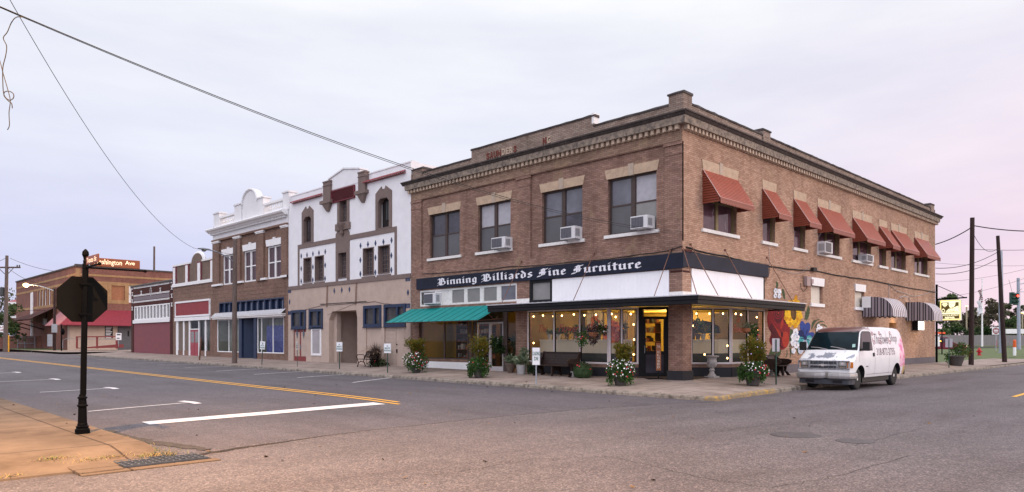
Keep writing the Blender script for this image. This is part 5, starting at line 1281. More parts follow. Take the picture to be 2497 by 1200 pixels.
for l, r in pil: m.box(max(V0,pA(l,640)[0]), min(V1,pA(r,640)[0]), -.12, -.001, z0_-.05, 9.14)
m.box(V0, V1, -.16, -.001, 9.28, 9.42)
for k in range(4): m.box(V0, V1, -.012, -.001, z0_-.35-.28*k-.02, z0_-.35-.28*k)
m.build('wall', m_brick2, b2)
shell(T, b2, V0+.01, V1-.01, 20, 10.5, m_brick2)
m = MB(T)
for l, r in pil: a, b = pA(l,640)[0], pA(r,640)[0]; m.box(max(V0,a-.05), min(V1,b+.05), -.19, -.001, 9.20, 9.278); m.box(max(V0,a-.02), min(V1,b+.02), -.15, -.001, 9.12, 9.198)
m.build('pilaster_cap', m_whitepaint, b2)
m = MB(T); m.box(V0, V1, -.03, .3, 9.42, 9.95); m.build('white_frieze', m_whitebrick, b2)
m = MB(T); m.prismx([(0,9.95),(-.25,9.95),(-.30,10.03),(-.45,10.10),(-.50,10.2),(-.46,10.27),(0,10.32)], V0-.35, V1+.0); u = V0-.1
while u < V1-.15: m.box(u, u+.11, -.2, -.03, 9.80, 9.949); u += .22
m.build('cornice', m_whitepaint, b2)
m = MB(T); A_ = lambda px: pA(px,500)[0]
for l, r, z in ((522.6,536,11.42),(573,590,11.58),(629,643,11.58),(691,706,11.42)): m.box(A_(l), A_(r), -.05, .5, 10.28, z); m.box(A_(l)-.06, A_(r)+.06, -.11, .56, z, z+.1)
ca, cb_ = A_(590)+.061, A_(629)-.061; cx_ = (ca+cb_)/2; rr = (cb_-ca)/2; top = 12.46; pts = [(ca,10.28),(cb_,10.28),(cb_,11.5)]+[(cx_+rr*math.cos(q)*.98, 11.5+(top-11.5)*math.sin(q)) for q in (PI*i/16 for i in range(17))]+[(ca,11.5)]
m.prism(pts, 0, .45)
arc = [(cx_+rr*math.cos(q)*.98, 11.5+(top-11.5)*math.sin(q)) for q in (PI*i/16 for i in range(17))]
m.tube([(x,-.02,z) for x, z in arc], .09, 6); m.build('parapet', m_whitebrick, b2)
m = MB(T); m.add([v for x, z in arc for v in ((x,.05,z+.07),(x,.44,z+.03))], [(2*i,2*i+1,2*i+3,2*i+2) for i in range(16)]); m.build('arch_coping', m_whitebrick, b2)
m = MB(T)
for l, r in ((536,573),(643,691)):
    a, b = A_(l)+.07, A_(r)-.07; m.box(a, b, .02, .3, 11.02, 11.16); m.box(a, b, .02, .3, 10.28, 10.48); n = max(3, int((b-a)/.3))
    for i in range(n): m.lathe([(.06,0),(.06,.06),(.03,.1),(.075,.22),(.04,.38),(.03,.44),(.06,.5),(.06,.54)], (lerp(a,b,(i+.5)/n),.16,10.48), 8)
m.build('balustrade', m_whitepaint, b2)
for a, b, c, d in W2:
    m = MB(T); x = (a+b)/2; zc = lerp(c, d, .5); frame(m, a, b, c, d, .05, .14, .1); m.box(x-.09, x+.09, .04, .14, c+.1, d-.1)
    for s, e in ((a+.1,x-.09),(x+.09,b-.1)): m.box(s, e, .06, .13, zc-.04, zc+.04)
    f = m.build('window', m_whitepaint, b2); m = MB(T); m.quad((a+.05,.12,c+.05),(b-.05,.12,c+.05),(b-.05,.12,d-.05),(a+.05,.12,d-.05)); m.build('pane', m_plumboard, f)
    m = MB(T); m.prism([(a-.02,d),(b+.02,d),(b+.14,d+.45),(x+.14,d+.45),(x+.14,d+.56),(x-.14,d+.56),(x-.14,d+.45),(a-.14,d+.45)], -.09, .04); m.build('lintel', m_whitepaint, b2)
m = MB(T)
for (s, e) in ((V0, W2[0][0]-.0), (W2[0][1], W2[1][0]), (W2[1][1], W2[2][0]), (W2[2][1], V1)): m.box(s+.5*(e-s) if e < V1-.1 and s > V0+.1 else s, e, -.15, -.001, z0_-.02, z0_+.12)
m.build('sill_band', m_whitepaint, b2)
m = MB(T); a, b = tr[0], tr[1]; frame(m, a, b, tz0, tz1, -.03, .1, .09); m.quad((a,.16,tz0),(b,.16,tz0),(b,.16,tz1),(a,.16,tz1)); n = 11
for i in range(1, n): x = lerp(a, b, i/n); m.box(x-.09, x+.09, -.01, .12, tz0+.09, tz1-.09)
f = m.build('transom_window', m_blue, b2); m = MB(T)
for i in range(1, n): x = lerp(a, b, (i+.55)/n); m.box(x-.09, x+.15, .13, .15, tz0+.12, tz1-.2)
m.build('pane', pane('grey shaded pane', (.13,.14,.19), .3, .15), f)
m = MB(T); m.box(V0+.35, V1-.35, -.32, -.001, zs1+.12, zs1+.20); m.box(V0+.4, V1-.4, -.27, -.001, zs1+.0, zs1+.118); m.build('shop_cornice', m_chipped, b2)
m = MB(T); m.add([(V0+.36,-.31,zs1+.21),(V1-.36,-.31,zs1+.21),(V1-.36,-.002,zs1+.5),(V0+.36,-.002,zs1+.5)], [(0,1,2,3)]); m.build('cornice_roof', m_metalroof, b2)
m_oldshop = M('empty shop back wall', (.26,.27,.23), .8, 0, .35, .9); m_curtain = M('blue violet curtain', (.07,.085,.26), .8, 0, .35, 5)
def oldwindow(T, par, a, b, c, d, mull, fm, back, y=.06):
    m = MB(T); frame(m, a, b, c, d, y-.05, y+.03, .07)
    for q in mull: x = lerp(a, b, q); m.box(x-.03, x+.03, y-.04, y+.02, c+.07, d-.07)
    f = m.build('shop_window', fm, par); m = MB(T); m.quad((a+.06,y,c+.06),(b-.06,y,c+.06),(b-.06,y,d-.06),(a+.06,y,d-.06)); m.build('pane', m_glass, f)
    m = MB(T); m.quad((a,.9,c-.6),(b,.9,c-.6),(b,.9,d+.1),(a,.9,d+.1)); m.quad((a,.1,c-.6),(a,.9,c-.6),(a,.9,d+.1),(a,.1,d+.1)); m.quad((b,.9,c-.6),(b,.1,c-.6),(b,.1,d+.1),(b,.9,d+.1)); m.quad((a,.1,d+.1),(a,.9,d+.1),(b,.9,d+.1),(b,.1,d+.1)); m.build('display_back', back, f); return f
oldwindow(T, b2, *sl1[:2], zs0, zs1, (.5,.93), m_whitepaint, m_oldshop); f = oldwindow(T, b2, *sl2[:2], zs0, zs1, (.16,.59), m_whitepaint, m_oldshop)
m = MB(T); a, b = lerp(*sl2[:2],.2), sl2[1]-.1; n = 34; m.add([v for i in range(n+1) for v in ((lerp(a,b,i/n),.32+.05*(i % 2),zs0+.0),(lerp(a,b,i/n),.32+.05*(i % 2),zs0+1.9+.04*math.sin(i)))], [(2*i,2*i+2,2*i+3,2*i+1) for i in range(n)]); m.build('curtain', m_curtain, f)
m = MB(T); a, b = de; m.box(a-.12, a+.35, -.06, .1, .2, zs1); m.box(b-.3, b+.12, -.06, .1, .2, zs1); m.quad((a+.35,.1,.2),(a+1.3,1.6,.2),(a+1.3,1.6,zs1),(a+.35,.1,zs1)); m.quad((b-.3,.1,.2),(b-.3,1.6,.2),(b-.3,1.6,zs1),(b-.3,.1,zs1)); m.quad((a,.1,zs1),(a,1.7,zs1),(b,1.7,zs1),(b,.1,zs1)); m.build('entry_panel', m_blue, b2)
m = MB(T); m.box(a+1.3, b-.3, 1.6, 1.66, .2, zs1); dr = m.build('shop_door', m_redpaint, b2); m = MB(T); m.box(b-.55,b-.5,1.55,1.6,1.2,1.4); m.build('handle', m_steel, dr)
# ---- low grey brown shop with arched parapet
S0, S1 = -50.3, -41.86
s3, T = rowthing('grey_brick_shop', 'low grey brown brick shop with white strips, small arched parapet and red sign panel', 'building', S0)
zb0 = 6.35
f3 = rA(430,512,785,858); zf1 = 3.3; zf0 = .55
m = MB(T); wall(m, S0, S1, zf1+.2, zb0, [])
wall(m, S0, S1, 0, zf1+.2, [(pA(431,800)[0], pA(512,800)[0], 0, zf1, .1)])
for k in range(3): m.box(S0, S1, -.012, -.001, zb0-.45-.32*k, zb0-.43-.32*k)
m.build('wall', m_brick2, s3); shell(T, s3, S0+.01, S1-.01, 18, 7.9, m_brick2)
cxx = pA(478,640)[0]
m = MB(T); m.box(S0, S1, .05, .4, zb0, 8.0); m.prism([(cxx-1.15,8.0),(cxx+1.15,8.0)]+[(cxx+1.15*math.cos(q), 8.0+.74*math.sin(q)) for q in (PI*i/12 for i in range(13))], .06, .38); m.build('parapet', m_brick3, s3)
m = MB(T); m.box(S0, cxx-1.2, -.03, .42, 8.0, 8.14); m.box(cxx+1.2, S1, -.03, .42, 8.0, 8.14); m.tube([(cxx+1.18*math.cos(q), .2, 8.05+.74*math.sin(q)) for q in (PI*i/14 for i in range(15))], .14, 6)
m.box(S0, S1+.5, -.1, -.001, zb0-.12, zb0+.14)
for l, r in ((424,429),(454,459.5),(483.5,490),(515,520)): m.box(pA(l,680)[0], pA(r,680)[0], -.08, .049, zb0+.141, 7.9)
m.build('white_trim', m_whitepaint, s3)
m = MB(T)
for l, r in ((424,429),(454,459.5),(483.5,490),(515,520)): a, b = pA(l,680)[0], pA(r,680)[0]; m.box(a-.12, a-.001, -.06, .048, zb0+.142, 7.95); m.box(b+.001, b+.1, -.06, .048, zb0+.142, 7.95); m.box(a, b, -.085, .047, 7.901, 7.99)
m.build('plum_trim', m_mauve, s3)
a, b, _, _ = rA(429,514,745,777); c, d = 3.62, 4.95
m = MB(T); frame(m, a, b, c, d, -.1, -.001, .14); m.box(a, b, -.14, -.001, 3.3, 3.58); f = m.build('sign_frame', m_whitepaint, s3); m = MB(T); m.quad((a+.1,-.05,c+.1),(b-.1,-.05,c+.1),(b-.1,-.05,d-.1),(a+.1,-.05,d-.1)); m.build('sign_panel', m_redpanel, f)
m = MB(T); q = [pA(v,820)[0] for v in (430,435,447,450,461,464,484.5,486,500,503,512)]
for l, r in ((q[0],q[1]),(q[2],q[3]),(q[4],q[5]),(q[6],q[7]),(q[8],q[9])): m.box(l, r, -.03, .08, .2, zf1)
m.box(q[5]+.001, q[6]-.001, -.02, .07, 2.55, 2.63); fm_ = m.build('shop_window', m_whitepaint, s3)
m = MB(T)
for l, r in ((q[1],q[2]),(q[3],q[4])): m.quad((l,.03,.85),(r,.03,.85),(r,.03,zf1),(l,.03,zf1))
m.build('boarded_pane', M('brown board', (.15,.115,.09), .8, 0, .1, 2), fm_)
m = MB(T); m.box(q[0], q[4], -.02, .08, .2, .85); m.box(q[7], q[10], -.02, .08, .2, .85); m.build('brick_sill', m_brick2, s3)
m = MB(T)
for l, r in ((q[7],q[8]),(q[9],q[10])): m.quad((l,.04,.85),(r,.04,.85),(r,.04,zf1),(l,.04,zf1))
m.quad((q[5],.04,2.63),(q[6],.04,2.63),(q[6],.04,zf1),(q[5],.04,zf1)); m.build('pane', m_glass, fm_)
m = MB(T); m.quad((q[5],1.0,.2),(q[10],1.0,.2),(q[10],1.0,zf1),(q[5],1.0,zf1)); m.build('display_back', m_oldshop, fm_)
m = MB(T); l, r = q[5], q[6]; x = (l+r)/2; m.box(l, x-.01, .02, .07, .22, 2.54); m.box(x+.01, r, .02, .07, .22, 2.54)
for s, e in ((l+.1,x-.1),(x+.1,r-.1)):
    for z in (.4,.75,1.1): m.box(s, e, .005, .02, z, z+.25)
dr = m.build('red_door', M('rose red door paint', (.30,.045,.06), .5, 0, .1, 4), s3); m = MB(T)
for s, e in ((l+.12,x-.12),(x+.12,r-.12)): m.quad((s,.012,1.5),(e,.012,1.5),(e,.012,2.4),(s,.012,2.4))
m.build('pane', m_frost, dr)
# ---- dark maroon shop
D0, D1 = -61.3, -50.32
d4, T = rowthing('maroon_brick_shop', 'low dark maroon brick shop with white brick patterns and a walled up mauve front', 'building', D0)
zt4 = 6.75; pl = rA(324,415.5,784,862); wz0, wz1 = 3.62, 4.85; pn0, pn1 = pA(325,800)[0], pA(414.5,800)[0]
m = MB(T); wall(m, D0, D1, 0, zt4, [(pn0,pn1,0,3.3,.06), (pn0,pn1,wz0,wz1+.1,.15)]); m.build('wall', m_maroon, d4); shell(T, d4, D0+.01, D1-.01, 18, zt4, m_maroon)
m = MB(T); rough_cap(m, D0, D1, -.06, .3, zt4, .22, .5); m.build('coping', m_coping, d4)
m = MB(T); m.quad((pn0,.05,.1),(pn1,.05,.1),(pn1,.05,3.3),(pn0,.05,3.3)); m.build('blank_front', m_mauve, d4)
m = MB(T); m.box(pn0, pn1, -.06, .04, 3.3, 3.62); frame(m, pn0+.3, pn1, wz0, wz1+.08, -.01, .1, .1); n = 11
for i in range(1, n): x = lerp(pn0+.3, pn1, i/n); m.box(x-.13, x+.13, .0, .09, wz0+.1, wz1-.02)
f = m.build('transom_window', m_whitepaint, d4); m = MB(T); m.quad((pn0+.3,.06,wz0),(pn1,.06,wz0),(pn1,.06,wz1),(pn0+.3,.06,wz1)); m.build('pane', m_frost, f)
m = MB(T)
for z in (5.35, 5.27, 5.95, 5.87, 6.62, 6.70): m.box(pn0+.1, pn1-.1, -.02, -.001, z, z+.05)
m.mi = 1; m.box(pn0+.1, pn1-.1, -.015, -.001, 5.45, 5.80); m.mi = 0
def motif(px, py, big=False):
    u, z = pA(px, py)
    for (dx, dz) in ((-.12,.14),(.12,.14),(0,.14),(0,0),(0,.07),(0,-.07),(-.12,-.14),(.12,-.14),(0,-.14)) if not big else ((0,.42),(0,.3),(-.14,.2),(.14,.2),(-.2,.05),(.2,.05),(-.2,-.08),(.2,-.08),(-.14,-.2),(.14,-.2),(0,-.3),(0,-.42)):
        m.box(u+dx-.07, u+dx+.07, -.02, -.001, z+dz-.03, z+dz+.03)
for x, y in ((223,370),(455,332),(115,386),(595,308),(115,472),(595,406),(113,563),(595,513),(112,310),(590,228)): motif(300+x/5, 640+y/5)
motif(368, 710, True)
m.build('brick_pattern', [m_whitepaint, M('grey soldier bricks', (.17,.14,.155), .8, 0, .2, 6)], d4)
# ---------------------------------------------------------------- across the far crossing: two storey red brick building
YF = 99.8
fx = lambda px, py: onY(px, py, YF)
c0 = fx(185, 850); X0 = c0[0]; X1 = fx(425, 800)[0]+2; zt = fx(185,650)[2]; zg = .55
fb = thing('red_brick_building', 'two storey red brick building with yellow brick bands and a red shingle skirt roof', 'building', (X0, YF, 0))
def F_(px, py): p = fx(px, py); return (p[0]-X0, p[2])
L = 34
m = MB(); wall(m, 0, X1-X0, 0, zt, [(*F_(268,690)[:1], F_(308,690)[0], F_(268,734)[1], F_(268,692)[1], .1), (F_(314,690)[0], F_(322,690)[0], F_(314,738)[1], F_(314,695)[1], .3)])
LT = Matrix.Rotation(-PI/2, 4, 'Z')                     # its long side runs up the street: u negative to the left
def G_(px, py): p = onX(px, py, X0); return (YF-p[1], p[2])
m.T = LT; lw = [(G_(l,700)[0], G_(r,700)[0], G_(150,739)[1], G_(150,694)[1], .25) for l, r in ((93.5,96.5),(100.5,104),(108,112),(118,122),(128,133),(146,152),(157,161))]
wall(m, -L, 0, 0, zt, lw); m.T = None; m.quad((0,0,zt-.5),(X1-X0,0,zt-.5),(X1-X0,L,zt-.5),(0,L,zt-.5)); m.quad((0,L,0),(X1-X0,L,0),(X1-X0,L,zt),(0,L,zt)); m.build('wall', m_redbrick, fb)
m = MB()
for za, zb_ in ((F_(200,672)[1], F_(200,667)[1]), (F_(200,692)[1]+.05, F_(200,687)[1]+.1)):
    m.box(-.03, X1-X0, -.036, -.001, za, zb_); m.T = LT; m.box(-L, -.001, -.03, -.001, za, zb_); m.T = None
a, b = F_(262,700)[0], F_(314,700)[0]; z0, z1 = F_(262,740)[1], F_(262,687)[1]; frame(m, a, b, z0, z1, -.03, -.001, .45); m.box(-.03, .5, -.031, -.001, zt-2.2, zt-.2)
m.box(F_(236,700)[0], a-.01, -.028, -.001, z0, z1)
m.T = LT; m.box(-L, -.5, -.028, -.001, lw[0][2]-.35, lw[0][2]); 
for q in lw: m.box(q[0]-.45, q[0], -.028, -.001, lw[0][2]+.001, lw[0][3]); 
m.build('yellow_band', m_yellow, fb)
m = MB(); q = [F_(268,690)[0], F_(308,690)[0], F_(268,734)[1], F_(268,692)[1]]; m.quad((q[0],.09,q[2]),(q[1],.09,q[2]),(q[1],.09,q[3]),(q[0],.09,q[3])); m.build('bricked_window', m_orbrick, fb)
m = MB(); m.box(-.1, X1-X0, -.12, .3, zt, zt+.18); m.box(-.1, 1.3, -.15, .3, zt+.18, zt+.32); m.T = LT; m.box(-L, -.12, -.12, .3, zt, zt+.18); m.build('coping', m_coping, fb)
m = MB(); q = [F_(314,690)[0], F_(322,690)[0], F_(314,738)[1], F_(314,695)[1]]; frame(m, *q, .1, .2, .12); m.box(q[0], q[1], .1, .2, (q[2]+q[3])/2-.08, (q[2]+q[3])/2+.08); m.quad((q[0],.18,q[2]),(q[1],.18,q[2]),(q[1],.18,q[3]),(q[0],.18,q[3])); m.build('window', m_whitepaint, fb)
for q in lw:
    m = MB(LT); frame(m, q[0]+.02, q[1]-.02, q[2], q[3], .1, .2, .12); f = m.build('window', m_whitepaint, fb); m = MB(LT); m.quad((q[0],.18,q[2]),(q[1],.18,q[2]),(q[1],.18,q[3]),(q[0],.18,q[3])); m.build('pane', m_glassgrey, f)
# shingled skirt roof, beige shop front beneath
zr0, zr1 = F_(200,793)[1], F_(250,757)[1]; xr1 = F_(322,790)[0]+.6
n = 8; rf = MB()
for k in range(n):
    za, zb_ = lerp(zr0,zr1,k/n), lerp(zr0,zr1,(k+1)/n); oa, ob = lerp(2.2,0,k/n), lerp(2.2,0,(k+1)/n); rf.quad((-oa,-oa,za),(xr1,-oa,za),(xr1,-ob,zb_+.05),(-ob,-ob,zb_+.05)); rf.quad((-oa,-oa,za-.08),(xr1,-oa,za-.08),(xr1,-oa,za),(-oa,-oa,za))
rf.mi = 1
for k in range(n):
    za, zb_ = lerp(zr0,zr1,k/n), lerp(zr0,zr1,(k+1)/n); oa, ob = lerp(2.2,0,k/n), lerp(2.2,0,(k+1)/n); rf.quad((-oa,7-ob,za),(-oa,-oa,za),(-ob,-ob,zb_+.05),(-ob,7-ob,zb_+.05)); rf.quad((-oa,7-ob,za-.08),(-oa,-oa,za-.08),(-oa,-oa,za),(-oa,7-ob,za))
rf.build('shingle_roof', [m_redshingle, m_mauveshingle], fb)
m = MB(); m.box(-.9, xr1, -.9, -.01, 0, zr0-.1)
for x in (0,.6,1.2,1.8,2.4,3.0): m.box(x-.85, x-.83, -.92, -.9, .3, zr0-.1)
sf_ = m.build('shop_front', m_beige, fb)
m = MB(); a, b = F_(284,830)[0], F_(313,830)[0]; m.box(a-.12, b+.12, -.96, -.905, .3, 3.5); m.build('door_frame', m_greydoor, sf_); m = MB(); m.box(a, b, -.99, -.961, .3, 3.3); m.mi = 1; m.box((a+b)/2+.3, (a+b)/2+.5, -1.0, -.991, 2.2, 2.9); m.build('door', [m_greydoor, m_hole], fb)
m = MB(); a, b = F_(250.5,830)[0], F_(269.5,830)[0]; z0, z1 = F_(260,825)[1], F_(260,796)[1]; m.box(a, b, -.94, -.901, z0, z1); m.mi = 1
for k in range(8): z = lerp(z1, z0, (k+.6)/8); m.box(a+.08, b-.08-.1*(k % 3), -.95, -.941, z-.05, z+.04)
m.build('notice_board', [m_blackpaint, m_signwhite], fb)
m = MB(); m.box(a+.1, b-.2, -.93, -.9, zr0-.6, zr0-.3); m.T = LT; m.box(-20,-7.1,-.05,-.001,2.6,2.8)
m = MB(LT); a, b, z = -17, -8.5, F_(80,783)[1]                     # lean-to canopy on the long side
m.add([(-24,-.02,G_(108,762)[1]),(-9,-.02,G_(108,752)[1]),(-9,-3.0,G_(85,783)[1]),(-24,-3.0,G_(85,783)[1])], [(0,1,2,3)])
for u in (-23.5,-16,-9.2): m.tube([(u,-.02,3.2),(u,-2.9,4.1)], .07, 4)
m.tube([(-24,-2.95,4.4),(-9,-2.95,4.4)], .1, 4); m.build('side_canopy', m_maroon, fb)
m = MB(LT); u = G_(113,790)[0]; m.prism([(u-.3,4.0),(u+.5,4.0),(u+.5,5.2),(u+.1,5.6),(u-.3,5.2)], -.02, -.001); m.build('arched_window', m_hole, fb)
ac_far = (X0-.02, YF-(G_(113,790)[0]+.1), 3.7)
# red ramp railing
r0, r1 = onD(186,850,85), onD(286,848,85)
t = thing('ramp_railing', 'dark red wooden access ramp with sloping handrail before the beige shop front', 'railing', r0)
ex = r1[0]-r0[0]; ey = r1[1]-r0[1]; rt = Matrix.Rotation(math.atan2(ey, ex), 4, 'Z'); LR = math.hypot(ex, ey); H1 = onD(286,822,85)[2]-r0[2]; H0 = onD(186,823,85)[2]-r0[2]
m = MB(rt); m.add([(0,-.05,.0),(LR,-.05,.1),(LR,-.05,.5),(0,-.05,.05),(0,1.4,.0),(LR,1.4,.1),(LR,1.4,.5),(0,1.4,.05)], [(0,1,2,3),(7,6,5,4),(3,2,6,7),(1,5,6,2),(0,3,7,4)]); m.build('ramp', m_redpaint, t)
m = MB(rt); m.box(0,.16,-.07,.08,0,H0); m.box(LR*.49,LR*.49+.16,-.07,.08,0,H0+.1); m.box(LR-.16,LR,-.07,.08,0,H1); m.add([(0,-.09,H0),(LR,-.09,H1),(LR,.1,H1),(0,.1,H0),(0,-.09,H0+.13),(LR,-.09,H1+.13),(LR,.1,H1+.13),(0,.1,H0+.13)], [(0,1,5,4),(4,5,6,7),(3,7,6,2),(0,4,7,3),(1,2,6,5)]); m.build('handrail', m_redpaint, t)
m = MB(rt); m.tube([(-1.6,0,0),(-1.6,0,1.0),(-1.2,0,1.15),(LR,0,H1*.8)], .03, 5); m.build('pipe_rail', m_steel, t)
p = onD(289,845,83.5); t = thing('parking_sign', 'small white handicapped parking sign on a thin post before the grey door', 'sign', p); m = MB(); m.tube([(0,0,0),(0,0,1.6)], .03, 5); m.build('post', m_steel, t); m = MB(); m.box(-.3,.3,-.05,-.02,.75,1.55); m.mi = 1; m.box(-.2,.2,-.06,-.051,1.3,1.45); m.box(-.2,.1,-.06,-.051,.9,1.0); m.build('panel', [m_signwhite, m_greydark], t)
p = onD(150,850,82); t = thing('thin_post', 'thin black post with round plate by the beige shop corner', 'post', (p[0],p[1],.4)); m = MB(); m.tube([(0,0,0),(0,0,3.1)], .07, 6); m.build('post', m_blackiron, t); m = MB(); m.ball((.12,0,2.3), .22, 8, 6, 1.8); m.build('plate', m_blackiron, t)
p = onD(374.5,660,110); t = thing('tall_mast', 'thin weathered mast rising behind the red brick parapet', 'mast', (p[0],p[1],0)); m = MB(); m.tube([(0,0,0),(.1,0,onD(376,601,110)[2])], .2, 6, .14); m.build('mast', m_polewood, t)
# lit street lamp on a wooden pole, meter boxes
def arm_lamp(t, top, arm, r=.05, mat=m_steel, lit=None, rise=.5):
    m = MB(); A = Vector(arm); m.tube([Vector(top)+A*s+Vector((0,0,rise*math.sin(s*PI/2))) for s in (0,.15,.35,.6,.85,1)], r, 6); m.build('arm', mat, t)
    e = Vector(top)+A+Vector((0,0,rise)); d = A.normalized(); q = d.cross(Vector((0,0,1)))
    m = MB(); P = []
    for s, w, h in ((-.15,.06,.05),(.05,.12,.08),(.35,.17,.09),(.62,.13,.06),(.7,.04,.02)):
        for k in range(8): an = 2*PI*k/8; P.append(e+d*s+q*w*math.cos(an)+Vector((0,0,h*max(-.35,math.sin(an)))))
    m.add(P, [(8*i+k, 8*i+(k+1)%8, 8*i+8+(k+1)%8, 8*i+8+k) for i in range(4) for k in range(8)]+[tuple(range(8)), tuple(range(39,31,-1))]); h = m.build('lamp_head', mat, t, smooth=True)
    m = MB(); m.ball(e+d*.3+Vector((0,0,-.06)), .15 if not lit else lit, 10, 6, .7); m.build('lens', emis('lit sodium lens', (1,.68,.28), 5) if lit else m_frost, h, smooth=True); return e+d*.3
p = onD(133,855,84); t = thing('street_lamp', 'lit street lamp on a brown wooden pole before the red brick building', 'street lamp', (p[0],p[1],.4)); zt_ = onD(133,710,84)[2]-.4
m = MB(); m.tube([(0,0,0),(0,0,zt_+.3)], .17, 8, .13); m.build('pole', m_poledark, t)
h_ = onD(75,697,84); e = arm_lamp(t, (0,0,zt_), (h_[0]-p[0]-.2, h_[1]-p[1], 0), .06, m_steel, .34, .75)
l = bpy.data.lights.new('far_lamp', 'POINT'); l.energy = 900; l.color = (1,.62,.25); l.shadow_soft_size = .3; lo_ = bpy.data.objects.new('far_lamp', l); C.objects.link(lo_); lo_.location = Vector((p[0],p[1],.4))+e+Vector((0,0,-.6))
m = MB(); m.box(-.35,.2,-.35,-.15,2.2,3.2); m.mi = 0; m.box(-.75,-.3,-.4,-.1,.6,2.0); m.build('meter_box', m_steel, t)
# wooden utility pole with crossarm at the far left
p = onD(13,838,80); t = thing('utility_pole', 'grey wooden utility pole with crossarm at the far left street edge', 'utility pole', (p[0],p[1],.4)); zt_ = onD(18,623,80)[2]-.4
m = MB(); m.tube([(0,0,0),(.15,0,zt_)], .24, 8, .15); m.build('pole', m_polewood, t)
rtv = Vector((sT,-cT,0)); ca = onD(18,652,80)[2]-.4
m = MB(); a = Vector((.1,0,ca))-rtv*1.9; b = Vector((.1,0,ca))+rtv*1.55; m.tube([a,b], .09, 4); m.tube([Vector((.1,0,ca-.9)), Vector((.1,0,ca-.05))+rtv*.8], .04, 4); m.tube([Vector((.1,0,ca-.9)), Vector((.1,0,ca-.05))-rtv*.9], .04, 4); m.build('crossarm', m_polewood, t)
m = MB()
for s in (-1.5,1.2,1.45): m.lathe([(.05,0),(.08,.1),(.05,.2)], Vector((.1,0,ca+.08))+rtv*s, 8)
m.build('insulator', m_greydark, t); m = MB(); m.lathe([(.2,0),(.24,.1),(.24,.9),(.2,1.0)], Vector((.1,0,ca-3.2))-rtv*.45, 10); m.build('transformer', m_greydark, t)
far_pole_top = Vector((p[0],p[1],.4+ca+.1))
# white downpipe / vent stack
p = onD(80,846,104); m = MB(); m.tube([(0,0,0),(0,0,onD(80,715,104)[2]),(.5,0,onD(80,714,104)[2])], .3, 8); tag(m.build('drain_pipe', m_whitepaint, loc=(p[0],p[1],0)), 'tall white pipe standing at the far end of the red brick building', 'pipe')
# houses far left
def house(name, label, px0, px1, pyb, pyt, pyr, d, wallm, roofm):
    a, b = onD(px0,pyb,d), onD(px1,pyb,d); w = (Vector(b)-Vector(a)).length; h = onD(px0,pyt,d)[2]; r = onD(px0,pyr,d)[2]
    t = thing(name, label, 'house', ((a[0]+b[0])/2,(a[1]+b[1])/2,.3), TH-PI/2)
    m = MB(); m.box(-w/2,w/2,0,9,0,h); m.build('wall', wallm, t); m = MB(); m.add([(-w/2-.5,-.6,h),(w/2+.5,-.6,h),(w/2+.5,9.6,h),(-w/2-.5,9.6,h),(-w/2+2,4.5,r),(w/2-2,4.5,r)], [(0,1,5,4),(1,2,5),(2,3,4,5),(3,0,4),(3,2,1,0)]); rr_ = m.build('roof', roofm, t)
    m = MB(); m.box(-w/2-.5,w/2+.5,-.7,-.59,h-.35,h+.05); m.build('fascia', m_whitepaint, rr_)
    for x in (-w/4, w/5):
        m = MB(); frame(m, x-.8, x+.8, 1.2, 3.6, -.06, -.001, .14); m.box(x-.8,x+.8,-.05,-.001,2.35,2.45); f = m.build('window', m_whitepaint, t); m = MB(); m.quad((x-.7,-.02,1.3),(x+.7,-.02,1.3),(x+.7,-.02,3.5),(x-.7,-.02,3.5)); m.build('pane', m_glassgrey, f)
    return t, w, h, r
t, w, h, r = house('brick_house', 'red brick house with a red tiled roof and white trim behind the far left tree', 24, 79, 838, 742, 716, 118, m_redbrick, m_redtile)
m = MB(); m.box(-w/2+1,w/2-1,-1.6,-.7,h-2.6,h-2.2); m.build('porch_roof', m_whitepaint, t)
m = MB(); m.box(w/4,w/4+1.2,3,4.2,r-1.5,r+1.6); m.build('chimney', m_redbrick, t)
p = onD(25,845,100); m = MB(); m.box(-6,6,-.2,.2,0,1.9); m.box(-6,6,-.25,.25,1.9,2.0); o = m.build('garden_wall', m_redbrick, loc=(p[0]+1,p[1],.3)); o.rotation_euler = (0,0,TH-PI/2); tag(o, 'low red brick wall behind the utility pole at the far left', 'wall')
p = onD(4,842,92); t = thing('notice_sign', 'white roadside notice board with red letters at the left edge', 'sign', (p[0],p[1],.3), TH-PI/2); z0, z1 = onD(4,810,92)[2]-.3, onD(4,793,92)[2]-.3
m = MB(); m.box(-.9,.35,-.06,0,z0,z1); m.mi = 1; m.text('A-1', -.3,.2,z1-.4,z1-.12,-.06,.01,.02); m.text('USED CARS', -.85,.3,z0+.15,z0+.38,-.06,.01,.02); m.build('panel', [m_signwhite, m_redpaint], t); m = MB(); m.box(-.8,-.7,.001,.08,0,z1); m.box(.2,.3,.001,.08,0,z1); m.build('post', m_steel, t)
p = onD(20.5,840,82); m = MB(); m.tube([(0,0,0),(0,0,1.9)], .09, 6); tag(m.build('guy_guard', m_liney, loc=(p[0],p[1],.4)), 'yellow plastic sleeve beside the far left utility pole', 'post')
p = onD(57,838,100); t = thing('chain_link_gate', 'grey chain link gate beside the red brick building', 'gate', (p[0],p[1],.3), TH-PI/2); m = MB()
for x in (-.8,.2,1.6): m.tube([(x,0,0),(x,0,1.9)], .05, 5)
for z in (.1,1.0,1.85): m.tube([(-.8,0,z),(1.6,0,z)], .035, 4)
m.build('frame', m_steel, t); m = MB()
for i in range(24): x = -.8+i*.1; m.tube([(x,0,.1),(x,0,1.85)], .008, 3)
m.build('mesh', m_steel, t)
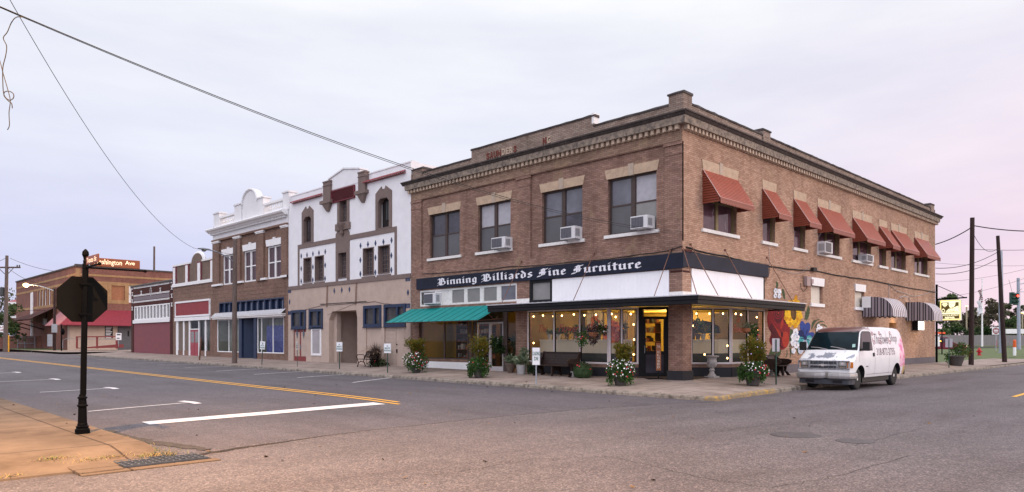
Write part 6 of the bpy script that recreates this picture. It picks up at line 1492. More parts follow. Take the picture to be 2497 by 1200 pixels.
# verge at the far left, grass
xs = fr(-60,16,4)+[16]; 
def slab(name, x0, x1, y0, y1, z, mat, n=6):
    grid([lerp(x0,x1,i/n) for i in range(n+1)], [lerp(y0,y1,i/n) for i in range(n+1)], z, name, mat)
slab('far_pavement', 19.5, 80, 86, 99.9, lambda x, y: .12+zslope(y)*.9, m_walkA)
slab('far_kerb', 19.2, 19.5, 86, 160, lambda x, y: .12+zslope(y)*.9, m_kerb)
slab('far_lawn', 19.5, 90, 99.9, 180, lambda x, y: .10+zslope(y)*.9, m_grass)
# ---------------------------------------------------------------- trees
def tree(label, px, pyb, pyt, wpx, d, mat, seed, n=1500, leaf=.5, trunk=True, zb=None, group=None, low=.25, name='broadleaf_tree'):
    r = random.Random(seed); b = onD(px, pyb, d); H = onD(px, pyt, d)[2]-(b[2] if zb is None else zb); Wd = wpx*d/F
    t = thing(name, label, 'tree', (b[0], b[1], b[2] if zb is None else zb), r.random()*6, group)
    m = MB(); m.tube([(0,0,0),(.1,0,H*.35),(0,.1,H*.6)], .03*H, 7, .012*H)
    cl = []
    for i in range(15):
        a = r.random()*6.28; zz = lerp(low, .92, r.random()); rr = Wd/2*math.sqrt(max(.05, 1-((zz-.5)/.52)**2))*r.uniform(.35,.95)
        c = (rr*math.cos(a), rr*math.sin(a), H*zz); cl.append((c, Wd*r.uniform(.12,.24)))
        m.tube([(0,.05,H*min(zz*.8,.55)), ((c[0])*.5,(c[1])*.5,H*zz*.85), c], .012*H, 4, .003*H)
    m.build('trunk', m_bark, t)
    m = MB()
    for i in range(n):
        c, s = cl[r.randrange(len(cl))]; v = Vector((r.gauss(0,1),r.gauss(0,1),r.gauss(0,.8))).normalized()*s*(r.random()**.45)
        p = Vector(c)+v; p.z = min(p.z, H); d_ = Vector((r.gauss(0,1),r.gauss(0,1),r.gauss(0,.7)))
        m.leaf(p, leaf*r.uniform(.6,1.4), leaf*.6*r.uniform(.6,1.3), d_)
    m.build('crown', mat, t); return t
TG = 'trees behind the board fence'
specs = [('tall dark tree rising just right of the brick building corner', 2308, 842, 709, 60, 150, m_treeC, 1),
 ('brownish open tree above the lit watch sign', 2352, 842, 742, 58, 158, m_treeB, 2),
 ('brownish tree just right of the dark utility pole', 2380, 842, 750, 50, 160, m_treeA, 3),
 ('large thin topped tree behind the flagpole', 2412, 842, 728, 66, 165, m_treeB, 4),
 ('broad dark tree right of the flag', 2440, 842, 737, 54, 170, m_treeA, 5),
 ('yellow green tree behind the leaning wooden pole', 2460, 842, 768, 46, 150, m_treeC, 6),
 ('grey branched tree under the traffic signal', 2478, 842, 748, 52, 172, m_treeB, 7),
 ('tree at the right edge behind the steel pole', 2505, 842, 745, 60, 165, m_treeA, 8)]
for lb_, px, pb, pt, w_, d, mt, sd in specs: tree(lb_, px, pb, pt, w_, d, mt, sd, 2200, .62, group=TG, low=.08)
for i, (lb_, px, pt, w_, mt) in enumerate((('rounded dark shrub at the left end of the board fence', 2305, 803, 60, m_treeC), ('rounded shrub beneath the lit watch sign', 2345, 800, 62, m_dkgreen), ('dark shrub behind the hydrant', 2392, 797, 52, m_dkgreen), ('dark shrub below the flag at the fence', 2425, 799, 50, m_dkgreen), ('shrub behind the steel pole at the fence', 2470, 800, 56, m_treeC))):
    tree(lb_, px, 838, pt, w_, 138, mt, 20+i, 900, .42, group='shrubs along the board fence', low=.05, name='round_shrub')
for lb_, px, pb, pt, w_, d, mt, sd in (('big dark tree behind the far left utility pole', 10, 838, 742, 90, 96, m_treeC, 31), ('taller tree behind the far left red roofed house', -2, 838, 686, 86, 130, m_treeA, 32), ('small treetop beside the lit street lamp', 78, 838, 712, 36, 150, m_treeC, 33), ('hazy tree beyond the far left houses', 40, 838, 722, 70, 170, m_treeB, 34)):
    tree(lb_, px, pb, pt, w_, d, mt, sd, 1500, .40, low=.15)
# ---------------------------------------------------------------- beyond the brick building, right
rg = lambda x, y: .02+.0055*max(0, x-60)
grid([54.2,58,64,72,84,100,130,170,230], [14.6,20,30,45,70,110,160], rg, 'lawn', m_grass)
grid([66,72,84,100,130,170,230], [-60,-30,-10,0,6,11.3,14.6], lambda x, y: rg(x,y)-.02, 'side_lawn', m_grass)
mb = MB(); 
grid([53.9,58,64,70,80], [11.25,12,13.2,14.65], lambda x, y: .05+.0015*(x-54), 'pavement_end', m_walkA)
P1, P2 = onD(2340,846,120), onD(2520,846,128)
mb = MB(); e = (Vector(P2)-Vector(P1)).normalized(); q_ = Vector((-e.y, e.x, 0)); mb.add([tuple(Vector(P1)-e*40-q_*3.2+Vector((0,0,.05-P1[2]+rg(P1[0],0)))), tuple(Vector(P2)+e*60-q_*3.2+Vector((0,0,.05-P2[2]+rg(P2[0],0)))), tuple(Vector(P2)+e*60+q_*3.2+Vector((0,0,.05-P2[2]+rg(P2[0],0)))), tuple(Vector(P1)-e*40+q_*3.2+Vector((0,0,.05-P1[2]+rg(P1[0],0))))], [(0,1,2,3)])
struct(mb.build('cross_road', m_asphold))
P1, P2 = onD(2270,839,133), onD(2560,839,133); t = thing('board_fence', 'long weathered grey board fence beyond the lawn', 'fence', (*P1[:2], P1[2]-.3)); D_ = Vector(P2)-Vector(P1); D_.z = 0; n = 150; m = MB(Matrix.Rotation(math.atan2(D_.y,D_.x),4,'Z')); Lf = D_.length
for i in range(n): m.box(Lf*i/n+.004, Lf*(i+1)/n-.004, R.uniform(0,.03), .05, 0, 1.95+R.uniform(-.05,.05))
m.build('boards', m_fencewood, t); m = MB(Matrix.Rotation(math.atan2(D_.y,D_.x),4,'Z'))
for z in (.4,1.5): m.box(0, Lf, .051, .1, z, z+.1)
m.build('rail', m_fencewood, t)
# dark wooden poles and the blue grey steel pole
def pole(name, label, base, top, r0, r1, mat, cat='utility pole', d=None, z0=None):
    if d: b = onD(*base, d); b = (b[0], b[1], b[2] if z0 is None else z0)
    else: b = gp(*base); d = b[0]*cT+b[1]*sT
    q = onD(*top, d); t = thing(name, label, cat, b); m = MB(); n = 6
    m.tube([(lerp(0,q[0]-b[0],i/n), lerp(0,q[1]-b[1],i/n), lerp(-.1,q[2]-b[2],i/n)) for i in range(n+1)], r0, 10, r1); m.build('pole', mat, t); return t, Vector(q), Vector(b)
t, topA, bA = pole('utility_pole', 'dark creosoted utility pole nearest the brick building on the side street', (2368,890), (2371,531), .155, .13, m_poledark)
t, topB, bB = pole('utility_pole', 'brown leaning utility pole in front of the blue grey steel pole', (2450,883), (2433,575), .17, .12, m_poledark)
t, topC, bC = pole('steel_pole', 'tall blue grey steel signal pole behind the leaning wooden pole', (2443,862), (2439.5,612), .28, .22, m_greypole, 'pole', 84)
m = MB(); m.box(-.4,.4,-.4,.4,-.1,.12); m.build('base_plate', m_steel, t)
t, topD, bD = pole('steel_pole', 'blue grey steel pole at the right edge beside the traffic signal', (2485,852), (2483,678), .24, .2, m_greypole, 'pole', 104)
m = MB(); m.tube([(0,0,topD.z-bD.z-.9),(1.6*sT,-1.6*cT,topD.z-bD.z-.6)], .06, 5); m.tube([(0,0,topD.z-bD.z-2),(1.2*sT,-1.2*cT,topD.z-bD.z-2)], .04, 5); m.build('arm', m_steel, t)
# hanging traffic signal
d = 88; c = onD(2472,727,d); t = thing('traffic_signal', 'dark green traffic signal with a lit red lamp hung on a span wire', 'traffic signal', (c[0],c[1],c[2]-.75), TH-PI/2)
m = MB(); m.box(-.42,-.02,-.2,.2,0,1.45); m.box(.02,.42,-.2,.2,-.1,1.3); m.build('housing', M('dark green signal paint', (.01,.05,.035), .5, 0, .15, 5), t); m = MB()
for x in (-.22,.22):
    for z in (.2,.65,1.1): m.tube([(x,-.2,z+.1),(x,-.38,z+.12),(x+.1,-.42,z+.1)], .13, 8)
m.build('visor', m_greenpost, t); m = MB(); m.disc((.22,-.43,1.02), (0.2,-1,0), .16, 14); m.disc((.4,-.3,1.02), (1,-.5,0), .14, 14); m.build('red_lamp', emis('red signal light', (1,.05,.03), 6), t)
m = MB(); m.tube([(-.2,0,1.45),(-.6,0,3)], .02, 4); m.tube([(.2,0,1.3),(1.0,0,1.9)], .02, 4); m.build('hanger', m_cable, t)
# flagpole with limp flag at half staff
d = 130; b = onD(2395,845,d); H = onD(2395,680,d)[2]-b[2]; t = thing('flagpole', 'white flagpole with a limp striped flag and pale flag below', 'flagpole', b, TH-PI/2); m = MB(); m.tube([(0,0,0),(0,0,H)], .16, 8, .07); m.ball((0,0,H), .14, 8, 6); m.build('pole', m_whitepaint, t)
def flag(z0, z1, w, seed):
    r = random.Random(seed); m = MB(); n = 13; k_ = 6
    for j in range(n):
        m.mi = j % 2
        for k in range(k_):
            def pt(j_, kk): x = -w*kk/k_+.12*math.sin(j_*.7+kk); return (x, .25*math.sin(kk*1.6+j_*.3), lerp(z1,z0,j_/n)-.1*kk)
            m.quad(pt(j,k),pt(j+1,k),pt(j+1,k+1),pt(j,k+1))
    return m
z = lambda py: onD(2395,py,d)[2]-b[2]
m = flag(z(735), z(702), .6, 1); m.build('striped_flag', [m_redpanel, m_signwhite], t); m = flag(z(763), z(728), .9, 2); m.build('pale_flag', [m_signwhite, m_signwhite], t)
# lamp posts far right
for lb_, px, pb, pt in (('tall pale lamp post between the watch sign and the dark pole', 2357, 838, 748), ('lamp post at the right edge behind the steel pole', 2493, 838, 764)):
    d = 140; b = onD(px,pb,d); H = onD(px,pt,d)[2]-b[2]; t = thing('lamp_post', lb_, 'lamp post', b, 0, 'lamp posts near the board fence'); m = MB(); m.tube([(0,0,0),(0,0,H)], .14, 6); m.build('post', M('yellowed post', (.36,.30,.20), .6), t); m = MB(); m.box(-.2,.2,-.2,.2,H,H+.2); m.build('lamp_head', emis('lit post lamp', (1,.75,.35), 2.5), t)
# do not enter sign, delineator, hydrant, white rail
d = 96; b = onD(2428.5,857,d); t = thing('do_not_enter_sign', 'red and white do not enter sign on a thin post by the lawn', 'sign', b, TH-PI/2); H = onD(2428,798,d)[2]-b[2]; m = MB(); m.tube([(0,0,0),(0,0,H)], .05, 5); m.build('post', m_steel, t); m = MB(); m.box(-.55,.45,-.08,-.05,H-.98,H+.02); m.mi = 1; m.disc((-.05,-.085,H-.48), (0,-1,0), .44, 20); m.mi = 0; m.box(-.35,.25,-.095,-.09,H-.55,H-.41); m.text('DO NOT', -.32,.22,H-.34,H-.2,-.09,.006,.02); m.text('ENTER', -.28,.18,H-.76,H-.62,-.09,.006,.02); m.build('panel', [m_signwhite, m_redpanel], t)
d = 72; b = onD(2474,867,d); t = thing('delineator_post', 'white marker post with an orange top in the grass at the right', 'post', b); m = MB(); m.tube([(0,0,0),(0,0,.82)], .14, 10); m.build('lower_sleeve', m_signwhite, t); m = MB(); m.tube([(0,0,.82),(0,0,1.45)], .14, 10); m.ball((0,0,1.45), .14, 10, 6); m.build('upper_sleeve', M('orange sleeve', (.62,.10,.015), .5), t)
d = 66; b = onD(2388,867,d); t = thing('fire_hydrant', 'red fire hydrant in the grass right of the dark pole', 'fire hydrant', b, TH-PI/2); hm = M('hydrant red', (.40,.012,.02), .5, 0, .15, 6); m = MB(); m.lathe([(.2,0),(.2,.06),(.13,.08),(.13,.42),(.17,.44),(.17,.48),(.14,.5),(.12,.58),(.06,.66),(.04,.72)], n=14); m.build('barrel', hm, t); m = MB(); m.tube([(-.26,0,.36),(.26,0,.36)], .06, 8); m.tube([(0,0,.36),(0,-.24,.36)], .08, 8); m.build('nozzle', hm, t)
b = onD(2488,836,110); m = MB(); m.box(-2.2,4,-.1,.1,onD(0,808,110)[2]-b[2]-.35,onD(0,804,110)[2]-b[2]+.1); m.box(3,3.2,-.1,.1,0,2); o = m.build('white_rail', m_whitepaint, loc=b); o.rotation_euler = (0,0,TH-PI/2); tag(o, 'low white roof edge board at the right edge before the trees', 'rail')
b = onD(2408,852,100); m = MB(); m.tube([(0,0,0),(0,0,.9)], .1, 6); tag(m.build('marker_post', m_redpanel, loc=onD(2429.5,846,100)), 'short red marker stub behind the do not enter sign', 'post')
# ---------------------------------------------------------------- stop sign pole with two street name blades on the near corner
b = gp(201,1057); SD = b[0]*cT+b[1]*sT
t = thing('street_sign_pole', 'black ornamental post carrying a stop sign seen from behind and two brown street blades', 'street sign', b)
topz = onD(209,616,SD)[2]-b[2]; tz = lambda py: onD(205,py,SD)[2]-b[2]
lean = onD(209,640,SD); lx, ly = lean[0]-b[0], lean[1]-b[1]
def along(z): return (lx*z/topz, ly*z/topz)
m = MB(); m.lathe([(.115,0),(.115,.075),(.095,.09),(.095,.115),(.105,.125),(.08,.14),(.078,.17),(.072,.18),(.064,.46),(.086,.475),(.086,.49),(.066,.51),(.06,.6),(.076,.61),(.076,.63),(.055,.645),(.05,.68)], n=20); m.build('base', m_blackiron, t, smooth=False)
m = MB(); vs = []; n = 16
fl_ = [(.049 if k % 2 else .044) for k in range(n)]
for z in (.67, tz(650)):
    a = along(z); vs += [(a[0]+fl_[k]*math.cos(2*PI*k/n), a[1]+fl_[k]*math.sin(2*PI*k/n), z) for k in range(n)]
m.add(vs, [(k,(k+1)%n,n+(k+1)%n,n+k) for k in range(n)]+[tuple(range(n,2*n))]); m.build('shaft', m_blackiron, t)
a = along(tz(640)); m = MB(); zt_ = tz(655); m.lathe([(.05,0),(.05,.08),(.035,.09),(.04,.13),(.03,.15),(.035,.19),(.055,.24),(.05,.29),(.02,.33),(.005,.34)], (a[0],a[1],zt_), 14); m.build('finial', m_blackiron, t)
oc = onD(205,729.5,SD); oc = (oc[0]-b[0], oc[1]-b[1]+.10, oc[2]-b[2]); r8 = .395
m = MB(); m.prism([(oc[0]+r8/math.cos(PI/8)*math.cos(PI/8+k*PI/4), oc[2]+r8/math.cos(PI/8)*math.sin(PI/8+k*PI/4)) for k in range(8)], oc[1], oc[1]+.006); sp_ = m.build('stop_sign', m_signblk, t)
m = MB(); m.prism([(oc[0]+(r8-.03)/math.cos(PI/8)*math.cos(PI/8+k*PI/4), oc[2]+(r8-.03)/math.cos(PI/8)*math.sin(PI/8+k*PI/4)) for k in range(8)], oc[1]+.0065, oc[1]+.008); m.build('sign_face', m_redpanel, sp_)
m = MB(Matrix.Translation((oc[0],oc[1],0)) @ Matrix.Rotation(PI,4,'Z')); m.text('STOP', -.26,.26,oc[2]-.12,oc[2]+.12,-.009,.002,.04); m.build('lettering', m_signwhite, sp_)
m = MB()
for z in (oc[2]-.26, oc[2]+.26):
    a = along(z); m.box(a[0]-.09,a[0]+.09,a[1]-.062,a[1]-.052,z-.012,z+.012); m.box(a[0]-.062,a[0]-.054,a[1]-.06,oc[1],z-.012,z+.012); m.box(a[0]+.054,a[0]+.062,a[1]-.06,oc[1],z-.012,z+.012)
m.build('strap', m_blackiron, t)
# blades
def wz(py): return onD(235,py,SD)[2]-b[2]
a = along(tz(645)); z0, z1 = onD(240,648,SD)[2]-b[2], onD(240,626.5,SD)[2]-b[2]; xa = a[0]+.07
xb = onY(341,640,b[1]+a[1])[0]-b[0]; xe = onY(354,655,b[1]+a[1])[0]-b[0]
m = MB(); m.box(xa, xb, a[1]-.012, a[1]+.012, z0, z1); bl = m.build('name_blade', m_signbrown, t, bevel=.008)
WB_ = xb-.09-xa-.04; m = MB(); m.text('Washington', xa+.04, xa+.04+WB_*.685, z0+.018, z1-.02, a[1]-.0125, .002, .012); m.build('lettering', m_signcream, bl); m = MB(); m.text('Ave', xa+.04+WB_*.765, xb-.09, z0+.062, z1-.02, a[1]-.0125, .002, .012); m.build('lettering', m_signcream, bl)
m = MB(); m.tube([(a[0]+.03,a[1],z0-.03),(xe,a[1],z0-.03)], .018, 6); m.ball((xe,a[1],z0-.03), .03, 8, 6); m.build('bracket', m_blackiron, bl)
# second blade runs toward the crossing
yb_ = onX(240,640,b[0]+a[0])[1]-b[1]; z2, z3 = onX(217,645.5,b[0]+a[0])[2]-b[2], onX(217,625,b[0]+a[0])[2]-b[2]
TB = Matrix.Translation((a[0],a[1]-.07,0)) @ Matrix.Rotation(-PI/2, 4, 'Z'); Lb = .70
m = MB(TB); m.box(0, Lb, -.012, .012, z2, z3); bl2 = m.build('name_blade', m_signbrown, t, bevel=.008)
m = MB(TB); m.text('Texas St', .06, Lb-.08, z2+.03, z3-.03, -.0125, .002, .006); m.build('lettering', m_signcream, bl2)
m = MB(TB); m.tube([(-.05,0,z2-.03),(Lb+.06,0,z2-.03)], .018, 6); m.ball((Lb+.06,0,z2-.03), .03, 8, 6); m.build('bracket', m_blackiron, bl2)
# ---------------------------------------------------------------- tall pole with lamp on the near corner (just out of view), lights the crossing
pn = (-1.5, 11.7, .02); t = thing('utility_pole', 'tall wooden corner pole with an arm lamp over the crossing, lit', 'utility pole', pn); m = MB(); m.tube([(0,0,-.1),(0,0,13.4)], .17, 10, .12); m.build('pole', m_polewood, t)
e = arm_lamp(t, (0,0,9.6), (1.1,-2.2,0), .04, m_steel, .16, .6)
l = bpy.data.lights.new('corner_lamp', 'SPOT'); l.energy = 16000; l.color = (1,.56,.24); l.shadow_soft_size = .18; l.spot_size = math.radians(150); l.spot_blend = .8
lo_ = bpy.data.objects.new('corner_lamp', l); C.objects.link(lo_); lo_.location = Vector(pn)+e+Vector((0,0,-.25))
# ---------------------------------------------------------------- wooden pole with unlit arm lamp before the brown shop
p = gp(572,886); d = p[0]*cT+p[1]*sT; zt_ = onD(573,583,d)[2]-p[2]
t = thing('street_lamp', 'weathered wooden pole with an unlit arm lamp before the tan brick shop', 'street lamp', p); m = MB(); m.tube([(0,0,-.1),(0,0,zt_*.5),(.03,0,zt_)], .17, 10, .12); m.build('pole', m_polewood, t)
h_ = onD(497,609,d*.96); A = Vector((h_[0]-p[0], h_[1]-p[1], 0)); e = arm_lamp(t, (0,0,onD(572,640,d)[2]-p[2]), A*.86, .035, m_steel, None, .62)
wire2_end = Vector((p[0],p[1],p[2]+zt_-.7))
# ---------------------------------------------------------------- parking signs along the kerb
def psign(label, px, pyb, pxc, pyt, pyb2, lines, ink, post, rz, w=.32, tilt=0, back=False, name='parking_sign', h=None):
    p = gp(px, pyb); d = p[0]*cT+p[1]*sT; z1 = onD(pxc,pyt,d)[2]-p[2]; z0 = onD(pxc,pyb2,d)[2]-p[2]
    t = thing(name, label, 'sign', p, rz, 'parking signs along the kerb' if name == 'parking_sign' else None); t.rotation_euler = (0, tilt, rz)
    m = MB(); m.box(-.022,.022,-.012,.012,-.1,z1-.03); m.build('post', post, t)
    m = MB(); yq = .034 if back else 0; m.box(-w/2, w/2, -.022+yq, -.016+yq, z0, z1); pl = m.build('panel', m_signback if back else m_signwhite, t, bevel=.004)
    if lines:
        m = MB(); H = z1-z0
        for body, a, c, ww in lines: m.text(body, -w/2*ww, w/2*ww, z0+H*a, z0+H*c, -.0225, .002, .028)
        for s, g in ((-1,0),(1,0)): m.box(s*(w/2-.012)-.004, s*(w/2-.012)+.004, -.0235, -.0222, z0+.012, z1-.012)
        m.build('lettering', ink, pl)
    return t
fifteen = [('15',.66,.82,.2),('MINUTE',.42,.60,.72),('PARKING',.17,.36,.86)]
RZ = -PI/2+.35
psign('fifteen minute parking sign on a green post right of the dry grass clump', 945, 909, 945, 838, 861, fifteen, m_signgreen, m_greenpost, RZ+.3, .36)
psign('fifteen minute parking sign on a green post before the theatre entrance', 828, 900, 828, 834.5, 857, fifteen, m_signgreen, m_greenpost, RZ+.1, .38)
psign('narrow edge on parking sign before the red theatre doors', 725, 894, 725.5, 833, 853, fifteen, m_signgreen, m_greenpost, RZ-.72, .36)
psign('tilted green and white parking sign before the curtained blue shopfront', 638.5, 889, 637, 832.5, 852, [('2',.62,.86,.4),('HOUR',.40,.54,.7),('PARKING',.12,.32,.9)], m_signgreen, m_greenpost, RZ, .42, .06)
psign('white loading zone sign on a steel post before the dark pew', 1307.5, 938, 1308, 848, 890, [('LOADING',.55,.78,.86),('ZONE',.26,.48,.6)], m_signgreen, m_steel, -PI/2+.52, .30, name='loading_sign')
psign('blank back of a sign on a green post between the flower planter and the van', 1892.5, 938, 1892, 825.5, 857.5, None, None, m_greenpost, -.55, .30, back=True, name='blank_sign')
t = psign('blank back of a sign on a green post beside the last planter', 2314, 897, 2314, 826, 847, None, None, m_greenpost, -PI/2+.3, .36, back=True, name='blank_sign')
p = gp(486,878); m = MB(); m.tube([(0,0,-.1),(.05,-.2,1.6)], .06, 6); tag(m.build('leaning_post', m_rustrod, loc=p), 'short rusty post leaning before the small grey brick shop', 'post')
# ---------------------------------------------------------------- planters
def foliage(m, c, rad, n, L, W, hemi=False, droop=0, shell=.45):
    for i in range(n):
        v = Vector((R.gauss(0,1),R.gauss(0,1),R.gauss(0,1))).normalized()
        if hemi: v.z = abs(v.z)
        k = R.random()**shell; p = Vector(c)+Vector((v.x*rad[0],v.y*rad[1],v.z*rad[2]))*k
        m.leaf(p, L*R.uniform(.6,1.4), W*R.uniform(.6,1.4), v*.8+Vector((R.gauss(0,.6),R.gauss(0,.6),R.gauss(-droop,.6))))
def blooms(m, c, rad, n, r, side=None):
    k = 0
    while k < n:
        v = Vector((R.gauss(0,1),R.gauss(0,1),R.gauss(.1,.8))).normalized()
        if side is not None and v.dot(side) < .1: continue
        p = Vector(c)+Vector((v.x*rad[0],v.y*rad[1],v.z*rad[2]))*R.uniform(.95,1.12); m.disc(p, v+Vector((R.gauss(0,.3),R.gauss(0,.3),R.gauss(0,.3))), r*R.uniform(.7,1.25), 10, -.22); k += 1
toR = Vector((sT,-cT,0)); toC = Vector((-cT,-sT,0))
def planter(label, px, py, bw, bh, toph, topw, potr, poth, pot, white, red, sides=(None,None), lilac=8, topmat=None, topoff=0):
    p = gp(px, py); d = p[0]*cT+p[1]*sT; s = d/F
    t = thing('flower_planter', label, 'planter', p, 0, 'planters of annual flowers along the pavement')
    m = MB(); m.lathe([(potr*.62,0),(potr*.7,.03),(potr*.72,.05),(potr*.95,poth*.92),(potr*1.05,poth*.93),(potr*1.05,poth),(potr*.9,poth),(.01,poth*.95)], n=20); m.build('pot', pot, t, smooth=False)
    w, h = bw*s/2, bh*s; c = (0,0,poth*.38+h*.5)
    m = MB(); foliage(m, c, (w*1.06,w*1.06,h*.56), 900, .10, .058, droop=.3); 
    for q in range(9):                                 # trailing stems
        a = R.random()*6.28; foliage(m, (w*.78*math.cos(a), w*.78*math.sin(a), c[2]-h*R.uniform(.25,.42)), (.13,.13,h*.32), 50, .08, .05, droop=.8)
    m.build('bedding_foliage', m_green, t)
    m = MB(); blooms(m, c, (w,w,h*.52), white, .026, sides[0]); m.mi = 1; blooms(m, c, (w,w,h*.52), red, .028, sides[1]); m.build('blossoms', [m_petalw, m_petalr], t)
    if toph:
        H = toph*s; tw = topw*s/2; z0 = c[2]+h*.35; m = MB(); ox = toR*topoff*s
        for k in range(12): 
            a = R.random()*6.28; rr = tw*R.uniform(.1,.85); cc = Vector((rr*math.cos(a), rr*math.sin(a), z0+H*R.uniform(.25,.9)))+ox; foliage(m, cc, (tw*.5,tw*.5,H*.26), 130, .12, .030)
        for k in range(16):
            a = R.random()*6.28; q = R.uniform(.5,1.15); m.tube([Vector((0,0,z0-.1))+ox, Vector((tw*.5*math.cos(a),tw*.5*math.sin(a),z0+H*.6))+ox, (e9 := Vector((tw*q*math.cos(a),tw*q*math.sin(a),z0+H*R.uniform(.5,1.1)))+ox)], .006, 3); foliage(m, e9, (.09,.09,.10), 14, .11, .024)
        m.build('upright_plant', topmat or m_olive, t); m = MB(); blooms(m, Vector((0,0,z0+H*.4))+ox, (tw*1.1,tw*1.1,H*.6), lilac, .022); m.build('lilac_blossoms', m_petall, t)
    return t
planter('planter of white flowers left and red flowers right, beside the teal awning', 1014, 909, 62, 46, 36, 46, .27, .38, m_pot, 52, 34, (-toR*.6+toC*.5, toR*.7+toC*.4))
planter('planter with mixed red and white flowers before the double glass doors', 1168, 921, 58, 44, 54, 50, .27, .36, m_pot, 26, 30, topoff=2)
planter('planter with mostly white flowers at the kerb before the shop door', 1513, 940, 70, 54, 42, 48, .27, .36, m_pot, 70, 20, (Vector((0,0,.35))+toC*.3, Vector((0,0,-.5))+toC*.5), topoff=8)
planter('big planter with a tall olive bush between the urn and the sign back', 1836, 941, 74, 44, 62, 58, .30, .60, m_pot, 44, 34, (Vector((0,0,.3))+toR*.3+toC*.3, Vector((0,0,-.4))+toR*.5+toC*.3), 18)
p = gp(2331,892); t = thing('flower_planter', 'wide dark pot of orange tipped greenery beside the last sign post', 'planter', p, 0, 'planters of annual flowers along the pavement'); m = MB(); m.lathe([(.30,0),(.32,.04),(.48,.55),(.53,.56),(.53,.64),(.45,.64),(.01,.6)], n=18); m.build('pot', m_pot, t); m = MB(); foliage(m, (.25*sT,-.25*cT,1.0), (.6,.6,.5), 420, .2, .05, droop=.2); foliage(m, (-.55*sT,.55*cT,.5), (.2,.2,.4), 90, .14, .07, droop=.6); m.build('foliage', m_green, t); m = MB(); foliage(m, (.55*sT,-.55*cT,.85), (.4,.4,.42), 200, .16, .04, droop=.7); m.build('orange_foliage', m_olive, t)
# potted greenery by the left doors
p = gp(1247,905); t = plantbits('potted_tree', 'weeping fig tree with dark glossy leaves beside the double glass doors', p, m_dkgreen, .3, .5, 40, (.2,.07), m_pot, ph=.45, cat='plant'); m = MB()
for k in range(15):
    a = R.gauss(0,.9); v = toR*math.cos(a*.8)*R.choice((-1.2,.6,1.3))+toC*.3; e = v*R.uniform(.3,.75)+Vector((0,0,R.uniform(.95,1.75))); m.tube([(0,0,.4), e*.5+Vector((0,0,.5)), e], .012, 4)
    foliage(m, e, (.30,.30,.24), 90, .14, .07, droop=.5)
m.rz = 0; o = m.build('branches', m_dkgreen, t); t.rotation_euler = (0,0,0)
p = gp(1245,909); t = thing('potted_plant', 'pale leaved plant in a grey clay pot by the fig tree', 'plant', p); m = MB(); m.lathe([(.13,0),(.22,.36),(.24,.36),(.24,.42),(.2,.42),(.01,.4)], n=16); m.build('pot', m_clay, t); m = MB(); foliage(m, (0,0,.58), (.3,.3,.24), 150, .16, .07); m.build('foliage', m_sage, t)
p = gp(1271,913); t = thing('potted_plant', 'pale sage leaved plant in a zinc bucket at the brick pier', 'plant', p); m = MB(); m.lathe([(.17,0),(.22,.40),(.23,.41),(.2,.42),(.01,.40)], n=18); m.build('bucket', m_zinc, t); m = MB(); foliage(m, (0,0,.62), (.36,.36,.26), 210, .17, .075); foliage(m, toR*.15+Vector((0,0,.9)), (.2,.2,.28), 120, .17, .075); m.build('foliage', m_sage, t)
p = gp(1297,913); m = MB(); foliage(m, (0,0,.26), (.28,.28,.28), 420, .06, .035); tag(m.build('shrub_ball', m_dkgreen, loc=p), 'small dark shrub ball behind the loading zone sign post', 'shrub')
p = gp(1421,921); t = thing('flowering_shrub', 'rounded clipped shrub with a few red blooms at the right end of the pew', 'shrub', p); m = MB(); m.lathe([(.3,.02),(.37,.15),(.36,.35),(.2,.5),(.01,.55)], n=14); foliage(m, (0,0,.30), (.40,.40,.34), 900, .06, .03, shell=.12); m.build('foliage', m_box, t); m = MB(); blooms(m, (0,0,.3), (.4,.4,.34), 9, .03, Vector((0,0,1))); m.build('blossoms', m_petalr, t)
def bucket(label, px, py, r, h): p = gp(px, py); m = MB(); m.lathe([(r*.75,0),(r,h),(r*1.06,h),(r*1.06,h+.012),(r*.95,h),(.01,h*.9)], n=16); tag(m.build('zinc_pail', m_zinc, loc=p), label, 'bucket', 'zinc pails on the pavement')
bucket('small zinc pail between the pew and the clipped shrub', 1397, 920, .10, .22); bucket('small zinc pail beside the dark bench at the mural', 1881, 917, .14, .26)
# dry ornamental grass with bedding at its foot
p = gp(916,894); t = thing('grass_clump', 'tall purple brown grass clump with green bedding before the tan theatre wall', 'plant', p); m = MB()
for i in range(520):
    a = R.random()*6.28; tl = abs(R.gauss(.0,.36)); h = R.uniform(.7,1.45); d_ = Vector((math.cos(a),math.sin(a),0)); b0 = d_*R.uniform(0,.2); s = R.uniform(.006,.011)
    q1 = b0+d_*tl*.4+Vector((0,0,h*.65)); q2 = b0+d_*tl*1.5*1.0+Vector((0,0,h-tl*.5)); w_ = Vector((-math.sin(a),math.cos(a),0))*s
    m.add([b0-w_,b0+w_,q1+w_,q1-w_,q2], [(0,1,2,3),(3,2,4)])
m.build('blades', m_drygrass, t); m = MB()
for i in range(26):
    a = R.random()*6.28; q = Vector((math.cos(a)*R.uniform(.3,.85), math.sin(a)*R.uniform(.3,.85), R.uniform(.6,1.1))); m.tube([q, q+Vector((math.cos(a)*.16,math.sin(a)*.16,-.02)), q+Vector((math.cos(a)*.26,math.sin(a)*.26,-.12))], .016, 4, .004)
m.build('seed_heads', M('pale seed heads', (.34,.24,.17), .9), t); m = MB(); foliage(m, toR*.12+Vector((0,0,.05)), (.62,.62,.42), 520, .10, .06, hemi=True); m.build('bedding_foliage', m_dkgreen, t); m = MB(); blooms(m, toR*.12+Vector((0,0,.1)), (.62,.62,.38), 6, .025); m.build('blossoms', m_petalr, t)
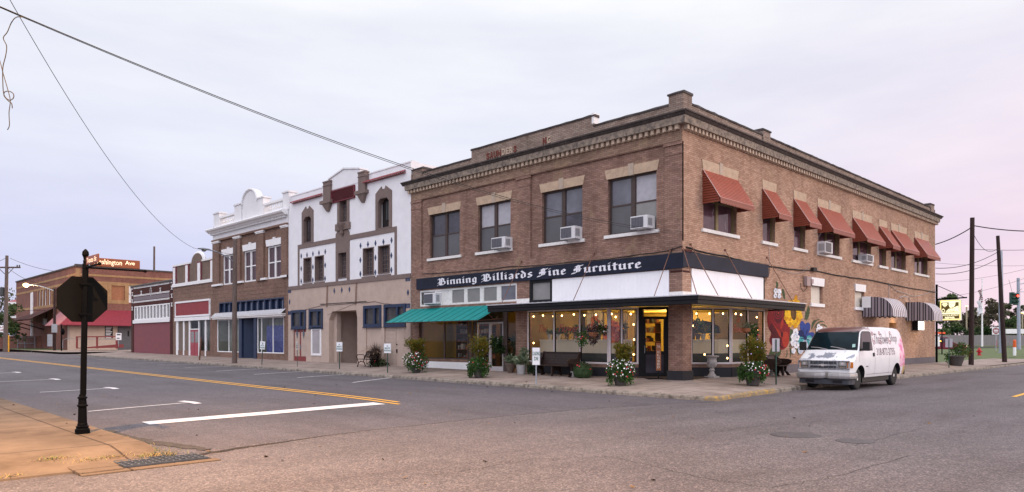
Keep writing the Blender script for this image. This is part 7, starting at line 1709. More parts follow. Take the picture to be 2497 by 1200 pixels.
# benches
def pew(label, a, b, seat=.44, back=.95, depth=.5, rz=0):
    ax, bx = Vector(a), Vector(b); D_ = bx-ax; D_.z = 0; L_ = D_.length; t = thing('pew_bench', label, 'bench', (*((ax+bx)/2)[:2], ax.z), math.atan2(D_.y, D_.x))
    m = MB(); m.box(-L_/2+.05, L_/2-.05, -depth+.02, .02, seat-.03, seat+.01); m.build('seat', m_pew, t, bevel=.01)
    m = MB()
    for k in range(5): z = seat+.02+(back-seat-.02)*k/5; y = .03+.10*k/5; m.add([(-L_/2+.05,y,z),(L_/2-.05,y,z),(L_/2-.05,y+.02,z+(back-seat)/5-.006),(-L_/2+.05,y+.02,z+(back-seat)/5-.006),(-L_/2+.05,y+.04,z),(L_/2-.05,y+.04,z),(L_/2-.05,y+.06,z+(back-seat)/5-.006),(-L_/2+.05,y+.06,z+(back-seat)/5-.006)], [(0,1,2,3),(7,6,5,4),(3,2,6,7),(1,5,6,2),(0,3,7,4),(0,4,5,1)])
    m.box(-L_/2+.02, L_/2-.02, .10, .2, back-.01, back+.04); m.build('backrest', m_pew, t)
    for s in (-1, 1):
        x0 = s*L_/2-.035; m = MB(); m.prismx([(-depth-.02,0),(-depth+.10,0),(-depth+.16,.2),(-depth+.12,seat),(-depth-.06,seat+.10),(-depth-.08,seat+.22),(-depth+.06,seat+.27),(-.05,seat+.28),(.12,back+.05),(.24,back+.05),(.12,seat),(.10,.2),(.2,0),(.0,0),(-.08,.22),(-.22,.28),(-depth+.25,.18)], x0, x0+.07); m.build('end_panel', m_pew, t, bevel=.006)
    m = MB(); m.prismx([(-depth+.02,0),(-depth+.10,0),(-depth+.2,.25),(-.05,.25),(.1,0),(.16,0),(.05,seat-.04),(-depth+.05,seat-.04)], -.03, .03); m.build('centre_leg', m_pew, t)
    return t
# pew stands along the shop window: its back to the glass
ua = pA(1318,880,.62)[0]; ub = pA(1404,880,.62)[0]
p0 = Vector((XP-.55, YP-ua, .2)); p1 = Vector((XP-.55, YP-ub, .2)); pew('long dark church pew under the flower shop window', p0, p1)
x0, x1 = pB(1872,890,.5)[0], pB(1898,890,.5)[0]; pew('dark bench against the mural wall behind the sign back', (XP+x0, YP-.5, .2), (XP+x1, YP-.5, .2), .42, .82)
p = gp(880,895); t = thing('iron_bench', 'black iron park bench beside the dry grass clump before the theatre', 'bench', p, 0)
bt = MB(); 
t.location = (XP-.95, p[1]-.35, p[2]); t.rotation_euler = (0,0,-PI/2+.0)
for s in (-.62,.62):
    m = MB(); m.tube([(s,-.42,0),(s,-.36,.22),(s,-.22,.3),(s,-.0,.24),(s,.10,0)], .025, 6); m.tube([(s,-.42,.40),(s,-.36,.22)], .022, 5); m.tube([(s,.0,.40),(s,-.05,.26)], .022, 5); m.tube([(s,-.42,.42),(s,-.48,.55),(s,-.42,.66),(s,-.05,.66),(s,.02,.6),(s,.0,.42)], .02, 6); m.tube([(s,0,.4),(s,.08,.6),(s,.2,.86)], .022, 5); m.build('leg', m_blackiron, t)
m = MB()
for k in range(6): m.box(-.64,.64,-.46+.08*k,-.40+.08*k,.41,.435)
m.build('seat', m_blackiron, t); m = MB()
for k in range(5): m.box(-.64,.64,.05+.03*k,.075+.03*k,.5+.075*k,.56+.075*k)
m.build('backrest', m_blackiron, t)
# urn, mat, closed sign, hanging baskets
t = thing('stone_urn', 'grey cast stone urn on a pedestal before the right hand shop window', 'urn', (25.45,14.55,.195)); m = MB(); m.box(-.21,.21,-.21,.21,0,.07); m.lathe([(.17,.07),(.16,.11),(.10,.17),(.085,.24),(.09,.27),(.115,.29),(.115,.32),(.08,.35),(.085,.38),(.14,.44),(.185,.52),(.195,.62),(.17,.72),(.20,.80),(.27,.83),(.28,.86),(.25,.88),(.2,.86),(.01,.80)], n=24)
for k in range(12): a = 2*PI*k/12; m.tube([(.15*math.cos(a),.15*math.sin(a),.45),(.20*math.cos(a),.20*math.sin(a),.55)], .02, 5, .012)
m.build('urn', m_urn, t, smooth=False)
p = (XP+.75, YP+.75, .2); o = MB().box(-.75,.75,-.42,.42,.0,.018).build('door_mat', m_blackpaint, loc=(XP+.55,YP+1.05,.205)); o.rotation_euler = (0,0,-PI/4); tag(o, 'black door mat behind the corner brick pier', 'mat')
o = MB(); o.box(-.09,.09,-.03,0,0,1.05); t = thing('closed_sign', 'tall narrow orange wooden board reading closed beside the shop door', 'sign', onY(1622,884,YP+.25) and (XP+.33,YP+1.25,.52), -PI/4); o.build('board', m_signwood, t)
m = MB()
for k, ch in enumerate('CLOSED'): m.text(ch, -.05, .05, .66-k*.115, .745-k*.115, -.031, .003, .03)
m.text('THE', -.06, .06, .86, .95, -.031, .003, .01); m.build('lettering', m_signcream, t); m = MB(); m.box(-.03,.03,-.02,0,-.32,0); m.box(-.16,.16,-.12,.12,-.32,-.29); m.build('stand', m_blackpaint, t)
def basket(label, loc, top, extra):
    t = thing('hanging_basket', label, 'hanging basket', loc, 0, 'hanging baskets under the canopy'); m = MB(); m.lathe([(.05,-.2),(.15,-.14),(.19,0),(.17,0),(.01,-.03)], n=12); m.build('bowl', m_signwood, t); m = MB()
    for k in range(3): a = 2.1*k; m.tube([(.17*math.cos(a),.17*math.sin(a),0),(0,0,top)], .006, 3)
    m.build('hanger', m_cable, t)
    for nm, mt, c, r, n, L, W in extra: m = MB(); foliage(m, c, r, n, L, W, droop=.6); m.build(nm, mt, t)
    return t
uq = pA(1440,830,.9)[0]; t = basket('hanging basket of red, white and plum trailing plants before the straight shop window', (XP-.75, YP-uq, 1.98), 1.0, [('plum_foliage', m_plumleaf, (0,0,-.12), (.24,.24,.42), 300, .09, .06), ('green_foliage', m_dkgreen, toR*.36+Vector((0,0,.1)), (.25,.25,.22), 150, .10, .055), ('left_foliage', m_green, toR*-.42+Vector((0,0,-.25)), (.28,.28,.36), 220, .10, .055)])
m = MB(); blooms(m, toR*.36+Vector((0,0,.1)), (.26,.26,.22), 9, .035); m.mi = 1; blooms(m, toR*-.42+Vector((0,0,-.35)), (.27,.27,.32), 9, .03); m.build('blossoms', [m_petalw, m_petalr], t)
xq = pB(1819,810,.6)[0]; t = basket('hanging basket with a pale spider plant and trailing green before the side window', (XP+xq, YP-.6, 2.15), .84, [('spider_foliage', m_sage, toR*.1+Vector((0,0,.08)), (.3,.3,.16), 110, .24, .02), ('trailing_foliage', m_green, toR*.28+Vector((0,0,-.12)), (.22,.22,.36), 200, .10, .05)]); m = MB(); blooms(m, toR*.28+Vector((0,0,-.25)), (.22,.22,.25), 3, .035); m.build('blossoms', m_petalr, t)
# ---------------------------------------------------------------- window air conditioners
def ac(label, T, u, y, z, w, h, dp, dark=False):
    p = P3(T, u, y, z); t = thing('air_conditioner', label, 'air conditioner', p, -PI/2 if T is TA else 0, 'window air conditioners on the corner building')
    m = MB(); m.box(-w/2, w/2, -dp, .12, 0, h); m.build('case', m_ac, t, bevel=.012); m = MB(); m.box(-w/2+.04, w/2*.55, -dp-.012, -dp-.001, .05, h-.05); g = m.build('grille', m_acdark, t); m = MB(); n = 9
    for k in range(n): z_ = lerp(.07,h-.07,k/(n-1)); m.box(-w/2+.05, w/2*.53, -dp-.018, -dp-.0125, z_-.006, z_+.006)
    for k in range(5): x = lerp(-w/2+.06, w/2*.5, k/4); m.box(x-.004,x+.004,-dp-.022,-dp-.0185,.06,h-.06)
    m.build('louvres', m_acgrille, g); m = MB()
    for s in (-1,1):
        for k in range(6): y0 = -dp+.06+k*(dp-.12)/6; m.box(s*(w/2+.002)-.004, s*(w/2+.002)+.004, y0, y0+(dp-.12)/6*.55, .1, h-.1)
    m.build('side_louvres', m_acgrille, t)
    m = MB(); m.box(-w/2+.05,-w/2+.08,-dp*.8,.0,-.035,-.001); m.box(w/2-.08,w/2-.05,-dp*.8,.0,-.035,-.001); m.build('bracket', m_steel, t)
def acA(label, l, r, t_, b_, dp=.42): 
    o = dp+0; u0, z1 = pA(l, t_, o); u1, _ = pA(r, t_, o); _, z0 = pA(l, b_, o); ac(label, TA, (u0+u1)/2, 0, z0, u1-u0, z1-z0, dp)
def acB(label, l, r, t_, b_, dp=.42):
    u0, z1 = pB(l, t_, dp); u1, _ = pB(r, t_, dp); _, z0 = pB(l, b_, dp); ac(label, None, (u0+u1)/2, 0, z0, u1-u0, z1-z0, dp)
acA('air conditioner in the second upper window from the theatre', 1197.5,1231,581,607.5,.40); acA('air conditioner in the third upper window, on a stepped sash', 1366,1401,555,585,.40); acA('air conditioner in the upper window nearest the corner', 1537,1578,529,560,.40)
ac('small air conditioner in the white transom above the teal awning', TA, pA(1060,735)[0], -.0, 3.50, .95, .55, .34)
acB('air conditioner under the fourth rust red awning of the side wall', 2013,2030.7,588,615.5,.40); acB('air conditioner under the fifth rust red awning of the side wall', 2115,2131,619,637.5,.36)
p = ac_far
t = thing('air_conditioner', 'small white air conditioner in the long side wall of the far red brick building', 'air conditioner', p, -PI/2); MB().box(-.35,.35,-.35,0,0,.95).build('case', m_ac, t); MB().box(-.28,.28,-.36,-.351,.1,.85).build('grille', m_acgrille, t)
# ---------------------------------------------------------------- lit watch sign on its bracket at the end of the side wall
xw = BL+XP+.35; yp_ = onX(2284,885,xw)[1]; z_ = lambda px, py: onX(px,py,xw)[2]; y_ = lambda px: onX(px,760,xw)[1]
t = thing('watch_repair_sign', 'lit yellow and black watch and jewelry repair box sign on a black bracket pole', 'sign', (xw, yp_, .05), -PI/2)
S = lambda px: yp_-y_(px); zz = lambda py: z_(2320,py)-.05
m = MB(); m.tube([(0,0,-.1),(0,0,zz(692))], .07, 8); m.tube([(0,0,zz(728.5)),(S(2358),0,zz(727))], .05, 6); m.tube([(0,0,zz(694)),(S(2353),0,zz(727))], .02, 4); m.tube([(0,0,zz(755)),(-.3,-.1,zz(755))], .04, 5); m.build('bracket_pole', m_blackiron, t)
x0, x1, z0, z1 = S(2293), S(2344.5), zz(781.5), zz(731.5)
m = MB(); m.box(x0, x1, -.12, .12, z0, z1); m.build('cabinet', m_whitepaint, t, bevel=.03)
m_lit = emis('lit sign face', (1,.92,.58), 1.1); m_litedge = emis('lit amber edge', (1,.62,.12), 1.3); m_signink = emis('sign ink glowing faintly', (.10,.07,.008), .6)
m = MB(); m.box(x0+.02, x1-.02, -.135, -.121, z0+.02, z1-.02); fc = m.build('lit_face', m_lit, t)
w, h = x1-x0, z1-z0; X_ = lambda f: x0+w*f; Z_ = lambda f: z0+h*f
m = MB(); frame(m, X_(.02), X_(.98), Z_(.02), Z_(.98), -.139, -.1352, .045); m.build('face_rim', m_litedge, fc)
m = MB(); m.box(X_(.07), X_(.90), -.140, -.1353, Z_(.38), Z_(.88)); m.box(X_(.05), X_(.93), -.140, -.1353, Z_(.08), Z_(.31)); m.build('black_field', m_signink, fc)
m = MB(); y0 = -.1402
def shp(pts, dy=0): m.add([(X_(a), y0-.002-dy, Z_(b_)) for a, b_ in pts], [tuple(range(len(pts)))])
def ring(cx, cz, r0, r1, a0=0, a1=6.283, n=16, dy=0):
    for k in range(n): p, q = lerp(a0,a1,k/n), lerp(a0,a1,(k+1)/n); shp([(cx+r0*math.cos(p),cz+r0*math.sin(p)),(cx+r1*math.cos(p),cz+r1*math.sin(p)),(cx+r1*math.cos(q),cz+r1*math.sin(q)),(cx+r0*math.cos(q),cz+r0*math.sin(q))], dy)
shp([(.10,.79),(.15,.85),(.34,.85),(.39,.79),(.245,.64)]); ring(.17, .48, .055, .085)
shp([(.14,.57),(.17,.6),(.2,.57),(.17,.545)])
shp([(.42,.80),(.45,.88),(.55,.93),(.68,.92),(.75,.85),(.74,.77),(.68,.66),(.58,.60),(.48,.63),(.44,.72)])           # bowed head
shp([(.28,.40),(.34,.50),(.46,.58),(.60,.58),(.74,.66),(.88,.70),(.90,.42),(.90,.39)])                              # shoulders and bench
m.build('lit_emblem', m_lit, fc)
m = MB()
def ln(a, b_, wd=.012): 
    dx, dz = (b_[0]-a[0]), (b_[1]-a[1]); l = math.hypot(dx,dz); nx, nz = -dz/l*wd/2, dx/l*wd/2; m.add([(X_(a[0]+nx),y0-.004,Z_(a[1]+nz)),(X_(b_[0]+nx),y0-.004,Z_(b_[1]+nz)),(X_(b_[0]-nx),y0-.004,Z_(b_[1]-nz)),(X_(a[0]-nx),y0-.004,Z_(a[1]-nz))], [(0,1,2,3)])
for a, b_ in (((.42,.79),(.56,.82)),((.56,.82),(.75,.80)),((.48,.72),(.55,.71)),((.6,.58),(.66,.44)),((.74,.66),(.70,.46)),((.46,.58),(.52,.46)),((.12,.79),(.37,.79)),((.2,.79),(.245,.65)),((.3,.79),(.245,.65)),((.52,.46),(.70,.44)),((.34,.5),(.48,.5)),((.56,.66),(.62,.64)),((.30,.44),(.88,.42))): ln(a, b_)
m.build('emblem_lines', m_signink, fc)
m = MB(); m.text('WATCH & JEWELRY', X_(.07), X_(.91), Z_(.20), Z_(.29), y0, .004, .03); m.text('REPAIR', X_(.25), X_(.72), Z_(.095), Z_(.185), y0, .004, .04); m.build('lettering', m_lit, fc)
# ---------------------------------------------------------------- small covers in the road, drain grate, debris
def cover(label, px, py, r): p = gp(px,py); m = MB(); m.lathe([(r,0),(r,.012),(r-.04,.014),(.01,.015)], (p[0],p[1],p[2]-.004), 28); o = m.build('manhole_cover', M('worn iron cover', (.07,.065,.07), .5, .3, .25, 6, .4, 40)); tag(o, label, 'manhole cover')
cover('larger round iron manhole cover in the crossing', 1940, 1061, .42); cover('small faint round cover right of the larger manhole', 2085, 1076, .30)
a, b_ = gp(300,1142), gp(474,1117); t = thing('drain_grate', 'steel bar drain grate in the near kerb corner', 'drain grate', (a[0],a[1],-.105)); gx0, gx1, gy0, gy1 = 0, b_[0]-a[0]+.05, -.15, .42
m = MB(); m.box(gx0-.06,gx1+.06,gy0-.06,gy1+.06,-.02,.006); m.build('pit', m_hole, t); m = MB(); n = 13
for i in range(n): x = lerp(gx0,gx1,i/(n-1)); m.box(x-.008,x+.008,gy0,gy1,.0,.03)
m.build('bars', m_gratebar, t); m = MB()
for k in range(5): y = lerp(gy0,gy1,k/4); m.box(gx0,gx1,y-.008,y+.008,.012,.036)
m.build('cross_bars', m_gratebar, t); frm = MB(); frame(frm, 0,1,0,1,0,1,.1)
m = MB(); m.box(gx0-.35,gx1+.3,gy1+.06,gy1+.5,-.06,.03); m.box(gx0-.6,gx0-.06,gy0-.12,gy1+.06,-.06,.028); m.box(gx0-.6,gx1+.1,gy0-.24,gy0-.06,-.08,.012); m.build('apron', m_walkL, t, bevel=.01)
er = random.Random(11); m = MB()
for i in range(1500):                                   # dry and green grass in the gutter of the near corner
    k = er.random(); y = 11.3+9*k**1.7; x = 3.93+abs(er.gauss(0,.07)); 
    if y < 13.6 and er.random() < .5: x = 3.95+er.gauss(.05,.12)
    dens_ = .55+.45*math.sin(y*5.1)*math.sin(y*2.3+1)
    if er.random() > dens_: continue
    z = zslope(y)-.09; h = er.uniform(.02,.10); a = er.random()*6.28; v = Vector((math.cos(a),math.sin(a),0))*h*er.uniform(.3,1.2); w_ = Vector((-math.sin(a),math.cos(a),0))*.004; q = Vector((x,y,z)); m.mi = 0 if er.random() < .5 else 1
    m.add([q-w_,q+w_,q+v+Vector((0,0,h))], [(0,1,2)])
for cx, cy, n in ((2.55,11.75,120),(3.2,11.55,90),(1.95,11.1,70),(1.0,11.2,80),(3.75,11.45,160),(2.9,11.5,60)):
    for i in range(n):
        x, y = cx+er.gauss(0,.14), cy+er.gauss(0,.05); z = zleft(x,max(11,y)) if x < 3.9 else -.1; h = er.uniform(.01,.05); a = er.random()*6.28; v = Vector((math.cos(a),math.sin(a),0))*h*2; w_ = Vector((-math.sin(a),math.cos(a),0))*.004; q = Vector((x,y,z)); m.mi = 0 if er.random() < .6 else 1; m.add([q-w_,q+w_,q+v+Vector((0,0,h))], [(0,1,2)])
tag(m.build('gutter_grass', [M('dry straw', (.33,.23,.09), .9, 0, .3, 9), M('green blades', (.10,.13,.03), .9, 0, .3, 9)]), 'thin dry and green grass growing in the near gutter', 'grass', kind='stuff')
m = MB()
for i in range(170):
    x, y = er.uniform(-1,20), er.uniform(4,24); z = gz(x,y)+.016+(.012 if y > 12 and 3.9 < x < 19 else 0); s = er.uniform(.012,.035); m.disc((x,y,z), (er.gauss(0,.3),er.gauss(0,.3),1), s, 5, .4)
tag(m.build('leaf_litter', M('fallen leaf bits', (.14,.085,.045), .9, 0, .5, 9)), 'small scattered leaf bits on the road and pavement', 'litter', kind='stuff')
# ---------------------------------------------------------------- overhead wires
def wire(label, pts, r, mat=m_cable, name='overhead_wire', group=None): tag(MB().tube(pts, r, 5).build(name, mat), label, 'wire', group)
def sagline(a, b_, f, n=40): return [(lerp(a[0],b_[0],i/n), lerp(a[1],b_[1],i/n), f(i/n)) for i in range(n+1)]
Pc = Vector((XP-.05, YP-.05, onX(1662,566,XP)[2])); Pn = Vector((-1.5, 11.75, 0))
def fitq(*P):                                            # parabola through three points
    (a, fa), (b_, fb_), (c, fc_) = P
    return lambda s: fa*(s-b_)*(s-c)/((a-b_)*(a-c))+fb_*(s-a)*(s-c)/((b_-a)*(b_-c))+fc_*(s-a)*(s-b_)/((c-a)*(c-b_))
def svert(A, B, px, py):                                 # where the line in plan from A to B passes a line of sight
    rx, ry, rz_ = ray(px, py); dx, dy = B[0]-A[0], B[1]-A[1]; det = rx*(-dy)-ry*(-dx); k = (A[0]*(-dy)-A[1]*(-dx))/det; s = (rx*A[1]-ry*A[0])/det
    return (s, CH+rz_*k)
f1 = fitq(svert(Pn,Pc,2,17), svert(Pn,Pc,930,385), (1.0, Pc.z)); wire('upper strand of the service wire running from the near corner to the brick building', sagline(Pn, Pc, f1), .0075)
f1b = fitq(svert(Pn,Pc,2,18.5), svert(Pn,Pc,930,387.5), (1.0, Pc.z-.06)); wire('lower strand of the service wire running from the near corner to the brick building', sagline(Pn, (Pc.x,Pc.y+.08), f1b), .006)
f2 = fitq(svert(Pn,wire2_end,60,62), svert(Pn,wire2_end,280,410), svert(Pn,wire2_end,475,606)); s0 = svert(Pn,wire2_end,475,606)[0]
wire('steep wire from the near corner pole down to the lamp at the tan brick shop', [(lerp(Pn.x,wire2_end.x,i/60), lerp(Pn.y,wire2_end.y,i/60), f2(i/60) if i/60 < s0 else lerp(f2(s0), wire2_end.z-.3, (i/60-s0)/(1-s0))) for i in range(61)], .008)
s_, zc_ = svert(Pn,Pc,50,42); dq = lerp(Pn.x,Pc.x,s_)*cT+lerp(Pn.y,Pc.y,s_)*sT
lp = [(58,42),(40,42),(28,55),(18,78),(8,93),(16,112),(14,135),(7,165),(7,205),(10,232),(22,244),(32,240),(33,230),(24,223),(12,224),(10,234),(20,246),(28,252),(30,264)]
def curve(P, n=5):
    o = []
    for i in range(len(P)-1):
        p0, p1, p2, p3 = P[max(i-1,0)], P[i], P[i+1], P[min(i+2,len(P)-1)]
        for k in range(n):
            u = k/n; o.append(tuple(.5*(2*b1+(c1-a1)*u+(2*a1-5*b1+4*c1-d1)*u*u+(3*b1-a1-3*c1+d1)*u**3) for a1, b1, c1, d1 in zip(p0,p1,p2,p3)))
    return o+[tuple(P[-1])]
wire('loose curling wire end dangling from the service wire at the upper left', [onD(x,y,dq) for x, y in curve(lp)], .0065, name='loose_wire')
lp = [(-14,110),(0,150),(8,180),(18,215),(25,245),(22,275),(23,305),(18,317)]; wire('second loose wire hanging with a frayed tip at the upper left', [onD(x,y,dq*1.03) for x, y in curve(lp)], .006, name='loose_wire')
def cab(label, A, B, sag, r): wire(label, [(lerp(A[0],B[0],i/24), lerp(A[1],B[1],i/24), lerp(A[2],B[2],i/24)-4*sag*(i/24)*(1-i/24)) for i in range(25)], r, group=None)
wx = lambda px, py: (BL+XP+.02, *onX(px,py,BL+XP)[1:])
bw_ = lambda px, py: onY(px, py, YP+.3)
cab('thick cable from the brick building end up to the top of the dark pole', bw_(2281,596), topA-Vector((0,0,.6)), .12, .035)
cab('thick cable from the dark pole leaving to the right edge', topA-Vector((0,0,.5)), onD(2560,563,46), .15, .035)
cab('paired service cable from the brick building to the leaning pole, upper', bw_(2281,654), topB-Vector((0,0,1.2)), .35, .022); cab('paired service cable from the brick building to the leaning pole, lower', bw_(2282,668), topB-Vector((0,0,1.7)), .35, .022)
cab('drooping drop wire between the dark pole and the leaning pole', topA-Vector((0,0,.9)), topB-Vector((0,0,.9)), .7, .015)
cab('level wire from the dark pole past the leaning pole to the right edge', topA-Vector((0,0,2.05)), onD(2560,606,60), .1, .018)
for i, (pa, pb_, sg, lb_) in enumerate((((2270,640),(2560,646),.3,'topmost thin far wire crossing behind both wooden poles'), ((2270,688),(2560,640),.6,'rising thin far wire behind both wooden poles'), ((2270,726),(2560,655),.8,'thin far wire rising from the watch sign to the right'))): cab(lb_, onD(*pa,110), onD(*pb_,95), sg, .018)
for (pa, pb_, sg, lb_) in (((25,630),(180,662),.5,'thin wire from the far left utility pole to the red brick building'), ((20,654),(120,690),.6,'lower thin wire from the far left crossarm'), ((-30,640),(16,628),.2,'thin wire leaving the far left pole to the left edge'), ((-20,752),(112,757),.1,'low dark cable before the far left tree')): cab(lb_, onD(*pa,80), onD(*pb_,97 if pb_[0] > 50 else 80), sg, .022)
# ---------------------------------------------------------------- white delivery van at the kerb
VX, VY = 28.58, 10.36; vz = -.085
van = thing('delivery_van', 'white florist delivery van with peeling bonnet and pink flower graphics parked at the kerb', 'van', (VX, VY, vz), PI)
def wv_(z): return pw(z, [(.4,.90),(.55,.94),(.75,.962),(1.0,.968),(1.2,.962),(1.4,.945),(2.1,.80),(2.3,.74)])
XT = [(-2.97,.62),(-2.95,1.0),(-2.90,1.45),(-2.82,1.95),(-2.74,2.10),(-2.6,2.18),(-2.2,2.225),(-1.2,2.25),(.6,2.24),(1.1,2.20),(1.38,2.13),(1.54,2.05),(1.72,1.85),(1.90,1.62),(2.06,1.40),(2.16,1.35),(2.32,1.27),(2.5,1.17),(2.66,1.09),(2.74,1.045),(2.79,.98)]
def ztp(x): return pw(x, XT)
def fx_(x): return pw(x, [(-2.97,.955),(-2.75,.985),(-2.4,1),(2.2,1),(2.5,.985),(2.68,.955),(2.79,.90)])
m = MB(); st_ = [-2.97,-2.95,-2.90,-2.82,-2.74,-2.6,-2.2,-1.7,-1.2,-.6,0,.6,1.1,1.38,1.54,1.63,1.72,1.81,1.90,1.98,2.06,2.16,2.24,2.32,2.41,2.5,2.58,2.66,2.70,2.74,2.79]
NS = 9
def half(x):
    zt = ztp(x); f = fx_(x); P = []
    for i in range(NS): z = lerp(.42, zt-.075, i/(NS-1)); P.append((wv_(z)*f, z))
    w = wv_(zt-.075)*f; P += [(w*.985, zt-.04), (w*.955, zt-.012), (w*.90, zt), (w*.6, zt+.012), (w*.25, zt+.018)]
    return P
for x in st_:
    h = half(x); ring_ = [(-y, z) for y, z in h[::-1]]; ring_ = h+ring_
    m.v += [Vector((x, y, z)) for y, z in ring_]
k = 2*len(half(0))
for i in range(len(st_)-1):
    for j in range(k): m.f.append((i*k+j, i*k+(j+1)%k, (i+1)*k+(j+1)%k, (i+1)*k+j)); m.m.append(0)
m.f += [tuple(range(k-1,-1,-1)), tuple(range((len(st_)-1)*k, len(st_)*k))]; m.m += [0, 0]
def vanpaint():
    mt, nt, N, L, B = newmat('van paint'); co = coord(N, L); s = N.new('ShaderNodeSeparateXYZ'); L.new(co, s.inputs[0])
    def mt_(op, a, b=None, cl=False):
        n = N.new('ShaderNodeMath'); n.operation = op; n.use_clamp = cl
        for i, v in enumerate((a, b)):
            if v is None: continue
            if isinstance(v, (int, float)): n.inputs[i].default_value = v
            else: L.new(v, n.inputs[i])
        return n.outputs[0]
    X, Y, Z = s.outputs
    dirt = noise(N, L, co, 2.5, 6); base = ramp(N, L, dirt, [(.3, (.66,.66,.68)), (.7, (.76,.76,.77))])
    # pink bloom wrap at the rear quarter
    n1 = noise(N, L, co, 1.9, 3, .5); n2 = noise(N, L, co, 4.2, 4, .6)
    pk_ = ramp(N, L, n2, [(.30, (.45,.08,.32)), (.42, (.72,.10,.30)), (.50, (.80,.36,.52)), (.57, (.78,.62,.68)), (.63, (.80,.14,.20)), (.70, (.80,.66,.70))])
    edge_ = mt_('SUBTRACT', mt_('MULTIPLY', X, -1.0), mt_('ADD', 2.08, mt_('MULTIPLY', mt_('SUBTRACT', n1, .5), 2.2)))
    edge_ = mt_('SUBTRACT', edge_, mt_('MULTIPLY', mt_('ABSOLUTE', mt_('SUBTRACT', Z, 1.25)), .25))
    f = mt_('MULTIPLY', edge_, 3.2, True); c = mixc(N, L, 'MIX', f, base, pk_)
    fy = mt_('MULTIPLY', mt_('MULTIPLY', mt_('SUBTRACT', -2.55, X), 6, True), mt_('MULTIPLY', mt_('SUBTRACT', .85, Z), 6, True)); c = mixc(N, L, 'MIX', fy, c, (.50,.34,.06))
    # flaked clear coat on the bonnet
    nh = noise(N, L, coord(N, L, 'Object', (.9,1.5,1)), 1.5, 6, .55); hm = mt_('MULTIPLY', mt_('SUBTRACT', X, 2.10), 8, True); hm = mt_('MULTIPLY', hm, mt_('MULTIPLY', mt_('SUBTRACT', Z, 1.0), 9, True))
    fh = mt_('MULTIPLY', mt_('MULTIPLY', mt_('SUBTRACT', nh, .53), 28, True), hm); c = mixc(N, L, 'MIX', fh, c, (.22,.24,.29))
    # bare brown primer over the windscreen, patches along the roof
    nr = noise(N, L, co, 2.2, 5, .6); rm = mt_('MULTIPLY', mt_('SUBTRACT', Z, 2.02), 25, True); ra = mt_('SUBTRACT', mt_('ADD', X, mt_('MULTIPLY', nr, 1.5)), 1.35); fr2 = mt_('MULTIPLY', mt_('MULTIPLY', ra, 9, True), rm)
    fr2 = mt_('MULTIPLY', fr2, mt_('MULTIPLY', mt_('SUBTRACT', .80, mt_('ABSOLUTE', Y)), 30, True)); c = mixc(N, L, 'MIX', fr2, c, (.10,.025,.022))
    low_ = mt_('MULTIPLY', mt_('SUBTRACT', .62, Z), 2.2, True); c = mixc(N, L, 'MIX', mt_('MULTIPLY', low_, dirt), c, (.36,.34,.33))
    L.new(c, B.inputs['Base Color']); B.inputs['Roughness'].default_value = .3; B.inputs['Coat Weight'].default_value = .35; B.inputs['Coat Roughness'].default_value = .12; return mt
m_van = vanpaint(); m_well = M('wheel well', (.012,.012,.013), .9)
body = m.build('body', [m_van, m_well], van, smooth=True)
AX = (1.92, -1.92)
cut = MB()
for x in AX: 
    for s in (-1, 1): cut.tube([(x, s*.55, .40), (x, s*1.2, .40)], .475, 28)
co_ = cut.build('cutter', [m_well, m_well], van); co_.data.polygons.foreach_set('material_index', [1]*len(co_.data.polygons))
bo = body.modifiers.new('b', 'BOOLEAN'); bo.operation = 'DIFFERENCE'; bo.object = co_; bo.solver = 'EXACT'
dg = bpy.context.evaluated_depsgraph_get(); me = bpy.data.meshes.new_from_object(body.evaluated_get(dg)); body.modifiers.clear(); body.data = me; bpy.data.objects.remove(co_)
me.set_sharp_from_angle(angle=math.radians(42))
def tup(x, yf, o=.008):                                   # point on the sloping glass / bonnet top
    zt = ztp(x); w = wv_(zt-.075)*fx_(x); y = yf*w; return (x+o*.7, y, zt+(.012 if abs(yf) < .6 else .004)+o)
def topgrid(x0, x1, y0, y1, nx, ny, o):
    q = MB(); vs = [tup(lerp(x0,x1,i/nx), lerp(y0,y1,j/ny), o) for i in range(nx+1) for j in range(ny+1)]
    q.add(vs, [(i*(ny+1)+j, (i+1)*(ny+1)+j, (i+1)*(ny+1)+j+1, i*(ny+1)+j+1) for i in range(nx) for j in range(ny)]); return q
m_rub = M('black rubber', (.012,.012,.013), .6); m_wind = pane('tinted windscreen', (.006,.015,.020), .04, .5, .12); m_side = pane('side window', (.03,.02,.022), .03, .3, .6)
topgrid(2.075, 1.50, -.945, .945, 9, 10, .004).build('windscreen_rubber', m_rub, van, smooth=True)
topgrid(2.045, 1.555, -.90, .90, 9, 10, .010).build('windscreen', m_wind, van, smooth=True)
m = MB(); a, b_ = tup(2.0,.74,.014), tup(1.99,.85,.014); c, d_ = tup(1.91,.845,.014), tup(1.92,.735,.014); m.quad(a,b_,c,d_); m.build('sticker', M('pale green sticker', (.35,.55,.50), .5), van)
m = MB(); m.tube([tup(2.08,.55,.02), tup(2.03,.2,.035), tup(2.0,-.05,.03)], .012, 5); m.tube([tup(2.08,-.15,.02), tup(2.03,-.5,.035), tup(2.01,-.8,.03)], .012, 5); m.build('wiper', m_alum, van)
def sidegrid(poly_rows, o, s=1):
    q = MB(); vs = []; 
    for z, xa, xb in poly_rows: vs += [(xa, s*(wv_(z)*fx_(xa)+o), z), (xb, s*(wv_(z)*fx_(xb)+o), z)]
    q.add(vs, [(2*i, 2*i+1, 2*i+3, 2*i+2) for i in range(len(poly_rows)-1)]); return q
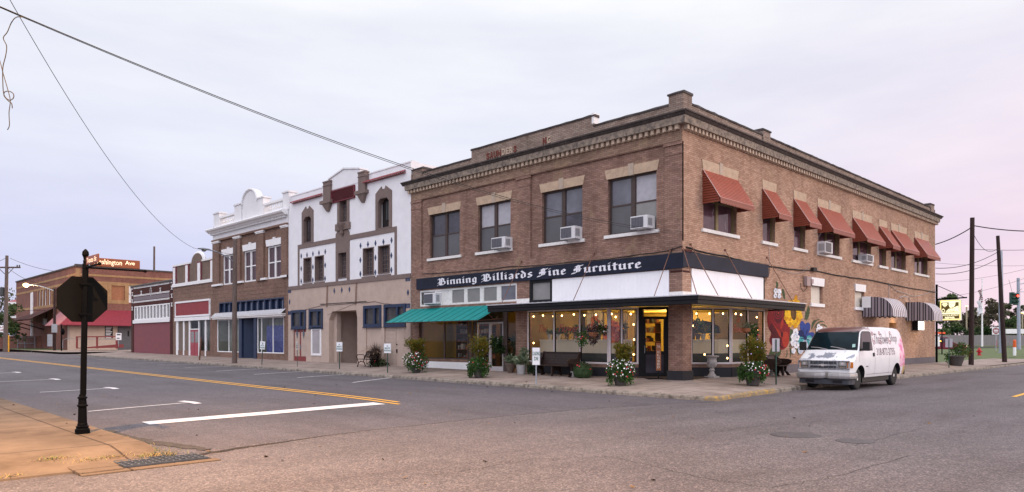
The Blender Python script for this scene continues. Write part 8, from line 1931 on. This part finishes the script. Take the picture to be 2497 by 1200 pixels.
for s in (1, -1):
    sidegrid([(1.38,2.02,.70),(1.45,1.98,.69),(2.0,1.56,.56),(2.055,1.46,.60),(2.08,1.36,.68)], .004, s).build('window_rubber', m_rub, van)
    sidegrid([(1.43,1.80,.75),(1.45,1.79,.75),(1.98,1.53,.60),(2.03,1.44,.64),(2.045,1.36,.70)], .008, s).build('side_window', m_side, van)
    m = MB(); y = s*1.13; m.box(1.80,1.92,min(y-.12,y+.12),max(y-.12,y+.12),1.38,1.70); m.tube([(1.88,s*.94,1.42),(1.86,s*1.06,1.42)], .05, 6); m.build('mirror', m_rub, van, bevel=.035)
    seam = MB()
    for xx in (.52, -1.0) if s == 1 else (.52,):
        for za, zb_ in ((.5,.75),(.75,1.0),(1.0,1.2),(1.2,1.4),(1.4,2.1)): seam.quad((xx,s*(wv_(za)+.0025),za),(xx-.012,s*(wv_(za)+.0025),za),(xx-.012,s*(wv_(zb_)+.0025),zb_),(xx,s*(wv_(zb_)+.0025),zb_))
    for za, zb_ in ((.98,1.0),(1.0,1.2),(1.2,1.38)): seam.quad((2.06,s*(wv_(za)+.0025),za),(2.05,s*(wv_(za)+.0025),za),(2.05,s*(wv_(zb_)+.0025),zb_),(2.06,s*(wv_(zb_)+.0025),zb_))
    seam.quad((1.3,s*(wv_(.52)+.003),.52),(-1.4,s*(wv_(.52)+.003),.52),(-1.4,s*(wv_(.53)+.003),.53),(1.3,s*(wv_(.53)+.003),.53)); seam.build('door_seam', m_greydark, van)
    m = MB(); m.box(.60,.72,s*.955 if s > 0 else -.99,s*.99 if s > 0 else -.955,1.16,1.30); m.build('door_handle', m_rub, van, bevel=.01)
m = MB(); m.box(1.22,1.42,.966,.974,.80,.83); m.build('badge', m_greydark, van)
# front: bumper with a dent, air dam, grille, lamps
bp = [(2.42,-.985),(2.66,-.98),(2.82,-.90),(2.90,-.6),(2.92,-.25),(2.90,-.02),(2.85,.08),(2.86,.14),(2.91,.24),(2.90,.6),(2.82,.90),(2.66,.98),(2.42,.985)]
m = MB(); sweep(m, bp, [(-.10,.39),(-.02,.385),(.035,.42),(.045,.50),(.035,.585),(-.02,.625),(-.10,.625)]); 
for v in m.v:
    if .0 < v.y < .2 and v.x > 2.7: v.z += .018
m.build('bumper', M('dull chrome bumper', (.34,.325,.32), .38, .55, .12, 5), van, smooth=False, bevel=.012)
m = MB(); sweep(m, [(2.40,-.93),(2.64,-.93),(2.78,-.86),(2.85,0),(2.78,.86),(2.64,.93),(2.40,.93)], [(-.08,.21),(-.01,.21),(.0,.38),(-.08,.38)]); 
m.build('air_dam', M('grey plastic', (.045,.047,.058), .6, 0, .15, 6), van); m = MB()
for y0 in (-.62, .34): m.box(2.80,2.845,y0,y0+.3,.27,.34)
m.build('air_slot', m_hole, van)
m = MB(); m.box(2.70,2.80,-.90,.90,.66,.72); m.build('filler_panel', m_van, van)
m_chr = M('peeling grey chrome', (.30,.295,.31), .4, .35, .2, 7, 0, 60, (.12,.115,.12), .5, .62)
m = MB(); X0_, X1_ = 2.74, 2.83; m.box(X0_,X1_,-.90,.90,.72,.765); m.box(X0_,X1_,-.90,.90,1.0,1.04); m.box(X0_,X1_,-.90,-.875,.766,.999); m.box(X0_,X1_,.875,.90,.766,.999)
for y in (-.52,.46): m.box(X0_,X1_+.005,y,y+.06,.766,.999)
m.box(X0_,X1_+.02,-.459,.459,.845,.905); gr = m.build('grille', m_chr, van, bevel=.008)
m = MB(); m.box(2.70,2.798,-.46,.46,.766,.844); m.box(2.70,2.798,-.46,.46,.906,.999); m.build('grille_mesh', m_hole, gr); m = MB()
for k in range(3): m.box(2.80,2.812,-.455,.455,.784+k*.02,.788+k*.02); m.box(2.80,2.812,-.455,.455,.926+k*.024,.931+k*.024)
for k in range(5): y = -.36+k*.18; m.box(2.80,2.809,y-.003,y+.003,.767,.843); m.box(2.80,2.809,y-.003,y+.003,.907,.998)
m.build('grille_bar', m_steel, gr)
m = MB(); P = [(-.14,-.017),(-.05,-.017),(-.04,-.042),(.05,-.042),(.06,-.017),(.13,-.017),(.14,.017),(.05,.017),(.04,.042),(-.05,.042),(-.06,.017),(-.13,.017)]; m.prismx([(y,.876+z) for y, z in P], 2.852, 2.864); m.build('emblem', m_alum, gr)
m_lens = pane('headlamp lens', (.30,.29,.28), .05, .3, .8)
for s in (-1, 1):
    y0, y1 = sorted((s*.53, s*.80)); m = MB(); m.box(2.74,2.80,y0,y1,.766,.999); m.build('lamp_recess', m_greydark, van)
    m = MB(); m.box(2.80,2.83,y0+.03,y1-.02,.86,.985); h = m.build('headlight', m_lens, van, bevel=.012)
    m = MB(); m.lathe([(.045,0),(.05,.004),(.03,.006),(.005,.006)], n=14); o = m.build('bulb_dish', m_alum, h); o.rotation_euler = (0,PI/2,0); o.location = (2.831,(y0+y1)/2,.922)
    m = MB(); m.box(2.80,2.825,y0+.03,y1-.02,.78,.835); m.build('signal_lamp', M('smoked clear lens', (.20,.17,.14), .2, 0, .2, 9), van, bevel=.008)
    y0, y1 = sorted((s*.815, s*.93)); m = MB(); m.add([(2.80,s*.815,.78),(2.80,s*.815,.99),(2.62,s*.945,.99),(2.62,s*.945,.78),(2.82,s*.83,.78),(2.82,s*.83,.99),(2.64,s*.965,.99),(2.64,s*.965,.78)], [(4,5,6,7),(0,3,2,1),(0,1,5,4),(2,3,7,6),(1,2,6,5),(3,0,4,7)]); m.build('marker_lamp', M('amber lens', (.45,.13,.01), .25), van)
for x in AX:
    for s in (-1, 1):
        wh = bpy.data.objects.new('wheel', None); C.objects.link(wh); wh.parent = van; wh.location = (x, s*.735, .385); wh.rotation_euler = (-s*PI/2, 0, 0)
        m = MB(); m.lathe([(.24,-.11),(.33,-.115),(.375,-.09),(.388,-.05),(.388,.05),(.375,.09),(.33,.115),(.24,.11)], n=32); m.build('tyre', m_rubber, wh, smooth=True)
        m = MB(); m.lathe([(.245,-.08),(.25,.075),(.235,.10),(.225,.06),(.20,.04),(.15,.05),(.12,.085),(.07,.09),(.06,.11),(.005,.112)], n=26); r_ = m.build('rim', m_hub, wh, smooth=False)
        m = MB()
        for k_ in range(8): a = 2*PI*k_/8; m.tube([(.175*math.cos(a),.175*math.sin(a),.02),(.175*math.cos(a),.175*math.sin(a),.062)], .028, 7)
        m.build('rim_hole', m_hole, r_)
m = MB(); m.box(-3.04,-2.93,-.90,.90,.40,.56); m.build('rear_bumper', m_rub, van, bevel=.02); m = MB(); m.box(-.6,-.45,.3,.7,.25,.42); m.box(-2.7,2.5,-.62,.62,.18,.415); m.box(-1.38,1.38,-.82,.82,.24,.418); m.build('underbody_shade_box', m_rub, van)  # boxes under the floor lowered and widened to deepen the shadow below
m = MB(); m.tube([(1.0,.72,2.225),(-2.6,.72,2.19)], .018, 5); m.tube([(1.0,-.72,2.225),(-2.6,-.72,2.19)], .018, 5); m.build('roof_gutter', m_alum, van)
TV = Matrix.Rotation(PI, 4, 'Z'); m_vlet = M('dark plum lettering', (.11,.055,.075), .5); m_vlr = M('red edged lettering', (.35,.03,.05), .5)
m = MB(TV)
for body_, x0, x1, z0, z1 in (('The',-.42,.18,1.62,2.0), ('Flower',.26,1.16,1.62,2.0), ('Shop',1.28,2.10,1.60,2.0)): italic(m, body_, x0, x1, z0, z1, 0, .003, bold=-.008)
m.text('318-872-2755', -.32, 1.66, 1.20, 1.46, 0, .003, -.006)
for v in m.v: v.y = wv_(v.z)+.005+(v.y if v.y > 0 else 0)*.3
m.build('lettering', m_vlet, van); m = MB()
def swirl(cx, cz, r, a0, turns):
    P = []
    for k in range(25): a = a0+turns*6.28*k/24; rr = r*(1-.75*k/24); z = cz+rr*math.sin(a)*1.2; P.append((-(cx+rr*math.cos(a)), wv_(z)+.006, z))
    m.tube(P, .006, 4)
swirl(-.40, 1.70, .12, 1.6, 1.2); swirl(-.42, 1.98, .09, 0, 1.1); swirl(.30, 1.70, .12, 1.6, 1.2); swirl(.33, 2.0, .09, 0, 1.0); swirl(1.30, 1.70, .12, 1.6, 1.2); swirl(1.5, 2.02, .08, 0, 1.0); m.build('lettering_flourish', m_vlr, van)
# ---------------------------------------------------------------- dark red pickup waiting beyond the brick building
d = 80; b = onD(2300,862,d); t = thing('pickup_truck', 'dark red pickup truck with a white sheet over its side beyond the brick building', 'pickup truck', (b[0],b[1],b[2]), TH-PI/2)
mr = M('dark red car paint', (.14,.012,.025), .25, 0, .1, 3)
prof = [(-3.3,.5),(1.95,.45),(2.1,.75),(2.05,1.0),(.9,1.12),(.72,1.2),(.05,1.78),(-.2,1.83),(-3.3,1.85)]
m = MB(); m.prism(prof, -.9, .9); m.build('body', mr, t, bevel=.06); m = MB()
m.prism([(.60,1.2),(.02,1.70),(-.25,1.74),(-.25,1.2)], -.915, -.905); m.prism([(-.35,1.2),(-.35,1.74),(-1.2,1.74),(-1.2,1.2)], -.915, -.905); m.build('side_window', m_side, t)
m = MB(); m.quad((.70,-.75,1.23),(.70,.75,1.23),(.09,.75,1.77),(.09,-.75,1.77)); m.build('windscreen', m_wind, t)
for v in bpy.data.objects['windscreen' if False else m_wind.name] if False else (): pass
m = MB(); n = 8
for i in range(n): x0_, x1_ = lerp(-3.2,-.95,i/n), lerp(-3.2,-.95,(i+1)/n); y0_ = -.96-.03*(i % 2); y1_ = -.96-.03*((i+1) % 2); m.quad((x0_,y0_,.75+.05*math.sin(i)),(x1_,y1_,.75+.05*math.sin(i+1)),(x1_,y1_+.03,1.86),(x0_,y0_+.03,1.86)); m.quad((x0_,y0_+.03,1.86),(x1_,y1_+.03,1.86),(x1_,.9,1.9),(x0_,.9,1.9))
m.build('white_sheet', m_signwhite, t)
for x in (1.15, -2.2):
    wh = bpy.data.objects.new('wheel', None); C.objects.link(wh); wh.parent = t; wh.location = (x, -.84, .36); wh.rotation_euler = (PI/2,0,0); m = MB(); m.lathe([(.22,-.1),(.35,-.08),(.37,0),(.35,.08),(.22,.1)], n=20); m.build('tyre', m_rubber, wh); m = MB(); m.lathe([(.23,.05),(.22,.11),(.1,.09),(.01,.1)], n=14); m.build('rim', m_hub, wh)
m = MB(); m.box(1.98,2.14,-.85,-.5,.8,.96); m.box(1.98,2.14,.5,.85,.8,.96); m.build('headlight', emis('lit headlight', (1,.85,.5), 5), t); m = MB(); m.box(-.98,-.78,-.93,-.905,1.32,1.42); m.build('amber_light', emis('lit amber light', (1,.45,.05), 5), t); m = MB(); m.box(-.2,.0,-.931,-.905,1.0,1.04); m.build('door_handle', m_rub, t)
p = onD(2282,806,80); m = MB(); m.box(-.8,.8,-.05,.05,0,.22); o = m.build('red_light_bar', emis('lit red letters', (.8,.10,.03), .6), loc=onD(2290,814,95)); o.rotation_euler = (0,0,TH-PI/2); tag(o, 'small red lit bar sign beyond the bracket pole', 'sign')
p = onD(2297,864,78); m = MB(); m.tube([(0,0,0),(0,0,2.7)], .06, 6); tag(m.build('sign_post', m_blackiron, loc=(p[0],p[1],.1)), 'thin dark post before the pickup truck', 'post')
